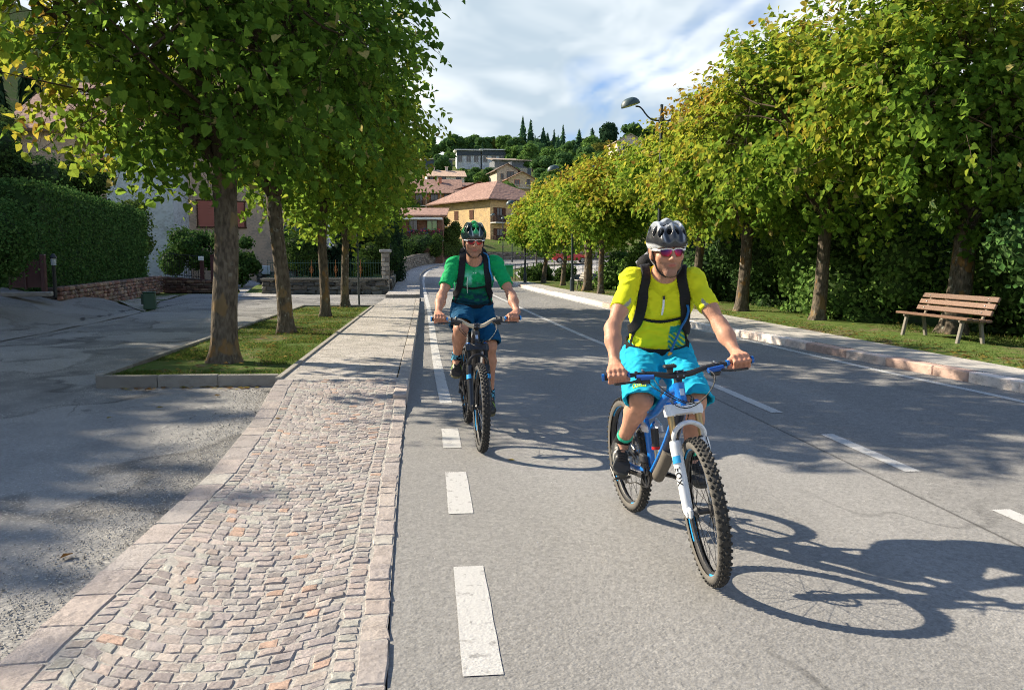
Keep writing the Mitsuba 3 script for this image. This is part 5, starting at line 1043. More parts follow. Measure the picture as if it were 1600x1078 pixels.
def trunk_mesh(r, d0, h, lean, zt, fork=None):
    n, k = 22, 26; zs = np.r_[np.linspace(-.12, .5, 8), np.linspace(.62, h, k - 8)]; ang = np.arange(n) * 2 * np.pi / n
    f = np.clip(zs / h, 0, 1); cx, cy = lean[0] * f + .05 * np.sin(zs * 1.7 + r.uniform(0, 6)) * f, lean[1] * f + .04 * np.sin(zs * 2.1 + r.uniform(0, 6)) * f
    rad = d0 / 2 * (1 - .22 * f) + d0 * .30 * np.exp(-np.maximum(zs, 0) / .14) * .62 + d0 * .10 * sst(.75, 1, f)
    v = []
    for z, x, y, q in zip(zs, cx, cy, rad):
        fl = 1 + .16 * np.exp(-max(z, 0) / .2) * np.sin(ang * 5 + 1.3) + .10 * (nfbm(np.stack([np.cos(ang) * 1.6, np.sin(ang) * 1.6, ang * 0 + z * 1.1 + d0 * 9], -1), 3) - .5) * 2
        v.append(np.stack([x + q * fl * np.cos(ang), y + q * fl * np.sin(ang), ang * 0 + z], -1))
    v = np.vstack(v); i, j = np.meshgrid(np.arange(len(zs) - 1), np.arange(n), indexing='ij')
    return TM(v, quads(np.stack([i * n + j, i * n + (j + 1) % n, (i + 1) * n + (j + 1) % n, (i + 1) * n + j], -1).reshape(-1, 4))), A([cx[-1], cy[-1], h - .1])
def linden(name, label, x, y, z, seed, d0, ht, lean, ctr, R, nshoot, nleaf, size, gold, group, simple=False, twigs=True, spike=.0, wall=None, nmain=8, M=None):
    r = np.random.default_rng(seed); key = thing(name, label, 'tree', group); tm, top = trunk_mesh(r, d0, ht, lean, ht)
    put('trunk', mv(tm, (x, y, z)), mat='bark', smooth=True, parent=key)
    ctr, R = A(ctr, float), A(R, float); n = int(nshoot * 1.7); u = sphere_pts(n, r); t = r.uniform(.16, 1, n) ** .6; t = np.where(r.random(n) < .07, r.uniform(1.0, 1.18, n), t)
    env = 1 + .30 * (nfbm(u * 1.9 + seed, 3, seed) - .5) * 2
    up = np.where(u[:, 2:] < 0, A([[1, 1, 1.08]]), A([[1, 1, 1]]))
    p = ctr + u * R * up * (env * t)[:, None]
    ok = nfbm(p * .85 + seed * 3.1, 3, seed + 5) > .46 - .08 * (t < .5); p, u, t, env = p[ok][:nshoot], u[ok][:nshoot], t[ok][:nshoot], env[ok][:nshoot]; n = len(p)
    s = u * [1, 1, .7] * .9 + r.normal(0, .42, (n, 3)) + np.c_[np.zeros((n, 2)), np.where(u[:, 2] > .1, .45 + spike * (u[:, 2] > .45), -.18)]
    s /= np.linalg.norm(s, axis=1, keepdims=True); L = r.uniform(.30, .62, n) * (1 + spike * .5 * (u[:, 2] > .5) * r.random(n))
    f = np.linspace(.08, 1, nleaf); sgn = np.where(np.arange(nleaf) % 2, 1., -1.)
    lat = np.cross(s, r.normal(0, 1, (n, 3))); lat /= np.linalg.norm(lat, axis=1, keepdims=True)
    pos = p[:, None] + s[:, None] * (L[:, None] * f[None])[..., None] + lat[:, None] * (sgn * size * .62)[None, :, None] + r.normal(0, size * .22, (n, nleaf, 3)) - A([0, 0, 1]) * (size * .35 * f[None, :, None] + (L[:, None] * f[None] ** 2)[..., None] * .18)
    nr = A([0, 0, .62]) + u[:, None] * .55 + r.normal(0, .48, (n, nleaf, 3)); ax = lat[:, None] * sgn[None, :, None] * .8 + s[:, None] * .5 + A([0, 0, -.55]) + r.normal(0, .3, (n, nleaf, 3))
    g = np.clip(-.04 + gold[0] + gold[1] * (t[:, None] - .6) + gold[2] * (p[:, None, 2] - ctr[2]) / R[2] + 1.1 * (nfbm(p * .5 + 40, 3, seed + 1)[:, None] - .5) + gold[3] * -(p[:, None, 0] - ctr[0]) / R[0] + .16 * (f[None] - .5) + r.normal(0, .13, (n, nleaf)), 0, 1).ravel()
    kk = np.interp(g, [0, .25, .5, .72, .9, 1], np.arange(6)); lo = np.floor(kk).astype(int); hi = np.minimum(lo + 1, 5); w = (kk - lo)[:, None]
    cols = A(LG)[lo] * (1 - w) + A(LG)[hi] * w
    bract = r.random(len(cols)) < .018; cols[bract] = A([.38, .34, .13]) * r.uniform(.7, 1.1, (bract.sum(), 1))
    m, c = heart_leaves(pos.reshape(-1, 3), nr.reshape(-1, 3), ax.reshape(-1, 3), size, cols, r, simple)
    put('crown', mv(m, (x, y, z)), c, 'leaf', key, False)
    # limbs, branches, twigs
    br = []
    for k in range(nmain):
        a = k * 2 * np.pi / nmain + r.uniform(-.3, .3); e = r.uniform(-.15, .9); uu = unit([math.cos(a), math.sin(a), e]); end = ctr + uu * R * .80
        mid = (top + end) / 2 + A([0, 0, r.uniform(.1, .5)]) * R[2] * .4; q = (top[None] * ((1 - np.linspace(0, 1, 8)) ** 2)[:, None] + 2 * mid * (np.linspace(0, 1, 8) * (1 - np.linspace(0, 1, 8)))[:, None] + end * (np.linspace(0, 1, 8) ** 2)[:, None])
        br.append(tube(q + r.normal(0, .02, q.shape), np.linspace(d0 * .24, .018, 8), 7))
        for b in range(5):
            b0 = q[2 + b]; e2 = ctr + unit(uu + r.normal(0, .55, 3)) * R * r.uniform(.7, .95); m1 = (b0 + e2) / 2 + r.normal(0, .12, 3)
            br.append(tube([b0, m1, e2], [.032 - .004 * b, .018, .006], 5))
    if twigs: br += [tube([p[k] - s[k] * .45, p[k], p[k] + s[k] * L[k] - A([0, 0, L[k] * .18])], [.007, .005, .002], 3, caps=False) for k in range(0, n, 2)]
    put('branches', mv(cat(br), (x, y, z)), lin(74, 64, 50), 'matte', key, True, kind='stuff')
    return key
LL = 'lindens along the verge on the left'; RR = 'lindens along the pavement on the right'
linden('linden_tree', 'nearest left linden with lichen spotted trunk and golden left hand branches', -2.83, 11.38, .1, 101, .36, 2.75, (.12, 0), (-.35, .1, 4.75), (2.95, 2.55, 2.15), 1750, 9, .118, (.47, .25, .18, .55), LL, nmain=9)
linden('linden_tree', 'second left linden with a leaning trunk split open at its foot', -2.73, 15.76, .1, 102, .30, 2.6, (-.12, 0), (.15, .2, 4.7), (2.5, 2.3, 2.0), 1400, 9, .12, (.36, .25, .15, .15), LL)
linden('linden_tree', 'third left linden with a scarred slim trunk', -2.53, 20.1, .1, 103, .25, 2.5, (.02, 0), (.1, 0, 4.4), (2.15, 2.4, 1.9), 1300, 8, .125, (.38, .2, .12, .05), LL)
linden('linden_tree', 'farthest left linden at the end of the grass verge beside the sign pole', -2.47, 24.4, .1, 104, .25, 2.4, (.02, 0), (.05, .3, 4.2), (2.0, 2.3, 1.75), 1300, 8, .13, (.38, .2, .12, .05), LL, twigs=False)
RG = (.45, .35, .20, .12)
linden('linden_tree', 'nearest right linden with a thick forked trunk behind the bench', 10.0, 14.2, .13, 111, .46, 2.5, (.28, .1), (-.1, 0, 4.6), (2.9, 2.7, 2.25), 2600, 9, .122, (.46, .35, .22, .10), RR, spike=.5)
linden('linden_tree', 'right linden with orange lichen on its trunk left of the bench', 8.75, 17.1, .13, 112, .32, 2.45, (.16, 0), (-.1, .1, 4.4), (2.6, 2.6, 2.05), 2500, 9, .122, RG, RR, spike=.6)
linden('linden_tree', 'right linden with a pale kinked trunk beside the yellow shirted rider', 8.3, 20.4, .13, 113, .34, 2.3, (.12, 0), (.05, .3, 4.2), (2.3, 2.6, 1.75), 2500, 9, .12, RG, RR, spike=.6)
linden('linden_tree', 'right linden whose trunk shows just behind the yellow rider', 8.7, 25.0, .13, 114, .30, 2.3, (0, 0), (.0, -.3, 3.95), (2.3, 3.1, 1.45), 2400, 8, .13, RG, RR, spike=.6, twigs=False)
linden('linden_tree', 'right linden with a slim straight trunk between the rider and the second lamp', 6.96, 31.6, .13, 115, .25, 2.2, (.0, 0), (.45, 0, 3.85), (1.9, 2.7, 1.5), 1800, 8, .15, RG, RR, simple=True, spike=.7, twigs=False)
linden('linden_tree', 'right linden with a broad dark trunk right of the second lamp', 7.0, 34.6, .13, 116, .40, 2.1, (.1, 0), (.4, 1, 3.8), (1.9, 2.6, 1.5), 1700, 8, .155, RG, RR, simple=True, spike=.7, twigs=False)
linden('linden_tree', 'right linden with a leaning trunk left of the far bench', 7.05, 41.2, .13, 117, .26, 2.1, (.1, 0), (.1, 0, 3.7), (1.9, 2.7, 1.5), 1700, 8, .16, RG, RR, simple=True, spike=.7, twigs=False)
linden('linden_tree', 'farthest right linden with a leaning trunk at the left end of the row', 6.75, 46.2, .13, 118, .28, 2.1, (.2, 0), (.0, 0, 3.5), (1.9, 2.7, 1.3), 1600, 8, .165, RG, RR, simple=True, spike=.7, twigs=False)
# trees of the garden beside the road, left of the picture, that shade the side street
gt = None
for k, (x, y, s) in enumerate(SHADE):
    M = place(x, y, 0, 1.1 * k, s)
    if gt is None:
        gt = linden('shade_tree', 'broad garden tree shading the side street', 0, 0, 0, 131, .4, 2.6, (0, 0), (0, 0, 4.9), (3.1, 3.1, 2.6), 5200, 8, .2, (.2, .2, .1, 0), 'garden trees shading the side street', simple=True, twigs=False)
        for kk in [q for q in scene if q.startswith(gt + '__')]: scene[kk]['to_world'] = T(M.tolist())
        M0 = M
    else: dup(gt, 'shade_tree', M @ np.linalg.inv(M0), 'broad garden tree shading the side street', 'tree', 'garden trees shading the side street')
# ================================================================ mountain bikes (local: x forward, y left, z up; origin on the ground below the bottom bracket)
def rot(axis, th):
    a = unit(axis); K = A([[0, -a[2], a[1]], [a[2], 0, -a[0]], [-a[1], a[0], 0]]); return np.eye(3) + math.sin(th) * K + (1 - math.cos(th)) * K @ K
def m4(R, t=(0, 0, 0)): M = np.eye(4); M[:3, :3] = R; M[:3, 3] = t; return M
def about(p, axis, th): return m4(np.eye(3), p) @ m4(rot(axis, th)) @ m4(np.eye(3), -A(p))
WR = .345
def tyre(side, tread):
    n, k = 72, 14; ang = np.linspace(math.radians(-128), math.radians(128), k)   # 0 = outward
    rc, rt = WR - .006 - .0285, .0290
    prof = np.c_[rc + rt * np.cos(ang), rt * np.sin(ang)]
    m = lathe(prof, (0, 0, 0), (0, 1, 0), n); r = np.hypot(m.vertices[:, 0], m.vertices[:, 2])
    w = sst(rc + .008, rc + .018, r)[:, None]; c = A(side) * (1 - w) + A(tread) * w
    kn, kc, N = [], [], 58
    for i in range(N):
        for row, (a0, lat, sz) in enumerate([(0, 0.0, (.015, .012, .011)), (.5, 1, (.014, .011, .011)), (.5, -1, (.014, .011, .011)), (0, 2, (.014, .014, .0125)), (0, -2, (.014, .014, .0125))]):
            if row == 0 and i % 2: continue
            th = (i + a0) * 2 * np.pi / N; lat_ang = {0: 0, 1: .36, 2: .82}[abs(int(lat))] * (1 if lat >= 0 else -1)
            er = A([math.cos(th), 0, math.sin(th)]); et = A([-math.sin(th), 0, math.cos(th)]); ey = A([0, 1., 0]); o = er * math.cos(lat_ang) + ey * math.sin(lat_ang); l = np.cross(et, o)
            b = cbox((0, 0, 0), sz, .0016); b = TM(b.vertices * (1 - .22 * (b.vertices[:, 2:] > 0) * A([1, 1, 0])), b.faces)
            kn.append(mv(b, M=frame(et, l, o, er * rc + o * (rt + .003)))); kc.append(np.broadcast_to(A(tread) * rng.uniform(.75, 1.2), (len(b.vertices), 3)))
    return cat([m] + kn), np.vstack([c] + kc)
_ty = {}
def wheel(parent, name, c, M, S, disc_side=1, rear=False):
    k = f'{parent}__{name}'
    def P(n_, m, col, mat='satin', sm=35): return put(n_, mv(m, c), col, mat, k, sm, M=M)
    tm, tc = tyre(S['sidewall'], S['tread']); put('tyre', mv(tm, c), tc, 'rubber', k, 40, M=M)
    P('rim', lathe([(.303, -.0145), (.299, -.016), (.286, -.011), (.278, -.004), (.278, .004), (.286, .011), (.299, .016), (.303, .0145)], axis=(0, 1, 0), n=64, closed=True), S['rim'], 'satin')
    for q in range(4):
        t = np.linspace(q * np.pi / 2 + .2, q * np.pi / 2 + .85, 12)
        for e in (-1, 1): P('rim_decal', ribbon(np.c_[.287 * np.cos(t), t * 0 + e * .0122, .287 * np.sin(t)], np.c_[.2985 * np.cos(t), t * 0 + e * .0166, .2985 * np.sin(t)]), S['decal'], 'gloss', False)
    P('hub', lathe([(.010, -.062), (.012, -.05), (.028, -.036), (.028, -.030), (.016, -.024), (.015, .024), (.028, .030), (.028, .036), (.012, .05), (.010, .062)], axis=(0, 1, 0), n=20), (.03, .03, .032), 'satin')
    for i in range(28):
        e = 1 if i % 2 else -1; a = i * 2 * np.pi / 28; b = a + (.62 if (i // 2) % 2 else -.62)
        P('spoke', tube([(.026 * math.cos(b), e * .033, .026 * math.sin(b)), (.283 * math.cos(a), e * .004, .283 * math.sin(a))], .0012, 4, caps=False), S['spoke'], 'metal', True)
    rr = []
    for i in range(72):
        a = i * 2 * np.pi / 72; rr.append((.080 + .0035 * math.sin(a * 12), a))
    o = A([[q * math.cos(a), 0, q * math.sin(a)] for q, a in rr]); inn = A([[.062 * math.cos(a), 0, .062 * math.sin(a)] for q, a in rr]); i = np.arange(72); j = (i + 1) % 72
    P('brake_disc', cat(TM(np.vstack([o, inn]) + [0, disc_side * .044, 0], quads(np.stack([i, j, j + 72, i + 72], 1))), *[tube([(.02 * math.cos(a), disc_side * .044, .02 * math.sin(a)), (.064 * math.cos(a + .45), disc_side * .044, .064 * math.sin(a + .45))], .004, 4) for a in np.arange(6) * np.pi / 3]), lin(150, 150, 150), 'metal', 30)
    if rear:
        for q in range(5): P('sprocket', lathe([(.016, -.028 - .006 * q), (.056 - .008 * q, -.028 - .006 * q), (.056 - .008 * q, -.030 - .006 * q), (.016, -.031 - .006 * q)], axis=(0, 1, 0), n=28), lin(120, 118, 112), 'metal', 30)
    P('valve', tube([(.28, 0, 0), (.242, 0, 0)], .0032, 6), lin(60, 60, 60), 'metal')
def bike(label, S, rear, front, lean, steer, crank, scale=1.0, post=0.0):
    key = thing('mountain_bike', label, 'bicycle'); rear, front = A(rear, float), A(front, float)
    f = unit(front - rear); fw = A([f[0], f[1], 0]); lf = A([-f[1], f[0], 0]); Rw = np.stack([fw, lf, A([0, 0, 1.])], 1)
    W = m4(Rw * scale, (*(rear + f * .435 * scale), .006)) @ m4(rot([1, 0, 0], lean))
    ax = A([-.383, 0, .924]); fo = A([.924, 0, .383]); axle = A([.675, 0, WR]); c0 = axle - .045 * fo + .50 * ax; ht = c0 + .125 * ax
    F = W @ about(c0, ax, -steer)
    def P(n_, m, col, mat='satin', sm=35, par=None, M=W): return put(n_, m, col, mat, par or key, sm, M=M)
    ra, bb = A([-.435, 0, WR]), A([0, 0, .335]); C1, C2, C3 = S['frame'], S['frame2'], S['dark']
    # main frame
    P('top_tube', tube(spline([c0 + .105 * ax, (.22, 0, .80), (-.02, 0, .665), (-.105, 0, .645)], 12), np.linspace(.027, .019, 12), 14, flat=(1, 1.1)), C1, 'gloss')
    P('down_tube', tube(spline([c0 + .03 * ax + [-.01, 0, 0], (.30, 0, .62), (.13, 0, .44), (.025, 0, .35)], 12), np.linspace(.031, .036, 12), 14, flat=(1, 1.05)), C2, 'gloss')
    if 'mud' in S: P('down_tube_guard', tube(spline([(.245, 0, .535), (.165, 0, .445), (.06, 0, .345)], 8), .039, 12, flat=(1, .92)), S['mud'], 'matte')
    P('down_tube_stripe', cat([tube(spline([c0 + .03 * ax + [-.01, e * .027, 0], (.30, e * .031, .625), (.13, e * .033, .445), (.05, e * .034, .37)], 10), .010, 6) for e in (-1, 1)]), C1, 'gloss')
    P('seat_tube', tube([bb, (-.06, 0, .50), (-.128, 0, .70)], [.022, .019, .019], 12), C1, 'gloss'); P('bottom_bracket', tube([bb + [0, -.045, 0], bb + [0, .045, 0]], .025, 16), C3, 'satin')
    P('head_tube', tube([c0 + .008 * ax, c0 + .03 * ax, c0 + .10 * ax, ht], [.031, .027, .026, .029], 16), C1, 'gloss'); P('head_badge', mv(cbox((0, 0, 0), (.006, .022, .034), .002), M=frame(fo, A([0, 1., 0]), ax, c0 + .075 * ax + fo * .0275)), lin(190, 200, 210), 'metal')
    P('gusset', tube([c0 + .06 * ax + [-.03, 0, 0], (.33, 0, .735)], [.02, .017], 10), C1, 'gloss')
    for e in (-1, 1):
        P('chainstay', tube(spline([(-.015, e * .035, .365), (-.20, e * .052, .335), ra + [0, e * .068, 0]], 8), [.016, .016, .015, .014, .013, .012, .012, .013], 10), C1 if e < 0 else C2, 'gloss')
        P('seatstay', tube(spline([ra + [.01, e * .066, .01], (-.25, e * .056, .50), (-.06, e * .046, .618)], 8), .0125, 10), C1, 'gloss')
        P('rocker_link', mv(hull([(x, e * .042 + d, z) for d in (-.005, .005) for x, z in ((-.085, .60), (-.05, .64), (.035, .615), (.045, .585), (-.03, .575))]), (0, 0, 0)), S['link'], 'gloss', 20)
        P('dropout', cbox(ra + [0, e * .068, 0], (.05, .012, .05), .004), C3, 'satin', 20)
    sh = P('shock', tube([(.035, 0, .60), (.045, 0, .50)], .021, 14), S['shock'], 'satin'); P('shaft', tube([(.045, 0, .50), (.052, 0, .425)], .0095, 10), lin(200, 190, 170), 'metal', par=sh); P('collar', tube([(.0445, 0, .505), (.0455, 0, .490)], .0225, 14), lin(190, 24, 28), 'satin', par=sh); P('eyelet', tube([(.052, -.02, .415), (.052, .02, .415)], .013, 10), C3, 'satin', par=sh)
    P('seat_post', tube([(-.118, 0, .67), (-.205 - post * .3, 0, .925 + post)], .0155, 12), (.02, .02, .022), 'satin'); P('seat_collar', tube([(-.121, 0, .685), (-.128, 0, .705)], .023, 14), C3, 'satin')
    sx, sz = -.215 - post * .3, .945 + post
    sv = []
    for t in np.linspace(0, 1, 12):
        x = sx + .145 - .275 * t; hw = .018 + .052 * sst(.25, .85, t); zt = sz + .010 * math.sin(t * 5) - .012 * (1 - t) ** 3
        for a in np.linspace(0, 2 * np.pi, 10, endpoint=False): sv.append((x, hw * math.cos(a), zt + (.016 if math.sin(a) > 0 else .024) * math.sin(a)))
    i, j = np.meshgrid(np.arange(11), np.arange(10), indexing='ij'); P('saddle', cat(TM(sv, quads(np.stack([i * 10 + j, (i + 1) * 10 + j, (i + 1) * 10 + (j + 1) % 10, i * 10 + (j + 1) % 10], -1).reshape(-1, 4)))), (.018, .018, .02), 'satin', 50)
    P('saddle_rail', cat([tube(spline([(sx + .09, e * .02, sz - .01), (sx + .05, e * .022, sz - .032), (sx - .06, e * .022, sz - .032), (sx - .1, e * .03, sz - .005)], 10), .0035, 6) for e in (-1, 1)]), lin(120, 120, 120), 'metal')
    # drivetrain
    ca, sa = math.cos(crank), math.sin(crank)     # right crank direction
    for e, s in ((-1, 1), (1, -1)):
        d = A([ca * s, 0, sa * s]); k = P('crank', tube([bb + [0, e * .062, 0], bb + [0, e * .074, 0] + d * .09, bb + [0, e * .080, 0] + d * .172], [.017, .013, .014], 10, flat=(1, .8)), C3, 'satin')
        pc = bb + [0, e * .138, 0] + d * .172
        P('axle', tube([bb + [0, e * .078, 0] + d * .172, pc], .007, 8), lin(110, 110, 110), 'metal', par=k); pd = put('pedal', mv(cat(cbox((.042, 0, 0), (.012, .095, .016), .003), cbox((-.042, 0, 0), (.012, .095, .016), .003), cbox((0, .044, 0), (.09, .01, .016), .003), cbox((0, -.044, 0), (.09, .01, .016), .003), cbox((0, 0, 0), (.03, .09, .02), .004), *[cyl((sx_ * .042, sy_ * .036, -.012), (sx_ * .042, sy_ * .036, .012), .002, 5) for sx_ in (-1, 1) for sy_ in (-1, 0, 1)]), M=m4(rot([0, 1, 0], S.get('ptilt', .35)), pc)), (.03, .03, .033), 'satin', key, 25, M=W)
    for rad, y in ((.066, -.050), (.046, -.044)):
        t = np.arange(72) * 2 * np.pi / 72; o = rad + .0035 * np.sign(np.sin(t * 18)); i = np.arange(72); j = (i + 1) % 72
        ring = lambda q, yy: np.c_[bb[0] + q * np.cos(t), t * 0 + yy, bb[2] + q * np.sin(t)]
        P('chainring', TM(np.vstack([ring(o, y - .0015), ring(o, y + .0015), ring(rad * .72 + 0 * o, y + .0015), ring(rad * .72 + 0 * o, y - .0015)]), np.vstack([quads(np.stack([a * 72 + i, a * 72 + j, b * 72 + j, b * 72 + i], 1)) for a, b in ((0, 1), (1, 2), (2, 3), (3, 0))])), lin(70, 70, 72), 'metal', 25)
    P('spider', cat([tube([bb + [0, -.05, 0], bb + [.055 * math.cos(a), -.05, .055 * math.sin(a)]], .006, 6) for a in np.arange(4) * np.pi / 2 + .4]), C3, 'satin')
    y = -.042; up_, lo = [], []
    dz = A([-.43, y, .245])
    loop = spline([bb + [0, y, .068], (-.22, y, .398), ra + [.0, y, .042], ra + [-.044, y, 0], ra + [-.01, y, -.045], (-.415, y, .285), (-.40, y, .225), (-.365, y, .205), (-.2, y, .24), bb + [-.01, y, -.068], bb + [.062, y, -.02], bb + [.05, y, .045]], 90)
    P('chain', tube(loop, .0042, 4, closed=True, flat=(1, .9)), lin(92, 88, 80), 'metal', 20)
    P('derailleur', cat(tube([ra + [-.01, y - .02, -.02], (-.405, y - .03, .285)], [.012, .014], 8), tube([(-.405, y - .015, .285), (-.375, y - .012, .205)], [.010, .008], 6), lathe([(0, -.004), (.022, -.004), (.022, .004), (0, .004)], (-.40, y, .28), (0, 1, 0), 14), lathe([(0, -.004), (.022, -.004), (.022, .004), (0, .004)], (-.372, y, .208), (0, 1, 0), 14)), (.03, .03, .032), 'satin')
    P('front_derailleur', cbox((-.035, -.045, .425), (.06, .03, .045), .006), lin(60, 60, 62), 'satin', 20)
    P('rear_brake', cbox(ra + [-.03, .055, .075], (.05, .035, .055), .01), C3, 'satin', 20)
    if 'bottle' in S: kb = P('bottle', tube(spline([(.23, 0, .655), (.16, 0, .585), (.08, 0, .50)], 6), [.030, .036, .036, .036, .036, .033], 14), S['bottle'], 'satin')
    wheel(key, 'rear_wheel', ra, W, S, 1, True)
    # fork and cockpit (turned with the bars)
    def Q(n_, m, col, mat='satin', sm=35, par=None): return put(n_, m, col, mat, par or key, sm, M=F)
    fk = f'{key}__fork'; LC = S['fork']
    put('crown', cat(hull([c0 + fo * a + ax * b + [0, c, 0] for a in (-.028, .026) for b in (-.028, .004) for c in (-.092, .092)] + [c0 + fo * a + ax * .02 + [0, c, 0] for a in (-.026, .026) for c in (-.035, .035)]), *[tube([c0 - .035 * ax + fo * .004 + [0, e * .068, 0], c0 + .022 * ax + fo * .004 + [0, e * .068, 0]], .0245, 14) for e in (-1, 1)]), LC, 'gloss', fk, 30, M=F)
    for e in (-1, 1):
        y = e * .068; top = c0 + fo * .004 + [0, y, 0]; arch = c0 - .155 * ax + fo * .004 + [0, y, 0]; bot = axle + fo * (-.02) + .01 * ax + [0, y, 0]
        put('stanchion', tube([top, arch], .0165, 14), S['stanchion'], 'metal', fk, M=F)
        lk = put('lower_leg', tube([arch, arch - .03 * ax, arch - .09 * ax, (arch + bot) / 2, bot, axle + [0, y * .98, -.022]], [.0265, .0300, .0275, .0258, .0245, .015], 16), LC, 'gloss', fk, M=F)
        put('wiper', tube([arch + .002 * ax, arch + .010 * ax], .0225, 14), (.015, .015, .016), 'satin', fk, M=F); put('top_cap', tube([top + .022 * ax, top + .034 * ax], [.017, .013], 12), S['cap'], 'satin', fk, M=F)
        put('dropout', cat(cbox(axle + [0, e * .066, 0], (.05, .016, .05), .006), tube([axle + [0, e * .052, 0], axle + [0, e * .082, 0]], .013, 12)), LC, 'gloss', fk, 25, M=F)
        # band and lettering on the outer front face of each leg
        r0 = .0268; L = np.linalg.norm(arch - bot); dn = (bot - arch) / L
        outn = unit(fo * .72 + A([0, e, 0]) * .70); tang = np.cross(dn, outn)
        def wrap(mesh, along, name, col):
            v = mesh.vertices; ph = v[:, 1] / r0
            w = arch + dn * (along + v[:, :1]) + (outn * np.cos(ph)[:, None] + tang * np.sin(ph)[:, None]) * (r0 * (1 - .02 * e * 0) + v[:, 2:] + .0002 - .0012 * sst(.08, .2, along + v[:, :1]))
            put(name, TM(w, mesh.faces), col, 'satin', lk, False, M=F)
        g = TM(*[(A([(x, yy, 0) for x in np.linspace(0, .035, 4) for yy in np.linspace(-.026, .026, 9)])), quads([[a * 9 + b, a * 9 + b + 1, (a + 1) * 9 + b + 1, (a + 1) * 9 + b] for a in range(3) for b in range(8)])])
        wrap(TM(g.vertices + [0, 0, .0008], g.faces), .075, 'decal', S['decal'])
        if S.get('letters'):
            t = meshkit.text_mesh(S['letters'], .030, .0008, True); v = t.vertices.copy(); v[:, 1] = v[:, 1] - .015; v[:, 0] *= 1.1
            wrap(TM(v, t.faces), .125, 'lettering', S['lettercol'])
    a0 = c0 - .150 * ax + fo * .004
    put('arch', tube(spline([a0 + [0, -.068, 0], a0 + ax * .045 + fo * .040 + [0, -.060, 0], a0 + ax * .066 + fo * .048 + [0, -.028, 0], a0 + ax * .066 + fo * .048 + [0, .028, 0], a0 + ax * .045 + fo * .040 + [0, .060, 0], a0 + [0, .068, 0]], 20), .016, 10, flat=(1.35, .75)), LC, 'gloss', fk, M=F)
    put('steerer', tube([ht, ht + .045 * ax], .0185, 14), (.02, .02, .022), 'satin', fk, M=F); put('front_brake', cbox(axle + [-.055, .072, .07], (.045, .03, .06), .01), C3, 'satin', fk, 20, M=F)
    wheel(key, 'front_wheel', axle, F, S, 1)
    bc = ht + .03 * ax + fo * .058; Q('stem', cat(tube([ht + .026 * ax, bc - fo * .012], [.020, .018], 12), tube([ht + .002 * ax, ht + .05 * ax], .0205, 14), tube([bc + [0, -.022, 0], bc + [0, .022, 0]], .0235, 14)), S['stem'], 'satin', 30)
    [Q('stem_bolt', cyl(bc + fo * .02 + [0, e * .015, q * .012], bc + fo * .026 + [0, e * .015, q * .012], .004, 6), lin(170, 170, 170), 'metal') for e in (-1, 1) for q in (-1, 1)]
    w = S['barw'] / 2; hb = lambda y: bc + A([-.10 * max(0, abs(y) - .04) * .95, y, .055 * float(sst(.03, .16, abs(y))) * S.get('rise', .5) + .02 * max(0, abs(y) - .16)])
    Q('handlebar', tube([hb(y) for y in np.linspace(-w + .01, w - .01, 34)], np.interp(np.abs(np.linspace(-w, w, 34)), [0, .05, .12, .2], [.0158, .0158, .0125, .0111]), 12), S['bar'], 'satin')
    grips = {}
    for e in (-1, 1):
        d = unit(hb(e * w) - hb(e * (w - .12))); gm = []
        for q in range(24):
            y = w - .128 + q * .005; gm.append(0)
        g = Q('grip', tube([hb(e * y) for y in np.linspace(w - .128, w - .012, 24)], .0155 + .0012 * (np.arange(24) % 2), 12), (.02, .02, .022), 'rubber', 50)
        for y in (w - .132, w - .008): Q('lock_ring', tube([hb(e * (y - .006)), hb(e * (y + .006))], .0185, 14), S['grip'], 'gloss', par=g)
        grips[e] = (hb(e * (w - .072)), d)
        lv = Q('brake_lever', cat(tube(spline([hb(e * (w - .185)) + [.03, 0, -.012], hb(e * (w - .15)) + [.055, 0, -.022], hb(e * (w - .10)) + [.062, 0, -.026], hb(e * (w - .065)) + [.058, 0, -.028], hb(e * (w - .05)) + [.066, 0, -.026]], 14), [.008] * 3 + [.006] * 11, 7)), (.018, .018, .02), 'satin')
        Q('reservoir', tube([hb(e * (w - .165)) + [.028, 0, -.01], hb(e * (w - .245)) + [.045, 0, -.008]], [.0145, .0125], 10), S['lever'], 'satin', par=lv); Q('clamp', tube([hb(e * (w - .162)), hb(e * (w - .176))], .018, 12), (.018, .018, .02), 'satin', par=lv)
        Q('shifter', cat(cbox(hb(e * (w - .205)) + [.012, 0, -.032], (.045, .05, .028), .008), tube([hb(e * (w - .195)) + [-.005, 0, -.04], hb(e * (w - .165)) + [-.028, 0, -.042]], .006, 6), tube([hb(e * (w - .2)), hb(e * (w - .21))], .0165, 12)), (.025, .025, .028), 'satin', 30)
        Q('bolt', mv(trimesh.creation.icosphere(subdivisions=1, radius=.006), hb(e * (w - .2)) + [.0, 0, .019]), lin(190, 190, 190), 'metal', True)
    # cables
    lp = F; inv = lambda p: (np.linalg.inv(W) @ F @ np.r_[p, 1])[:3]
    cab = lambda n_, pts, col=(.012, .012, .012), r=.0026: Q(n_, tube(spline(pts, 26), r, 5, caps=False), col, 'satin', True)
    cab('cable', [hb(-w + .245) + [.045, 0, -.008], bc + [.13, -.10, -.05], bc + [.10, .02, -.12], c0 + ax * .05 + [.02, .055, 0], c0 - .15 * ax + fo * .03 + [0, .078, 0], axle + [-.02, .085, .12]])
    cab('cable', [hb(w - .245) + [.045, 0, -.008], bc + [.12, .12, -.06], bc + [.09, .05, -.13], c0 + ax * .04 + [-.0, .05, 0], (.36, .035, .70)])
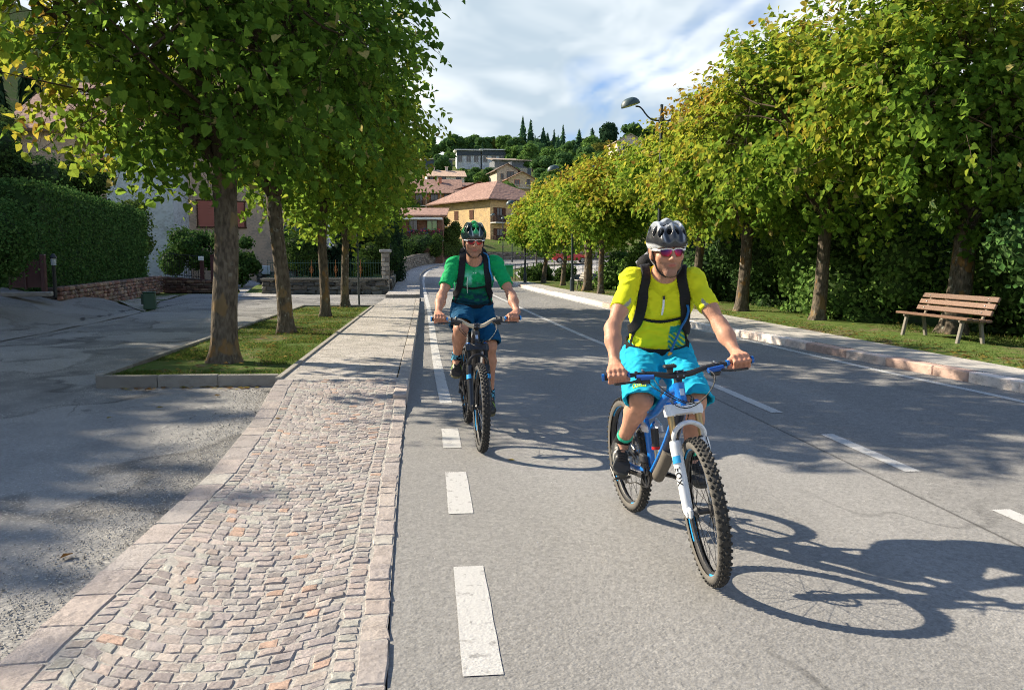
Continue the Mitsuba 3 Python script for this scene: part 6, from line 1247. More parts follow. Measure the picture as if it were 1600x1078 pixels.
    cab('cable', [hb(w - .225) + [.02, 0, -.04], bc + [.11, .10, -.09], bc + [.08, .0, -.15], c0 + ax * .03 + [.0, -.05, 0], (.35, -.035, .72)]); cab('cable', [hb(-w + .225) + [.02, 0, -.04], bc + [.11, -.08, -.08], bc + [.09, .03, -.13], c0 + ax * .06 + [.0, .045, 0], (.35, .03, .75)])
    if S.get('computer'): Q('bike_computer', cat(mv(cbox((0, 0, 0), (.045, .062, .016), .005), bc + A([.0, -.045, .048])), mv(cbox((0, 0, 0), (.02, .03, .03), .004), bc + A([0, -.045, .025]))), (.02, .02, .022), 'satin', 25)
    gw = {e: (F @ np.r_[g[0], 1])[:3] for e, g in grips.items()}; gd = {e: unit(F[:3, :3] @ g[1]) for e, g in grips.items()}; fwd = unit(F[:3, :3] @ A([1, 0, 0])); upv = unit(F[:3, :3] @ A([0, 0, 1.]))
    ped = {e: (W @ np.r_[bb + [0, e * .138, 0] + A([ca, 0, sa]) * (.172 * (1 if e < 0 else -1)), 1])[:3] for e in (-1, 1)}
    return dict(key=key, W=W, F=F, grip=gw, gdir=gd, fwd=fwd, up=upv, pedal=ped, saddle=(W @ np.r_[sx, 0, sz, 1])[:3])
BLUE = lin(16, 92, 176)
S1 = dict(frame=lin(14, 110, 196), frame2=lin(22, 34, 56), dark=(.02, .02, .022), link=lin(214, 218, 222), shock=(.02, .02, .022), fork=lin(214, 217, 220), stanchion=lin(176, 148, 104), cap=lin(20, 110, 200), rim=(.03, .03, .032), decal=lin(40, 150, 210), spoke=lin(60, 60, 62), sidewall=lin(96, 93, 88), tread=lin(50, 49, 47), mud=lin(104, 98, 90), stem=(.02, .02, .022), bar=(.02, .02, .022), grip=lin(14, 92, 170), lever=lin(20, 80, 160), barw=.755, letters='FOX', lettercol=(.012, .012, .014), computer=True, rise=.4, ptilt=.55)
S2 = dict(frame=(.016, .018, .022), frame2=lin(20, 26, 32), dark=(.02, .02, .022), link=(.03, .03, .032), shock=(.02, .02, .022), fork=(.016, .017, .02), stanchion=(.03, .03, .03), cap=lin(20, 110, 200), rim=(.03, .03, .032), decal=lin(44, 160, 226), spoke=lin(60, 60, 62), sidewall=lin(74, 74, 74), tread=lin(42, 42, 43), stem=(.02, .02, .022), bar=lin(190, 178, 156), grip=lin(24, 130, 210), lever=(.02, .02, .022), barw=.73, rise=1.0, ptilt=-.1)
bike1 = bike('blue and white full suspension mountain bike ridden by the yellow shirted man', S1, (1.216, 4.613), (1.301, 3.506), math.radians(3.2), math.radians(9.0), math.radians(186))
bike2 = bike('black mountain bike with light blue accents ridden by the green shirted man', S2, (.363, 7.311), (.413, 6.19), math.radians(.5), math.radians(-1.0), math.radians(97), 1.02, .06)
# ================================================================ the riders: smooth implicit bodies, meshed by surface nets
def s_cone(a, b, ra, rb):
    a, b = A(a, float), A(b, float); ba = b - a; L2 = ba @ ba + 1e-12; m = max(ra, rb)
    return (lambda p: np.linalg.norm((q := p - a) - (t := np.clip(q @ ba / L2, 0, 1))[:, None] * ba, axis=1) - (ra + (rb - ra) * t)), np.minimum(a, b) - m, np.maximum(a, b) + m
def s_ell(c, r, R=None):
    c, r = A(c, float), A(r, float); R = np.eye(3) if R is None else R; ext = np.sqrt(((R * r) ** 2).sum(1))
    def f(p):
        q = (p - c) @ R; k0 = np.linalg.norm(q / r, axis=1); k1 = np.linalg.norm(q / r ** 2, axis=1); return k0 * (k0 - 1) / np.maximum(k1, 1e-9)
    return f, c - ext, c + ext
class Body:
    """a smooth union of primitives; cut(p, d) edits the distance afterwards"""
    def __init__(s, prims, k=.03, grow=0.0, cut=None): s.prims, s.k, s.grow, s.cut = prims, k, grow, cut
    def __call__(s, p):
        d = np.full(len(p), 9.0); m = s.k + .05 + abs(s.grow)
        for f, lo, hi in s.prims:
            i = np.where(((p > lo - m) & (p < hi + m)).all(1))[0]
            if len(i):
                e = f(p[i]); h = np.maximum(s.k - np.abs(d[i] - e), 0) / s.k; d[i] = np.minimum(d[i], e) - h * h * s.k * .25
        d = d - s.grow
        return s.cut(p, d) if s.cut else d
    def grad(s, p, e=2e-3):
        g = np.stack([s(p + A(o) * e) - s(p - A(o) * e) for o in np.eye(3)], 1); return g / (np.linalg.norm(g, axis=1, keepdims=True) + 1e-9)
    def snap(s, p, off=0.0, it=4):
        p = A(p, float)
        for _ in range(it): p = p - s.grad(p) * np.clip(s(p) - off, -.05, .05)[:, None]
        return p
def nets(fn, lo, hi, h):
    """surface nets on a sparse grid"""
    lo, hi = A(lo, float), A(hi, float); B = 4; n = np.ceil((hi - lo) / (h * B)).astype(int)
    g = np.stack(np.meshgrid(*[np.arange(k) for k in n], indexing='ij'), -1).reshape(-1, 3); d = fn(lo + (g + .5) * h * B); g = g[np.abs(d) < h * B * 1.25]
    o = np.stack(np.meshgrid(*[np.arange(B)] * 3, indexing='ij'), -1).reshape(-1, 3); cell = (g[:, None] * B + o[None]).reshape(-1, 3)
    co = A([[i, j, k] for i in (0, 1) for j in (0, 1) for k in (0, 1)]); S = A([1 << 40, 1 << 20, 1])
    ck = ((cell[:, None] + co[None]) @ S); u, inv = np.unique(ck.ravel(), return_inverse=True); P = lo + np.stack([u >> 40, (u >> 20) & 0xFFFFF, u & 0xFFFFF], 1) * h
    val = fn(P); V = val[inv.reshape(ck.shape)]; act = (V.min(1) < 0) & (V.max(1) >= 0); cell, V, ck = cell[act], V[act], ck[act]
    acc, cnt = np.zeros((len(cell), 3)), np.zeros(len(cell))
    for a, b in ((0, 1), (2, 3), (4, 5), (6, 7), (0, 2), (1, 3), (4, 6), (5, 7), (0, 4), (1, 5), (2, 6), (3, 7)):
        x = (V[:, a] < 0) != (V[:, b] < 0); t = np.where(x, V[:, a] / np.where(x, V[:, a] - V[:, b], 1), 0)
        acc += x[:, None] * (co[a] + (co[b] - co[a]) * t[:, None]); cnt += x
    vert = lo + (cell + acc / cnt[:, None]) * h
    key = cell @ S; order = np.argsort(key); sk = key[order]; look = lambda c: (q := np.searchsorted(sk, c), np.where((q < len(sk)) & (sk[np.minimum(q, len(sk) - 1)] == c), order[np.minimum(q, len(sk) - 1)], -1))[1]
    fs = []
    for ax, (b, c) in enumerate(((1, 2), (2, 0), (0, 1))):
        e1 = co.tolist().index([1 if k == ax else 0 for k in range(3)]); x = (V[:, 0] < 0) != (V[:, e1] < 0); i0 = np.where(x)[0]
        eb, ec = np.zeros(3, int), np.zeros(3, int); eb[b] = 1; ec[c] = 1
        q = np.stack([i0, look((cell[i0] - eb) @ S), look((cell[i0] - eb - ec) @ S), look((cell[i0] - ec) @ S)], 1); ok = (q >= 0).all(1); q, fl = q[ok], V[i0[ok], 0] < 0
        fs.append(np.where(fl[:, None], q, q[:, ::-1]))
    f = quads(np.vstack(fs)); nn = np.cross(vert[f[:, 1]] - vert[f[:, 0]], vert[f[:, 2]] - vert[f[:, 0]]); c0 = vert[f].mean(1)
    if np.mean((fn(c0 + nn / (np.linalg.norm(nn, axis=1, keepdims=True) + 1e-12) * h * .5) - fn(c0))[:4000]) < 0: f = f[:, ::-1]
    return TM(vert, f)
SKIN, SKIN_D, LIP = lin(186, 140, 117), lin(172, 116, 92), lin(168, 100, 88)
def band(body, pts, width, th, off=.004, n=40, closed=False):
    """a flat strap lying on a body along pts"""
    q = spline(pts, n) if not closed else spline(list(pts) + [pts[0]], n)[:-1]; q = body.snap(q, off + th / 2); nr = body.grad(q)
    t = (np.roll(q, -1, 0) - np.roll(q, 1, 0)) if closed else np.gradient(q, axis=0); t /= np.linalg.norm(t, axis=1, keepdims=True); sd = np.cross(t, nr); sd /= np.linalg.norm(sd, axis=1, keepdims=True); w, h_ = width / 2, th / 2
    sec = [(-w, -h_), (-w, h_ * .3), (-w * .8, h_), (w * .8, h_), (w, h_ * .3), (w, -h_)]; m = len(sec)
    v = np.stack([q + sd * a + nr * b for a, b in sec], 1).reshape(-1, 3); k = len(q); i, j = np.meshgrid(np.arange(k if closed else k - 1), np.arange(m), indexing='ij'); i2 = (i + 1) % k
    f = quads(np.stack([i * m + j, i2 * m + j, i2 * m + (j + 1) % m, i * m + (j + 1) % m], -1).reshape(-1, 4))
    return TM(v, f[:, ::-1])
def face_frame(yaw, pitch, roll, base):
    """columns: right-hand side of the wearer (-left), forward, up"""
    R = base @ rot([0, 0, 1], yaw) @ rot([1, 0, 0], pitch) @ rot([0, 1, 0], roll); return R
def rider(label, J, bk, O, seed):
    key = thing('person', label, 'person'); J = {k: A(v, float) for k, v in J.items()}; r = np.random.default_rng(seed)
    fwd = unit(bk['fwd'] * [1, 1, 0]); W_left = A([-fwd[1], fwd[0], 0])
    hip = (J['Rh'] + J['Lh']) / 2; lat = unit(J['Ls'] - J['Rs']); spine = unit(J['neck'] - hip); nrm = unit(np.cross(lat, spine)); nrm = nrm if nrm @ fwd > 0 else -nrm; lat = unit(np.cross(spine, nrm)) * (1 if np.cross(spine, nrm) @ lat > 0 else -1); TR = np.stack([lat, nrm, spine], 1)
    tw = lambda a, b, c: J['neck'] + TR @ A([a, b, c]); SL = np.linalg.norm(J['neck'] - hip)
    torso = [s_ell(tw(0, -.005, -.16), (.172, .108, .17), TR), s_ell(tw(0, .0, -SL * .62), (.150, .098, .19), TR), s_ell(hip + TR @ A([0, -.015, .02]), (.165, .112, .12), TR),
             s_cone(tw(-.07, -.03, -.035), J['Rs'], .057, .052), s_cone(tw(.07, -.03, -.035), J['Ls'], .057, .052), s_ell(tw(-.075, .055, -.15), (.075, .05, .065), TR), s_ell(tw(.075, .055, -.15), (.075, .05, .065), TR), s_ell(tw(0, -.05, -.12), (.13, .07, .14), TR)]
    arms, legs = [], []
    for s in 'RL':
        arms += [s_cone(J[s + 's'], J[s + 'e'], .046, .035), s_cone(J[s + 'e'], J[s + 'e'] + (J[s + 'w'] - J[s + 'e']) * .35, .035, .037), s_cone(J[s + 'e'] + (J[s + 'w'] - J[s + 'e']) * .35, J[s + 'w'], .037, .025)]
        m = J[s + 's'] + (J[s + 'e'] - J[s + 's']) * .5; dz_ = unit(J[s + 'e'] - J[s + 's']); dy_ = unit(np.cross(dz_, lat)); arms.append(s_ell(m + fwd * .005, (.040, .040, .085), np.stack([np.cross(dy_, dz_), dy_, dz_], 1)))
        kn, an = J[s + 'k'], J[s + 'a']; sh = unit(an - kn); back = -fwd + sh * (fwd @ sh); back = unit(back)
        legs += [s_cone(J[s + 'h'], kn, .088, .056), s_cone(kn, kn + (an - kn) * .3, .054, .050), s_cone(kn + (an - kn) * .3, an, .050, .034), s_ell(kn + (an - kn) * .32 + back * .022, (.044, .046, .105), np.stack([np.cross(back, sh), back, sh], 1)), s_ell(kn - back * .026, (.033, .022, .04), np.stack([np.cross(back, sh), back, sh], 1)), s_cone(an, an + unit(J[s + 't'] - an) * .07, .034, .03)]
    # hands closed round the grips: palm, four fingers in three joints each, thumb below
    hands = []; hb = {}
    for s, e in (('R', -1), ('L', 1)):
        g, u = bk['grip'][e], bk['gdir'][e]; f0 = unit(bk['fwd'] - u * (bk['fwd'] @ u)); w0 = np.cross(u, f0); w0 = w0 if w0[2] > 0 else -w0
        tilt = O.get('wrist', .35); f = f0 * math.cos(tilt) + w0 * math.sin(tilt) * -1; w = w0 * math.cos(tilt) + f0 * math.sin(tilt)
        H = lambda a, b, c: g + u * a + f * b + w * c; wr = J[s + 'w']
        mcp = []
        for i, a in enumerate((-.036, -.0125, .0115, .034)):
            k0, k1, k2, k3 = H(a * .92, .010, .0365 - .002 * abs(i - 1)), H(a, .037, .020), H(a, .034, -.013), H(a, .010, -.0265)
            rr = (.0112, .0102, .0094, .0086); sc = (1, 1.04, 1.0, .88)[i]
            hands += [s_cone(k0, k1, rr[0] * sc, rr[1] * sc), s_cone(k1, k2, rr[1] * sc, rr[2] * sc), s_cone(k2, k3, rr[2] * sc, rr[3] * sc)]; mcp.append(k0)
            hands.append(s_cone(wr + (k0 - wr) * .12 + u * a * .35, k0, .0165, .0128))
        t0, t1, t2, t3 = wr + (H(-.03, -.012, .012) - wr) * .45 , H(-.046, -.006, .010), H(-.054, .014, -.013), H(-.036, .026, -.024)
        hands += [s_cone(t0, t1, .018, .014), s_cone(t1, t2, .0135, .0115), s_cone(t2, t3, .0115, .0095), s_cone(wr, H(.0, -.01, .03), .026, .016), s_cone(wr, H(.028, -.012, .026), .022, .016)]
        hb[s] = g
    # head
    HR = face_frame(O.get('yaw', 0), O.get('pitch', 0), O.get('roll', 0), np.stack([-W_left, fwd, A([0, 0, 1.])], 1)); hc = J['head']; hs = O.get('hs', 1.0)
    X = lambda a, b, c: hc + HR @ A([a, b, c]) * hs
    he = lambda c, q: s_ell(X(*c), A(q) * hs, HR); hk = lambda a, b, ra, rb: s_cone(X(*a), X(*b), ra * hs, rb * hs)
    skull = [he((0, -.015, .035), (.074, .094, .082)), he((0, .022, -.03), (.062, .068, .078)), he((0, .034, -.078), (.040, .044, .036)), hk((-.012, .066, -.104), (.012, .066, -.104), .0175, .0175), he((-.044, .052, -.022), (.024, .028, .022)), he((.044, .052, -.022), (.024, .028, .022)),
             he((-.048, .010, -.066), (.016, .034, .030)), he((.048, .010, -.066), (.016, .034, .030)), hk((-.034, .083, .020), (.034, .083, .020), .0125, .0125)]
    feat = [hk((0, .090, .014), (0, .1085, -.026), .0085, .0125), he((-.012, .100, -.030), (.0095, .011, .008)), he((.012, .100, -.030), (.0095, .011, .008)), he((0, .0845, -.0570), (.022, .0085, .0052)), he((0, .0835, -.0660), (.019, .0085, .0058)), he((-.078, -.008, -.012), (.010, .019, .031)), he((.078, -.008, -.012), (.010, .019, .031)), he((-.081, -.014, .006), (.009, .016, .016)), he((.081, -.014, .006), (.009, .016, .016))]
    neckp = [s_cone(J['neck'] + spine * -.05, X(0, -.022, -.055), .064, .056), s_cone(J['neck'] + nrm * .03 - spine * .06, X(0, .012, -.075), .052, .044)]
    base = Body(torso + arms + legs + neckp, .042); fine_ = Body(hands, .010); head = Body(skull, .022); ft = Body(feat, .008); eyes = [X(-.032, .083, .003), X(.032, .083, .003)]; mouth = (X(-.021, .0925, -.0612), X(.021, .0925, -.0612))
    cover = Body(torso + [arms[0], arms[3], arms[4], arms[7]] + neckp, .042); cover2 = Body([torso[2], legs[0], legs[6]], .042)
    def sm(a, b, k): h = np.maximum(k - np.abs(a - b), 0) / k; return np.minimum(a, b) - h * h * k * .25
    def skin(p):
        d = sm(base(p), fine_(p), .016); hd = sm(head(p), ft(p), .010)
        for e in eyes: hd = -sm(-hd, np.linalg.norm(p - e, axis=1) - .019 * hs, .014)
        a, b = mouth; ba = b - a; t = np.clip((p - a) @ ba / (ba @ ba), 0, 1); hd = np.maximum(hd, -(np.linalg.norm(p - a - t[:, None] * ba, axis=1) - .0022 * hs))
        return sm(d, hd, .022)
    ms = []
    lo_hi = lambda pts, m: (np.min(pts, 0) - m, np.max(pts, 0) + m)
    hd_lo, hd_hi = hc - .165, hc + .15
    allj = A(list(J.values())); lo, hi = lo_hi(allj, .16)
    boxes = [(hd_lo, hd_hi)] + [(hb[s] - .085, hb[s] + .085) for s in 'RL']
    big = nets(skin, lo, hi, .0085); c = big.vertices[big.faces].mean(1); keep = np.ones(len(c), bool)
    for a, b in boxes: keep &= ~((c > a + .008) & (c < b - .008)).all(1)
    ms.append(TM(big.vertices, big.faces[keep])); ms.append(nets(skin, hd_lo, hd_hi, .0034))
    for a, b in boxes[1:]: ms.append(nets(skin, a, b, .0030))
    bm = cat(ms); used, invv = np.unique(bm.faces, return_inverse=True); bm = TM(bm.vertices[used], invv.reshape(-1, 3))
    v = bm.vertices; q = (v - hc) @ HR / hs; n = nfbm(v * 22, 3, seed); col = np.broadcast_to(SKIN * O.get('tone', 1.0), v.shape) * (.80 + .40 * n[:, None]); col = col * A([1.0, .97, .95])
    lipm = np.exp(-((q[:, 0] / .023) ** 2 + ((q[:, 2] + .0615) / .0085) ** 2) ** 2) * (q[:, 1] > .07); inh = np.linalg.norm(v - hc, axis=1) < .17
    beard = sst(-.035, -.062, q[:, 2]) * sst(.0, .03, q[:, 1]) * (1 - lipm) * inh * (q[:, 2] > -.13); brow = np.exp(-(((np.abs(q[:, 0]) - .030) / .020) ** 4 + ((q[:, 2] - .024) / .0065) ** 2)) * (q[:, 1] > .06) * inh
    red = np.exp(-((np.abs(q[:, 0]) - .045) ** 2 + (q[:, 2] + .025) ** 2) / .0006) * inh * .5 + inh * np.exp(-(q[:, 0] ** 2 + (q[:, 2] + .03) ** 2) / .0003) * .4
    col = col * (1 - .42 * beard[:, None] * A([.95, .9, .8]) * O.get('beard', 1)); col = col * (1 - lipm[:, None] * inh[:, None]) + LIP * lipm[:, None] * inh[:, None]; col = col * (1 - brow[:, None] * .75); col = col * (1 - red[:, None] * A([0, .16, .18]))
    for s in 'RL':
        k = np.linalg.norm(v - hb[s], axis=1) < .075; col[k] *= A([1.02, .93, .90])
    scene[key] = mikit.ply(bm, 'skin', True, color=col)
    # hair under the helmet
    hair = nets(lambda p: np.maximum(Body([he((0, -.018, .036), (.0775, .0975, .0855))], .02)(p), -((p - X(0, .045, .035)) @ (HR @ unit([0, -.85, .55])) )), hd_lo, hd_hi, .006); put('hair', hair, lin(44, 34, 28), 'matte', key, True)
    # ---- shirt
    cloth = torso[:2] + [s_ell(hip + TR @ A([0, -.012, .05]), (.163, .112, .13), TR)] + torso[3:]; ends = {}
    for s in 'RL':
        d = unit(J[s + 'e'] - J[s + 's']); L = np.linalg.norm(J[s + 'e'] - J[s + 's']); e = J[s + 's'] + d * (L * O.get('sleeve', .56) + .05); cloth = cloth + [s_cone(J[s + 's'], e, .046, .043 + O.get('flare', .0))]; ends[s] = (J[s + 's'] + d * L * O.get('sleeve', .56), d)
    hem = hip + TR @ A([0, 0, O.get('hem', .055)])
    inner = Body(arms + neckp, .02)
    def scut(p, d):
        fold = .0075 * (np.sin(((p - hip) @ spine) * 75 + 9 * nfbm(p * 9, 2, seed)) * np.exp(-(((p - hip) @ spine - .12) / .11) ** 2)) + .016 * (nfbm(p * A([11, 11, 16]), 3, seed) - .5) + .009 * np.clip(1 - 2.6 * np.abs(2 * nfbm(p @ A([[9, 3, -4], [-3, 9, 5], [5, -4, 15]]) + seed, 3, seed + 9) - 1), 0, 1) - .003
        d = np.minimum(d - fold - (.004 * O.get('loose', 1.0)), cover(p) - .0055 - .25 * np.abs(fold))
        d = np.maximum(d, -((p - hem) @ spine))
        for s in 'RL': c, ax = ends[s]; side = ((p - c) @ ax); near = np.linalg.norm(p - c - 0 * ax, axis=1) < .16; d = np.where(near, np.maximum(d, side), d)
        nk = J['neck']; ax_ = unit(spine + nrm * .25); q = p - nk - nrm * .01; cyl = np.linalg.norm(q - np.outer(q @ ax_, ax_), axis=1) - O.get('collar', .066)
        d = np.where(q @ spine > -.05, np.maximum(d, -cyl), d)
        d = np.where(cyl < .035, np.maximum(d, (p - nk) @ unit(spine + nrm * O.get('cneck', .5)) - O.get('collar_h', .035)), d)
        return d
    shirt = Body(cloth, .04, .004, scut); sm_ = nets(shirt, lo, hi, .0062); full = Body(cloth, .04, .011)
    kids = {}
    kids['shirt'] = put('shirt', sm_, O['shirt'](sm_.vertices, lambda p: (p - J['neck']) @ TR), 'cloth', key, True)
    # ---- shorts
    sp = [s_ell(hip + TR @ A([0, -.012, .025]), (.172, .122, .115), TR)]; cutp = {}
    for s in 'RL':
        h_, kn = J[s + 'h'], J[s + 'k']; d = unit(kn - h_); L = np.linalg.norm(kn - h_); sp += [s_cone(h_, kn + d * .13, .100, .088)]; e_ = unit(A([0, 0, 1.]) - d * d[2]); cutp[s] = (kn - d * (L * (1 - O['short'][s])), d, d - .55 * e_)
    top = hip + TR @ A([0, 0, .095])
    def shcut(p, d):
        fold = .008 * np.sin(((p - hip) @ fwd) * 60 + 12 * nfbm(p * 7, 2, seed + 2)) * np.exp(-((p - hip) @ fwd - .10) ** 2 / .012) + .022 * (nfbm(p * A([9, 9, 14]), 3, seed + 4) - .5) + .013 * np.clip(1 - 2.6 * np.abs(2 * nfbm(p @ A([[8, 3, -4], [-3, 8, 5], [5, -4, 12]]) + seed, 3, seed + 19) - 1), 0, 1) - .003
        d = np.minimum(d - fold, cover2(p) - .006 - .25 * np.abs(fold))
        for s in 'RL':
            h_, dd = J[s + 'h'], cutp[s][1]; t = (p - h_) @ dd; ot = (p - J[('L' if s == 'R' else 'R') + 'h']) @ cutp['L' if s == 'R' else 'R'][1]
            mine = np.linalg.norm(p - h_ - t[:, None] * dd, axis=1) < .13; closer = np.abs((p - J[s + 'k']) @ W_left) < np.abs((p - J[('L' if s == 'R' else 'R') + 'k']) @ W_left); d = np.where(mine & closer, np.maximum(np.maximum(d, -(d + .016) - .5 * np.maximum(np.linalg.norm(J[s + 'k'] - h_) * .70 - t, 0)), (p - cutp[s][0]) @ unit(cutp[s][2])), d)
        return np.maximum(d, (p - top) @ spine)
    shorts = Body(sp, .04, .004, shcut); so = nets(shorts, lo, hi, .0055)
    kids['shorts'] = put('shorts', so, O['shorts'](so.vertices), 'cloth', key, True)
    # ---- shoes and socks
    for s, e in (('R', -1), ('L', 1)):
        an, t = J[s + 'a'], J[s + 't']; fd = unit(t - an + unit(an - J[s + 'k']) * -.0); sh = unit(J[s + 'k'] - an); toe = t; heel = J[s + 'heel']; fx = unit(toe - heel); sd = unit(np.cross(fx, sh)); upx = np.cross(sd, fx); upx = upx if upx @ sh > 0 else -upx
        Z = lambda a, b, c: heel + fx * a + sd * b + upx * c; Lf = np.linalg.norm(toe - heel); b_ = [s_cone(Z(.03, 0, .035), Z(.11, 0, .038), .036, .036), s_cone(Z(.11, 0, .036), Z(Lf - .045, .0, .028), .038, .036), s_cone(Z(Lf - .065, -.016, .026), Z(Lf - .05, .018, .026), .033, .033), s_cone(Z(.04, 0, .05), an + sh * .012, .036, .039), s_cone(Z(.11, 0, .05), an + sh * .0, .03, .038)]
        sole = Body([s_cone(Z(.03, 0, .008), Z(.10, 0, .008), .038, .036), s_cone(Z(.10, 0, .008), Z(Lf - .055, 0, .010), .036, .041), s_cone(Z(Lf - .06, 0, .01), Z(Lf - .042, 0, .012), .041, .039)], .02, 0, lambda p, d: np.maximum(np.maximum(d, (p - Z(0, 0, .018)) @ upx), -((p - Z(0, 0, -.006)) @ upx)))
        up2 = Body(b_, .03, 0, lambda p, d: np.maximum(np.maximum(d + .0015 * np.sin((p - an) @ fx * 130), -((p - Z(0, 0, .016)) @ upx)), (p - an - sh * .03) @ sh)); um = nets(up2, *lo_hi([heel, toe, an], .09), .0052)
        c = np.broadcast_to(O['shoe'], um.vertices.shape) * (.8 + .4 * nfbm(um.vertices * 40, 2, 3)[:, None]); stripe = (np.abs(((um.vertices - Z(.13, 0, .05)) @ fx) + ((um.vertices - Z(.13, 0, .05)) @ upx) * .5) < .006) & (np.abs((um.vertices - Z(.13, 0, .0)) @ sd) > .022); c = np.where(stripe[:, None], O['accent'], c)
        k = put('shoe', um, c, 'satin', key, True); put('sole', nets(sole, *lo_hi([heel, toe, an], .09), .0055), O['sole'], 'rubber', k, True)
        put('laces', cat([tube([up2.snap(Z(.12 + .018 * i, -.022, .07)[None])[0] + upx * .002, up2.snap(Z(.124 + .018 * i, 0, .09)[None])[0] + upx * .003, up2.snap(Z(.12 + .018 * i, .022, .07)[None])[0] + upx * .002], .0028, 5) for i in range(5)]), O.get('lace', (.03, .03, .03)), 'matte', k)
        sk = Body([s_cone(an - sh * .01, an + sh * .105, .047, .0445)], .02, .0, lambda p, d: np.maximum(d + .0012 * np.sin((p - an) @ sh * 420), (p - an - sh * O.get('sock', .085)) @ sh)); sm2 = nets(sk, *lo_hi([an, an + sh * .1], .06), .005)
        put('sock', sm2, O['sockc'](sm2.vertices, (sm2.vertices - an) @ sh), 'cloth', key, True)
    # ---- helmet, glasses, straps
    hel_c, hq = X(0, -.012, .060), A([.102, .132, .098]) * hs
    outer = Body([s_ell(hel_c, hq, HR), hk((-.036, .100, .046), (.036, .100, .046), .026, .026)], .03); vents = []
    for a, es in ((-62, (28,)), (-38, (24, 58)), (-13, (34, 66)), (13, (34, 66)), (38, (24, 58)), (62, (28,))):
        for el in es:
            d = A([math.sin(math.radians(a)) * math.cos(math.radians(el)), math.cos(math.radians(a)) * math.cos(math.radians(el)), math.sin(math.radians(el))]); c = A([0, -.012, .060]) + d * A([.102, .132, .098]); lat_ = unit(np.cross(d, [0, 0, 1.])); upv = np.cross(lat_, d); Rl = np.stack([lat_, d, upv], 1); vents.append(s_ell(X(*c), A([.0145, .03, .0265]) * hs, HR @ Rl))
    for a in (-150, -105, 105, 150):
        d = A([math.sin(math.radians(a)) * .85, math.cos(math.radians(a)) * .85, .5]); c = A([0, -.012, .06]) + d * A([.102, .132, .098]); vents.append(s_ell(X(*c), A([.03, .03, .014]) * hs, HR))
    vb = Body(vents, .004); innr = Body([s_ell(hel_c, hq - .021 * hs, HR)], .01)
    def hcut(p, d):
        l = (p - hc) @ HR / hs; rim = .024 - .25 * np.maximum(-l[:, 1] - .01, 0) * .35 + .10 * np.maximum(l[:, 1] - .05, 0) - .012 * sst(.05, .095, np.abs(l[:, 0]))
        ridge = .0055 * np.cos(l[:, 0] / .102 * 11) * sst(.03, .08, l[:, 2]); d = d - ridge * hs
        d = np.maximum(d, -(l[:, 2] - rim) * hs); d = np.maximum(d, -innr(p)); return np.maximum(d, -vb(p))
    outer.cut = hcut; hm = nets(outer, hd_lo - .02, hd_hi + .06, .0034); q = (hm.vertices - hc) @ HR / hs
    hk_ = put('helmet', hm, O['helmet'](q), 'gloss', key, 40); put('liner', nets(Body([s_ell(hel_c, hq - .019 * hs, HR)], .01, 0, lambda p, d: np.maximum(np.maximum(d, -(d + .004)), -(((p - hc) @ HR)[:, 2] - .026))), hd_lo, hd_hi, .006), (.012, .012, .013), 'matte', hk_, True)
    put('badge', mv(lathe([(0, .006), (.007, .005), (.009, .0)], axis=(0, 1, 0), n=14), M=m4(HR @ rot([1, 0, 0], .5), X(0, .124, .052))), O['badge'], 'gloss', hk_)
    for e in (-1, 1):
        st = [X(e * .088, .025, .03), X(e * .0755, .022, -.02), X(e * .066, .03, -.065), X(e * .045, .042, -.105), X(0, .052, -.122)]; put('chin_strap', tube(spline(st, 16), .0065, 6, flat=(1, .45)), (.012, .012, .013), 'satin', hk_); put('rear_strap', tube(spline([X(e * .085, -.05, .03), X(e * .081, -.02, -.03), X(e * .066, .03, -.065)], 10), .006, 6, flat=(1, .45)), (.012, .012, .013), 'satin', hk_)
    gk = f'{key}__sunglasses'; P0 = lambda th, z: X(.083 * math.sin(th) * .94, .016 + .088 * math.cos(th) - .010 * (z < -.01) * 0, z)
    for e in (-1, 1):
        t = np.linspace(.09, .82, 10); upl = .019 - .004 * ((t - .09) / .73) ** 2 + .002 * np.sin(t * 4); lw = -.0165 + .030 * ((t - .36) / .5) ** 4 * (t > .36) + .019 * np.exp(-((t - .09) / .10) ** 2)
        lw = np.minimum(lw, upl - .004); g = []; gc = []
        for a, u_, l_ in zip(t, upl, lw):
            for f in np.linspace(0, 1, 6): z = l_ + (u_ - l_) * f; g.append(P0(e * a, z)); gc.append(O['lens'](f, a))
        i, j = np.meshgrid(np.arange(9), np.arange(5), indexing='ij'); put('lens', TM(g, quads(np.stack([i * 6 + j, (i + 1) * 6 + j, (i + 1) * 6 + j + 1, i * 6 + j + 1], -1).reshape(-1, 4))), A(gc), 'lens', gk, True)
        put('arm', tube(spline([P0(e * .80, .013), X(e * .078, .05, .013), X(e * .082, .0, .008), X(e * .083, -.02, .0)], 12), .0038, 6, flat=(1.6, .7)), O['gframe'], 'gloss', gk)
        put('rim', tube([P0(e * a, u_ + .001) for a, u_ in zip(t, upl)] + [P0(e * .86, .012)], [.0040] * 10 + [.006], 7), O['gframe'], 'gloss', gk)
    put('bridge', tube([P0(-.10, .019), P0(0, .014), P0(.10, .019)], .0042, 7), O['gframe'], 'gloss', gk)
    labels[gk] = {'label': O['glabel']}
    # ---- rucksack
    bk_ = f'{key}__rucksack'
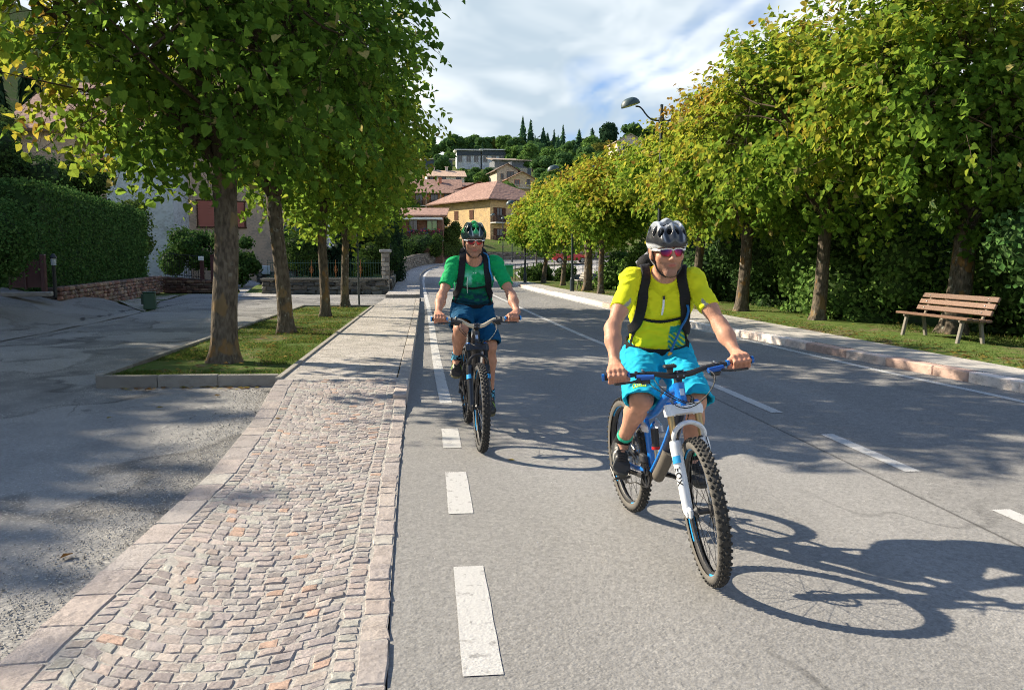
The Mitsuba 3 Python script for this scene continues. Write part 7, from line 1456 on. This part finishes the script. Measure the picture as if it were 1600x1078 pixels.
    pack = Body([s_ell(tw(0, -.19, -.17), (.135, .085, .22), TR), s_ell(tw(0, -.18, -.34), (.14, .075, .12), TR), s_cone(tw(-.07, -.16, .01), tw(.07, -.16, .01), .055, .055)], .05); pm = nets(pack, *lo_hi([tw(-.16, -.3, -.5), tw(.16, -.05, .12)], .1), .009); scene[bk_] = mikit.ply(pm, 'cloth', True, color=np.broadcast_to(O['pack'], pm.vertices.shape)); labels[bk_] = {'label': O['plabel']}
    if O.get('net'): put('lashing', tube([pack.snap(tw(a, b, c)[None], .006)[0] for a, b, c in ((-.12, -.2, .0), (-.06, -.18, .07), (.02, -.2, .05), (.08, -.2, .02))], .011, 6), lin(150, 152, 158), 'satin', bk_)
    for e in (-1, 1):
        pts = [tw(e * .085, -.13, -.02), tw(e * .098, -.06, .055), tw(e * .102, .03, .035), tw(e * .110, .10, -.06), tw(e * .122, .12, -.16), tw(e * .140, .09, -.25), tw(e * .160, .02, -.31)]
        put('shoulder_strap', band(full, pts, .056, .013, .004, 44), O['pack'] * 1.0 + .004, 'cloth', bk_, 40)
        put('strap_tail', band(full, [tw(e * .135, .10, -.23), tw(e * .15, .08, -.30), tw(e * .158, .05, -.37), tw(e * .15, .06, -.42)], .016, .004, .006, 16), (.012, .012, .014), 'matte', bk_, 40)
    put('chest_strap', band(full, [tw(-.125, .10, -.205), tw(-.06, .14, -.225), tw(0, .15, -.225), tw(.06, .14, -.215), tw(.125, .10, -.195)], .016, .005, .006, 30), (.012, .012, .014), 'matte', bk_, 40)
    ring = [hip + TR @ A([.19 * math.cos(a), .15 * math.sin(a), O.get('belt', .085) + .0 * math.sin(a)]) for a in np.linspace(0, 2 * np.pi, 16, endpoint=False)]
    put('hip_belt', band(full, ring, O.get('beltw', .05), .010, .003, 60, True), O['pack'], 'cloth', bk_, 40)
    O['extra'](locals())
    return key
def proj_text(body, txt, k, d, n, x, h, key, name, col, off=.0012):
    """framed lettering laid round a trouser leg: k a point of the leg's axis, d the axis, n the outward direction, x the reading direction"""
    n = unit(n - d * (n @ d)); x = unit(x - d * (x @ d) - n * (x @ n)); t = meshkit.text_mesh(txt, h, .0012, True); v = t.vertices.copy(); w = v[:, 0].max(); v[:, 0] -= w / 2; v[:, 1] -= h / 2
    def lay(q):
        ph = q[:, :1] / .095; rad = np.cos(ph) * n + np.sin(ph) * x; base_ = k - d * q[:, 1:2]; r = np.full(len(q), .03); done = np.zeros(len(q), bool)
        for g in np.arange(.17, .03, -.0015):
            hit = ~done & (body(base_ + rad * g) < 0); r[hit] = g; done |= hit
        return base_ + rad * (r[:, None] + off + q[:, 2:])
    put(name, TM(lay(v), t.faces), col, 'matte', key, False)
    a, b = w / 2 + h * .45, h * .95; ring = A([(-a, -b), (0, -b), (a, -b), (a, 0), (a, b), (0, b), (-a, b), (-a, 0)]); q = A([ring[k_] + (ring[(k_ + 1) % 8] - ring[k_]) * f for k_ in range(8) for f in np.linspace(0, 1, 5)[:-1]])
    put(name + '_frame', tube(lay(np.c_[q, q[:, 0] * 0 + .001]), .0026, 4, closed=True), col, 'matte', key, False)
def mixc(a, b, t): t = np.asarray(t)[:, None]; return A(a) * (1 - t) + A(b) * t
YELL, TEAL = lin(208, 212, 34), lin(30, 140, 138)
def shirt1(v, loc):
    q = loc(v); t = np.where((q[:, 0] > .045 + .03 * (q[:, 2] + .3)) & (q[:, 2] < -.255) & (q[:, 1] > 0), 1., 0); st = (np.sin((q[:, 2] * 1.0 + q[:, 0] * .9) * 210) > .2) * t * (q[:, 2] < -.30); c = mixc(YELL, TEAL, t); c = np.where((st > 0)[:, None], lin(178, 196, 40), c)
    pt = (np.abs(q[:, 2] + .075 + (np.abs(q[:, 0]) - .2) * .6) < .011) & (np.abs(q[:, 0]) > .185) & (q[:, 1] > -.02); return np.where(pt[:, None], lin(150, 152, 140), c) * (.93 + .14 * nfbm(v * 30, 2, 8)[:, None])
def shorts1(v): return np.broadcast_to(lin(24, 160, 196), v.shape) * (.90 + .2 * nfbm(v * 25, 2, 9)[:, None])
def helmet1(q):
    l = lin(40, 43, 48); c = mixc(lin(190, 193, 198), l, sst(.036, .048, q[:, 2] + .25 * np.maximum(q[:, 1] - .06, 0))); c = mixc(c, lin(132, 138, 146), sst(.100, .130, q[:, 2]))
    rib = np.exp(-((np.abs(q[:, 0]) - .052 - .15 * (q[:, 2] - .1)) / .0045) ** 2) * sst(.05, .07, q[:, 2]); return mixc(c, lin(176, 182, 190), rib * .8)
def helmet2(q):
    g = sst(.0, .5, np.cos(q[:, 0] * 60)) * sst(.06, .085, q[:, 2]); c = mixc(lin(24, 44, 46), lin(18, 150, 84), g)
    rib = np.exp(-((np.abs(q[:, 0]) - .028 - .12 * (q[:, 2] - .08)) / .004) ** 2) * (q[:, 1] > .04) * sst(.045, .06, q[:, 2]) * (1 - sst(.10, .12, q[:, 2])); return mixc(c, lin(180, 196, 196), rib)
GREEN, DEEP = lin(10, 152, 88), lin(10, 58, 74)
def shirt2(v, loc):
    q = loc(v); n = nfbm(v * A([16, 16, 13]), 4, 5); body = np.abs(q[:, 0]) < .165; low = sst(-.12, -.30, q[:, 2] + .20 * (n - .5)) * body; c = mixc(GREEN, DEEP, low)
    blot = (nfbm(v * 26, 3, 12) > .55) & body & (q[:, 2] < -.16) & (q[:, 2] > -.34) & (q[:, 1] > 0); c = np.where(blot[:, None], lin(12, 96, 70), c)
    ice = sst(.40, .62, nfbm(v * A([30, 30, 12]), 3, 2)) * np.exp(-((q[:, 2] + .125 + .25 * np.maximum(-q[:, 0], 0)) / .05) ** 2) * (q[:, 1] > .02) * (q[:, 0] > -.09) * body; c = mixc(c, lin(140, 214, 206), np.clip(ice, 0, 1) * .8)
    ax_ = A([0, .2425, .970]); w_ = q - A([0, .01, 0]); nk = (np.linalg.norm(w_ - np.outer(w_ @ ax_, ax_), axis=1) < .092) & (q[:, 2] > -.13); return np.where(nk[:, None], DEEP, c)
def shorts2(v): return np.broadcast_to(lin(8, 72, 108), v.shape) * (.88 + .24 * nfbm(v * 20, 2, 9)[:, None])
def lens1(f, a): return (lin(60, 44, 150) * (f) + lin(210, 24, 50) * (1 - f)) * (1.0 + .4 * math.sin(a * 6))
def lens2(f, a): return lin(60, 50, 56) * sst(.25, .6, f) + lin(214, 44, 54) * (1 - sst(.25, .6, f))
def extra1(L):
    full, tw, key, bk_ = L['full'], L['tw'], L['key'], L['bk_']
    put('zipper', band(full, [tw(0, .13, -.075), tw(-.001, .14, -.12), tw(-.006, .15, -.185)], .012, .006, .0, 20), lin(214, 216, 220), 'satin', L['kids']['shirt'], 40)
    put('zip_pull', band(full, [tw(0, .13, -.068), tw(0, .135, -.088)], .012, .009, .001, 6), (.02, .02, .02), 'satin', L['kids']['shirt'], 40)
    put('collar', band(L['shirt'], [tw(-.07, .02, -.005), tw(-.06, .06, -.03), tw(-.03, .10, -.055), tw(-.004, .125, -.075)], .022, .004, -.001, 20), YELL * .9, 'cloth', L['kids']['shirt'], 40); put('collar', band(L['shirt'], [tw(.07, .02, -.005), tw(.06, .06, -.03), tw(.03, .10, -.055), tw(.004, .125, -.075)], .022, .004, -.001, 20), YELL * .9, 'cloth', L['kids']['shirt'], 40)
    put('drinking_hose', tube(full.snap(spline([tw(.118, .11, -.12), tw(.122, .12, -.20), tw(.10, .125, -.28), tw(.07, .12, -.36), tw(.055, .12, -.40)], 24), .026), .007, 8), lin(20, 96, 160), 'satin', bk_); put('bite_valve', tube(full.snap(spline([tw(.055, .12, -.40), tw(.045, .12, -.43)], 5), .028), [.009, .012, .012, .011, .008], 8), lin(226, 160, 50), 'satin', bk_)
    k = L['J']; d = unit(k['Rk'] - k['Rh'])
    proj_text(L['shorts'], 'ION', k['Rk'] + d * .012, d, A([0, 0, 1.]) - L['W_left'] * .15, L['W_left'], .019, L['kids']['shorts'], 'lettering', lin(196, 214, 50))
def extra2(L):
    full, tw, key, bk_ = L['full'], L['tw'], L['key'], L['bk_']
    put('drinking_hose', tube(full.snap(spline([tw(.085, -.04, .05), tw(.125, .03, .02), tw(.15, .07, -.07), tw(.15, .09, -.14)], 20), .018), .0075, 8), lin(30, 130, 190), 'satin', bk_)
    put('cord', tube(full.snap(spline([tw(-.06, .12, -.12), tw(-.062, .14, -.20), tw(-.06, .14, -.27)], 12), .01), .003, 6), lin(214, 216, 214), 'satin', bk_)
    for e in (-1, 1): put('collar_snap', mv(trimesh.creation.icosphere(subdivisions=1, radius=.005), L['shirt'].snap(tw(e * .011, .12, -.085)[None], .002)[0]), lin(220, 224, 224), 'satin', L['kids']['shirt'], True)
PJ1 = dict(Rs=(1.112, 4.27, 1.408), Re=(.965, 4.09, 1.158), Rw=(.945, 3.945, .995), Ls=(1.438, 4.22, 1.408), Le=(1.53, 4.03, 1.170), Lw=(1.558, 3.865, 1.04), neck=(1.284, 4.27, 1.43), head=(1.279, 4.18, 1.562), Rh=(1.208, 4.44, .965), Lh=(1.400, 4.42, .965), Rk=(1.118, 4.05, .790), Ra=(1.100, 4.385, .478), Rt=(1.058, 4.215, .322), Rheel=(1.088, 4.455, .418), Lk=(1.385, 3.995, .785), La=(1.425, 4.14, .420), Lt=(1.43, 3.93, .330), Lheel=(1.425, 4.185, .372))
PJ2 = dict(Rs=(.228, 6.95, 1.475), Re=(.120, 6.76, 1.205), Rw=(.085, 6.565, 1.08), Ls=(.600, 6.95, 1.48), Le=(.712, 6.74, 1.210), Lw=(.738, 6.56, 1.088), neck=(.408, 6.95, 1.515), head=(.400, 6.86, 1.672), Rh=(.310, 7.08, 1.06), Lh=(.480, 7.08, 1.06), Rk=(.275, 6.66, .935), Ra=(.248, 6.955, .645), Rt=(.235, 6.79, .500), Rheel=(.250, 7.02, .565), Lk=(.525, 6.74, .79), La=(.540, 6.95, .295), Lt=(.535, 6.775, .165), Lheel=(.540, 7.00, .215))
O1 = dict(yaw=.07, pitch=-.10, roll=.03, hs=1.07, shirt=shirt1, shorts=shorts1, short={'R': 1.05, 'L': 1.03}, sleeve=.62, collar=.062, hem=.085, belt=.07, beltw=.058, shoe=lin(46, 48, 50), sole=lin(70, 70, 66), accent=lin(150, 152, 150), sockc=lambda v, t: np.where((t > .068)[:, None], lin(60, 190, 150), np.broadcast_to(lin(26, 28, 30), v.shape)), helmet=helmet1, badge=lin(220, 40, 50), lens=lens1, gframe=lin(228, 228, 232), glabel='white framed sunglasses with mirrored red and violet lenses', pack=lin(30, 31, 34), plabel='black rucksack with wide shoulder straps', net=True, extra=extra1, tone=1.0, beard=1.0, wrist=.30)
O2 = dict(yaw=.02, pitch=-.12, roll=-.02, hs=1.07, shirt=shirt2, shorts=shorts2, short={'R': .80, 'L': .95}, sleeve=.68, flare=.006, collar=.072, cneck=.9, hem=.06, loose=1.3, belt=.085, beltw=.03, shoe=lin(38, 40, 40), sole=lin(96, 92, 70), accent=lin(130, 170, 50), sockc=lambda v, t: np.where((nfbm(v * 60, 2, 3) > .52)[:, None], lin(90, 160, 190), np.broadcast_to(lin(18, 30, 44), v.shape)), sock=.105, helmet=helmet2, badge=lin(20, 60, 50), lens=lens2, gframe=lin(228, 228, 230), glabel='white framed sunglasses with dark and red lenses', pack=lin(24, 27, 34), plabel='dark rucksack with black shoulder straps', extra=extra2, tone=.90, beard=.7, wrist=.30)
rider('man in yellow jersey, cyan shorts and grey helmet riding the nearer blue bike', PJ1, bike1, O1, 51)
rider('man in green jersey, dark blue shorts and green helmet riding the black bike', PJ2, bike2, O2, 52)
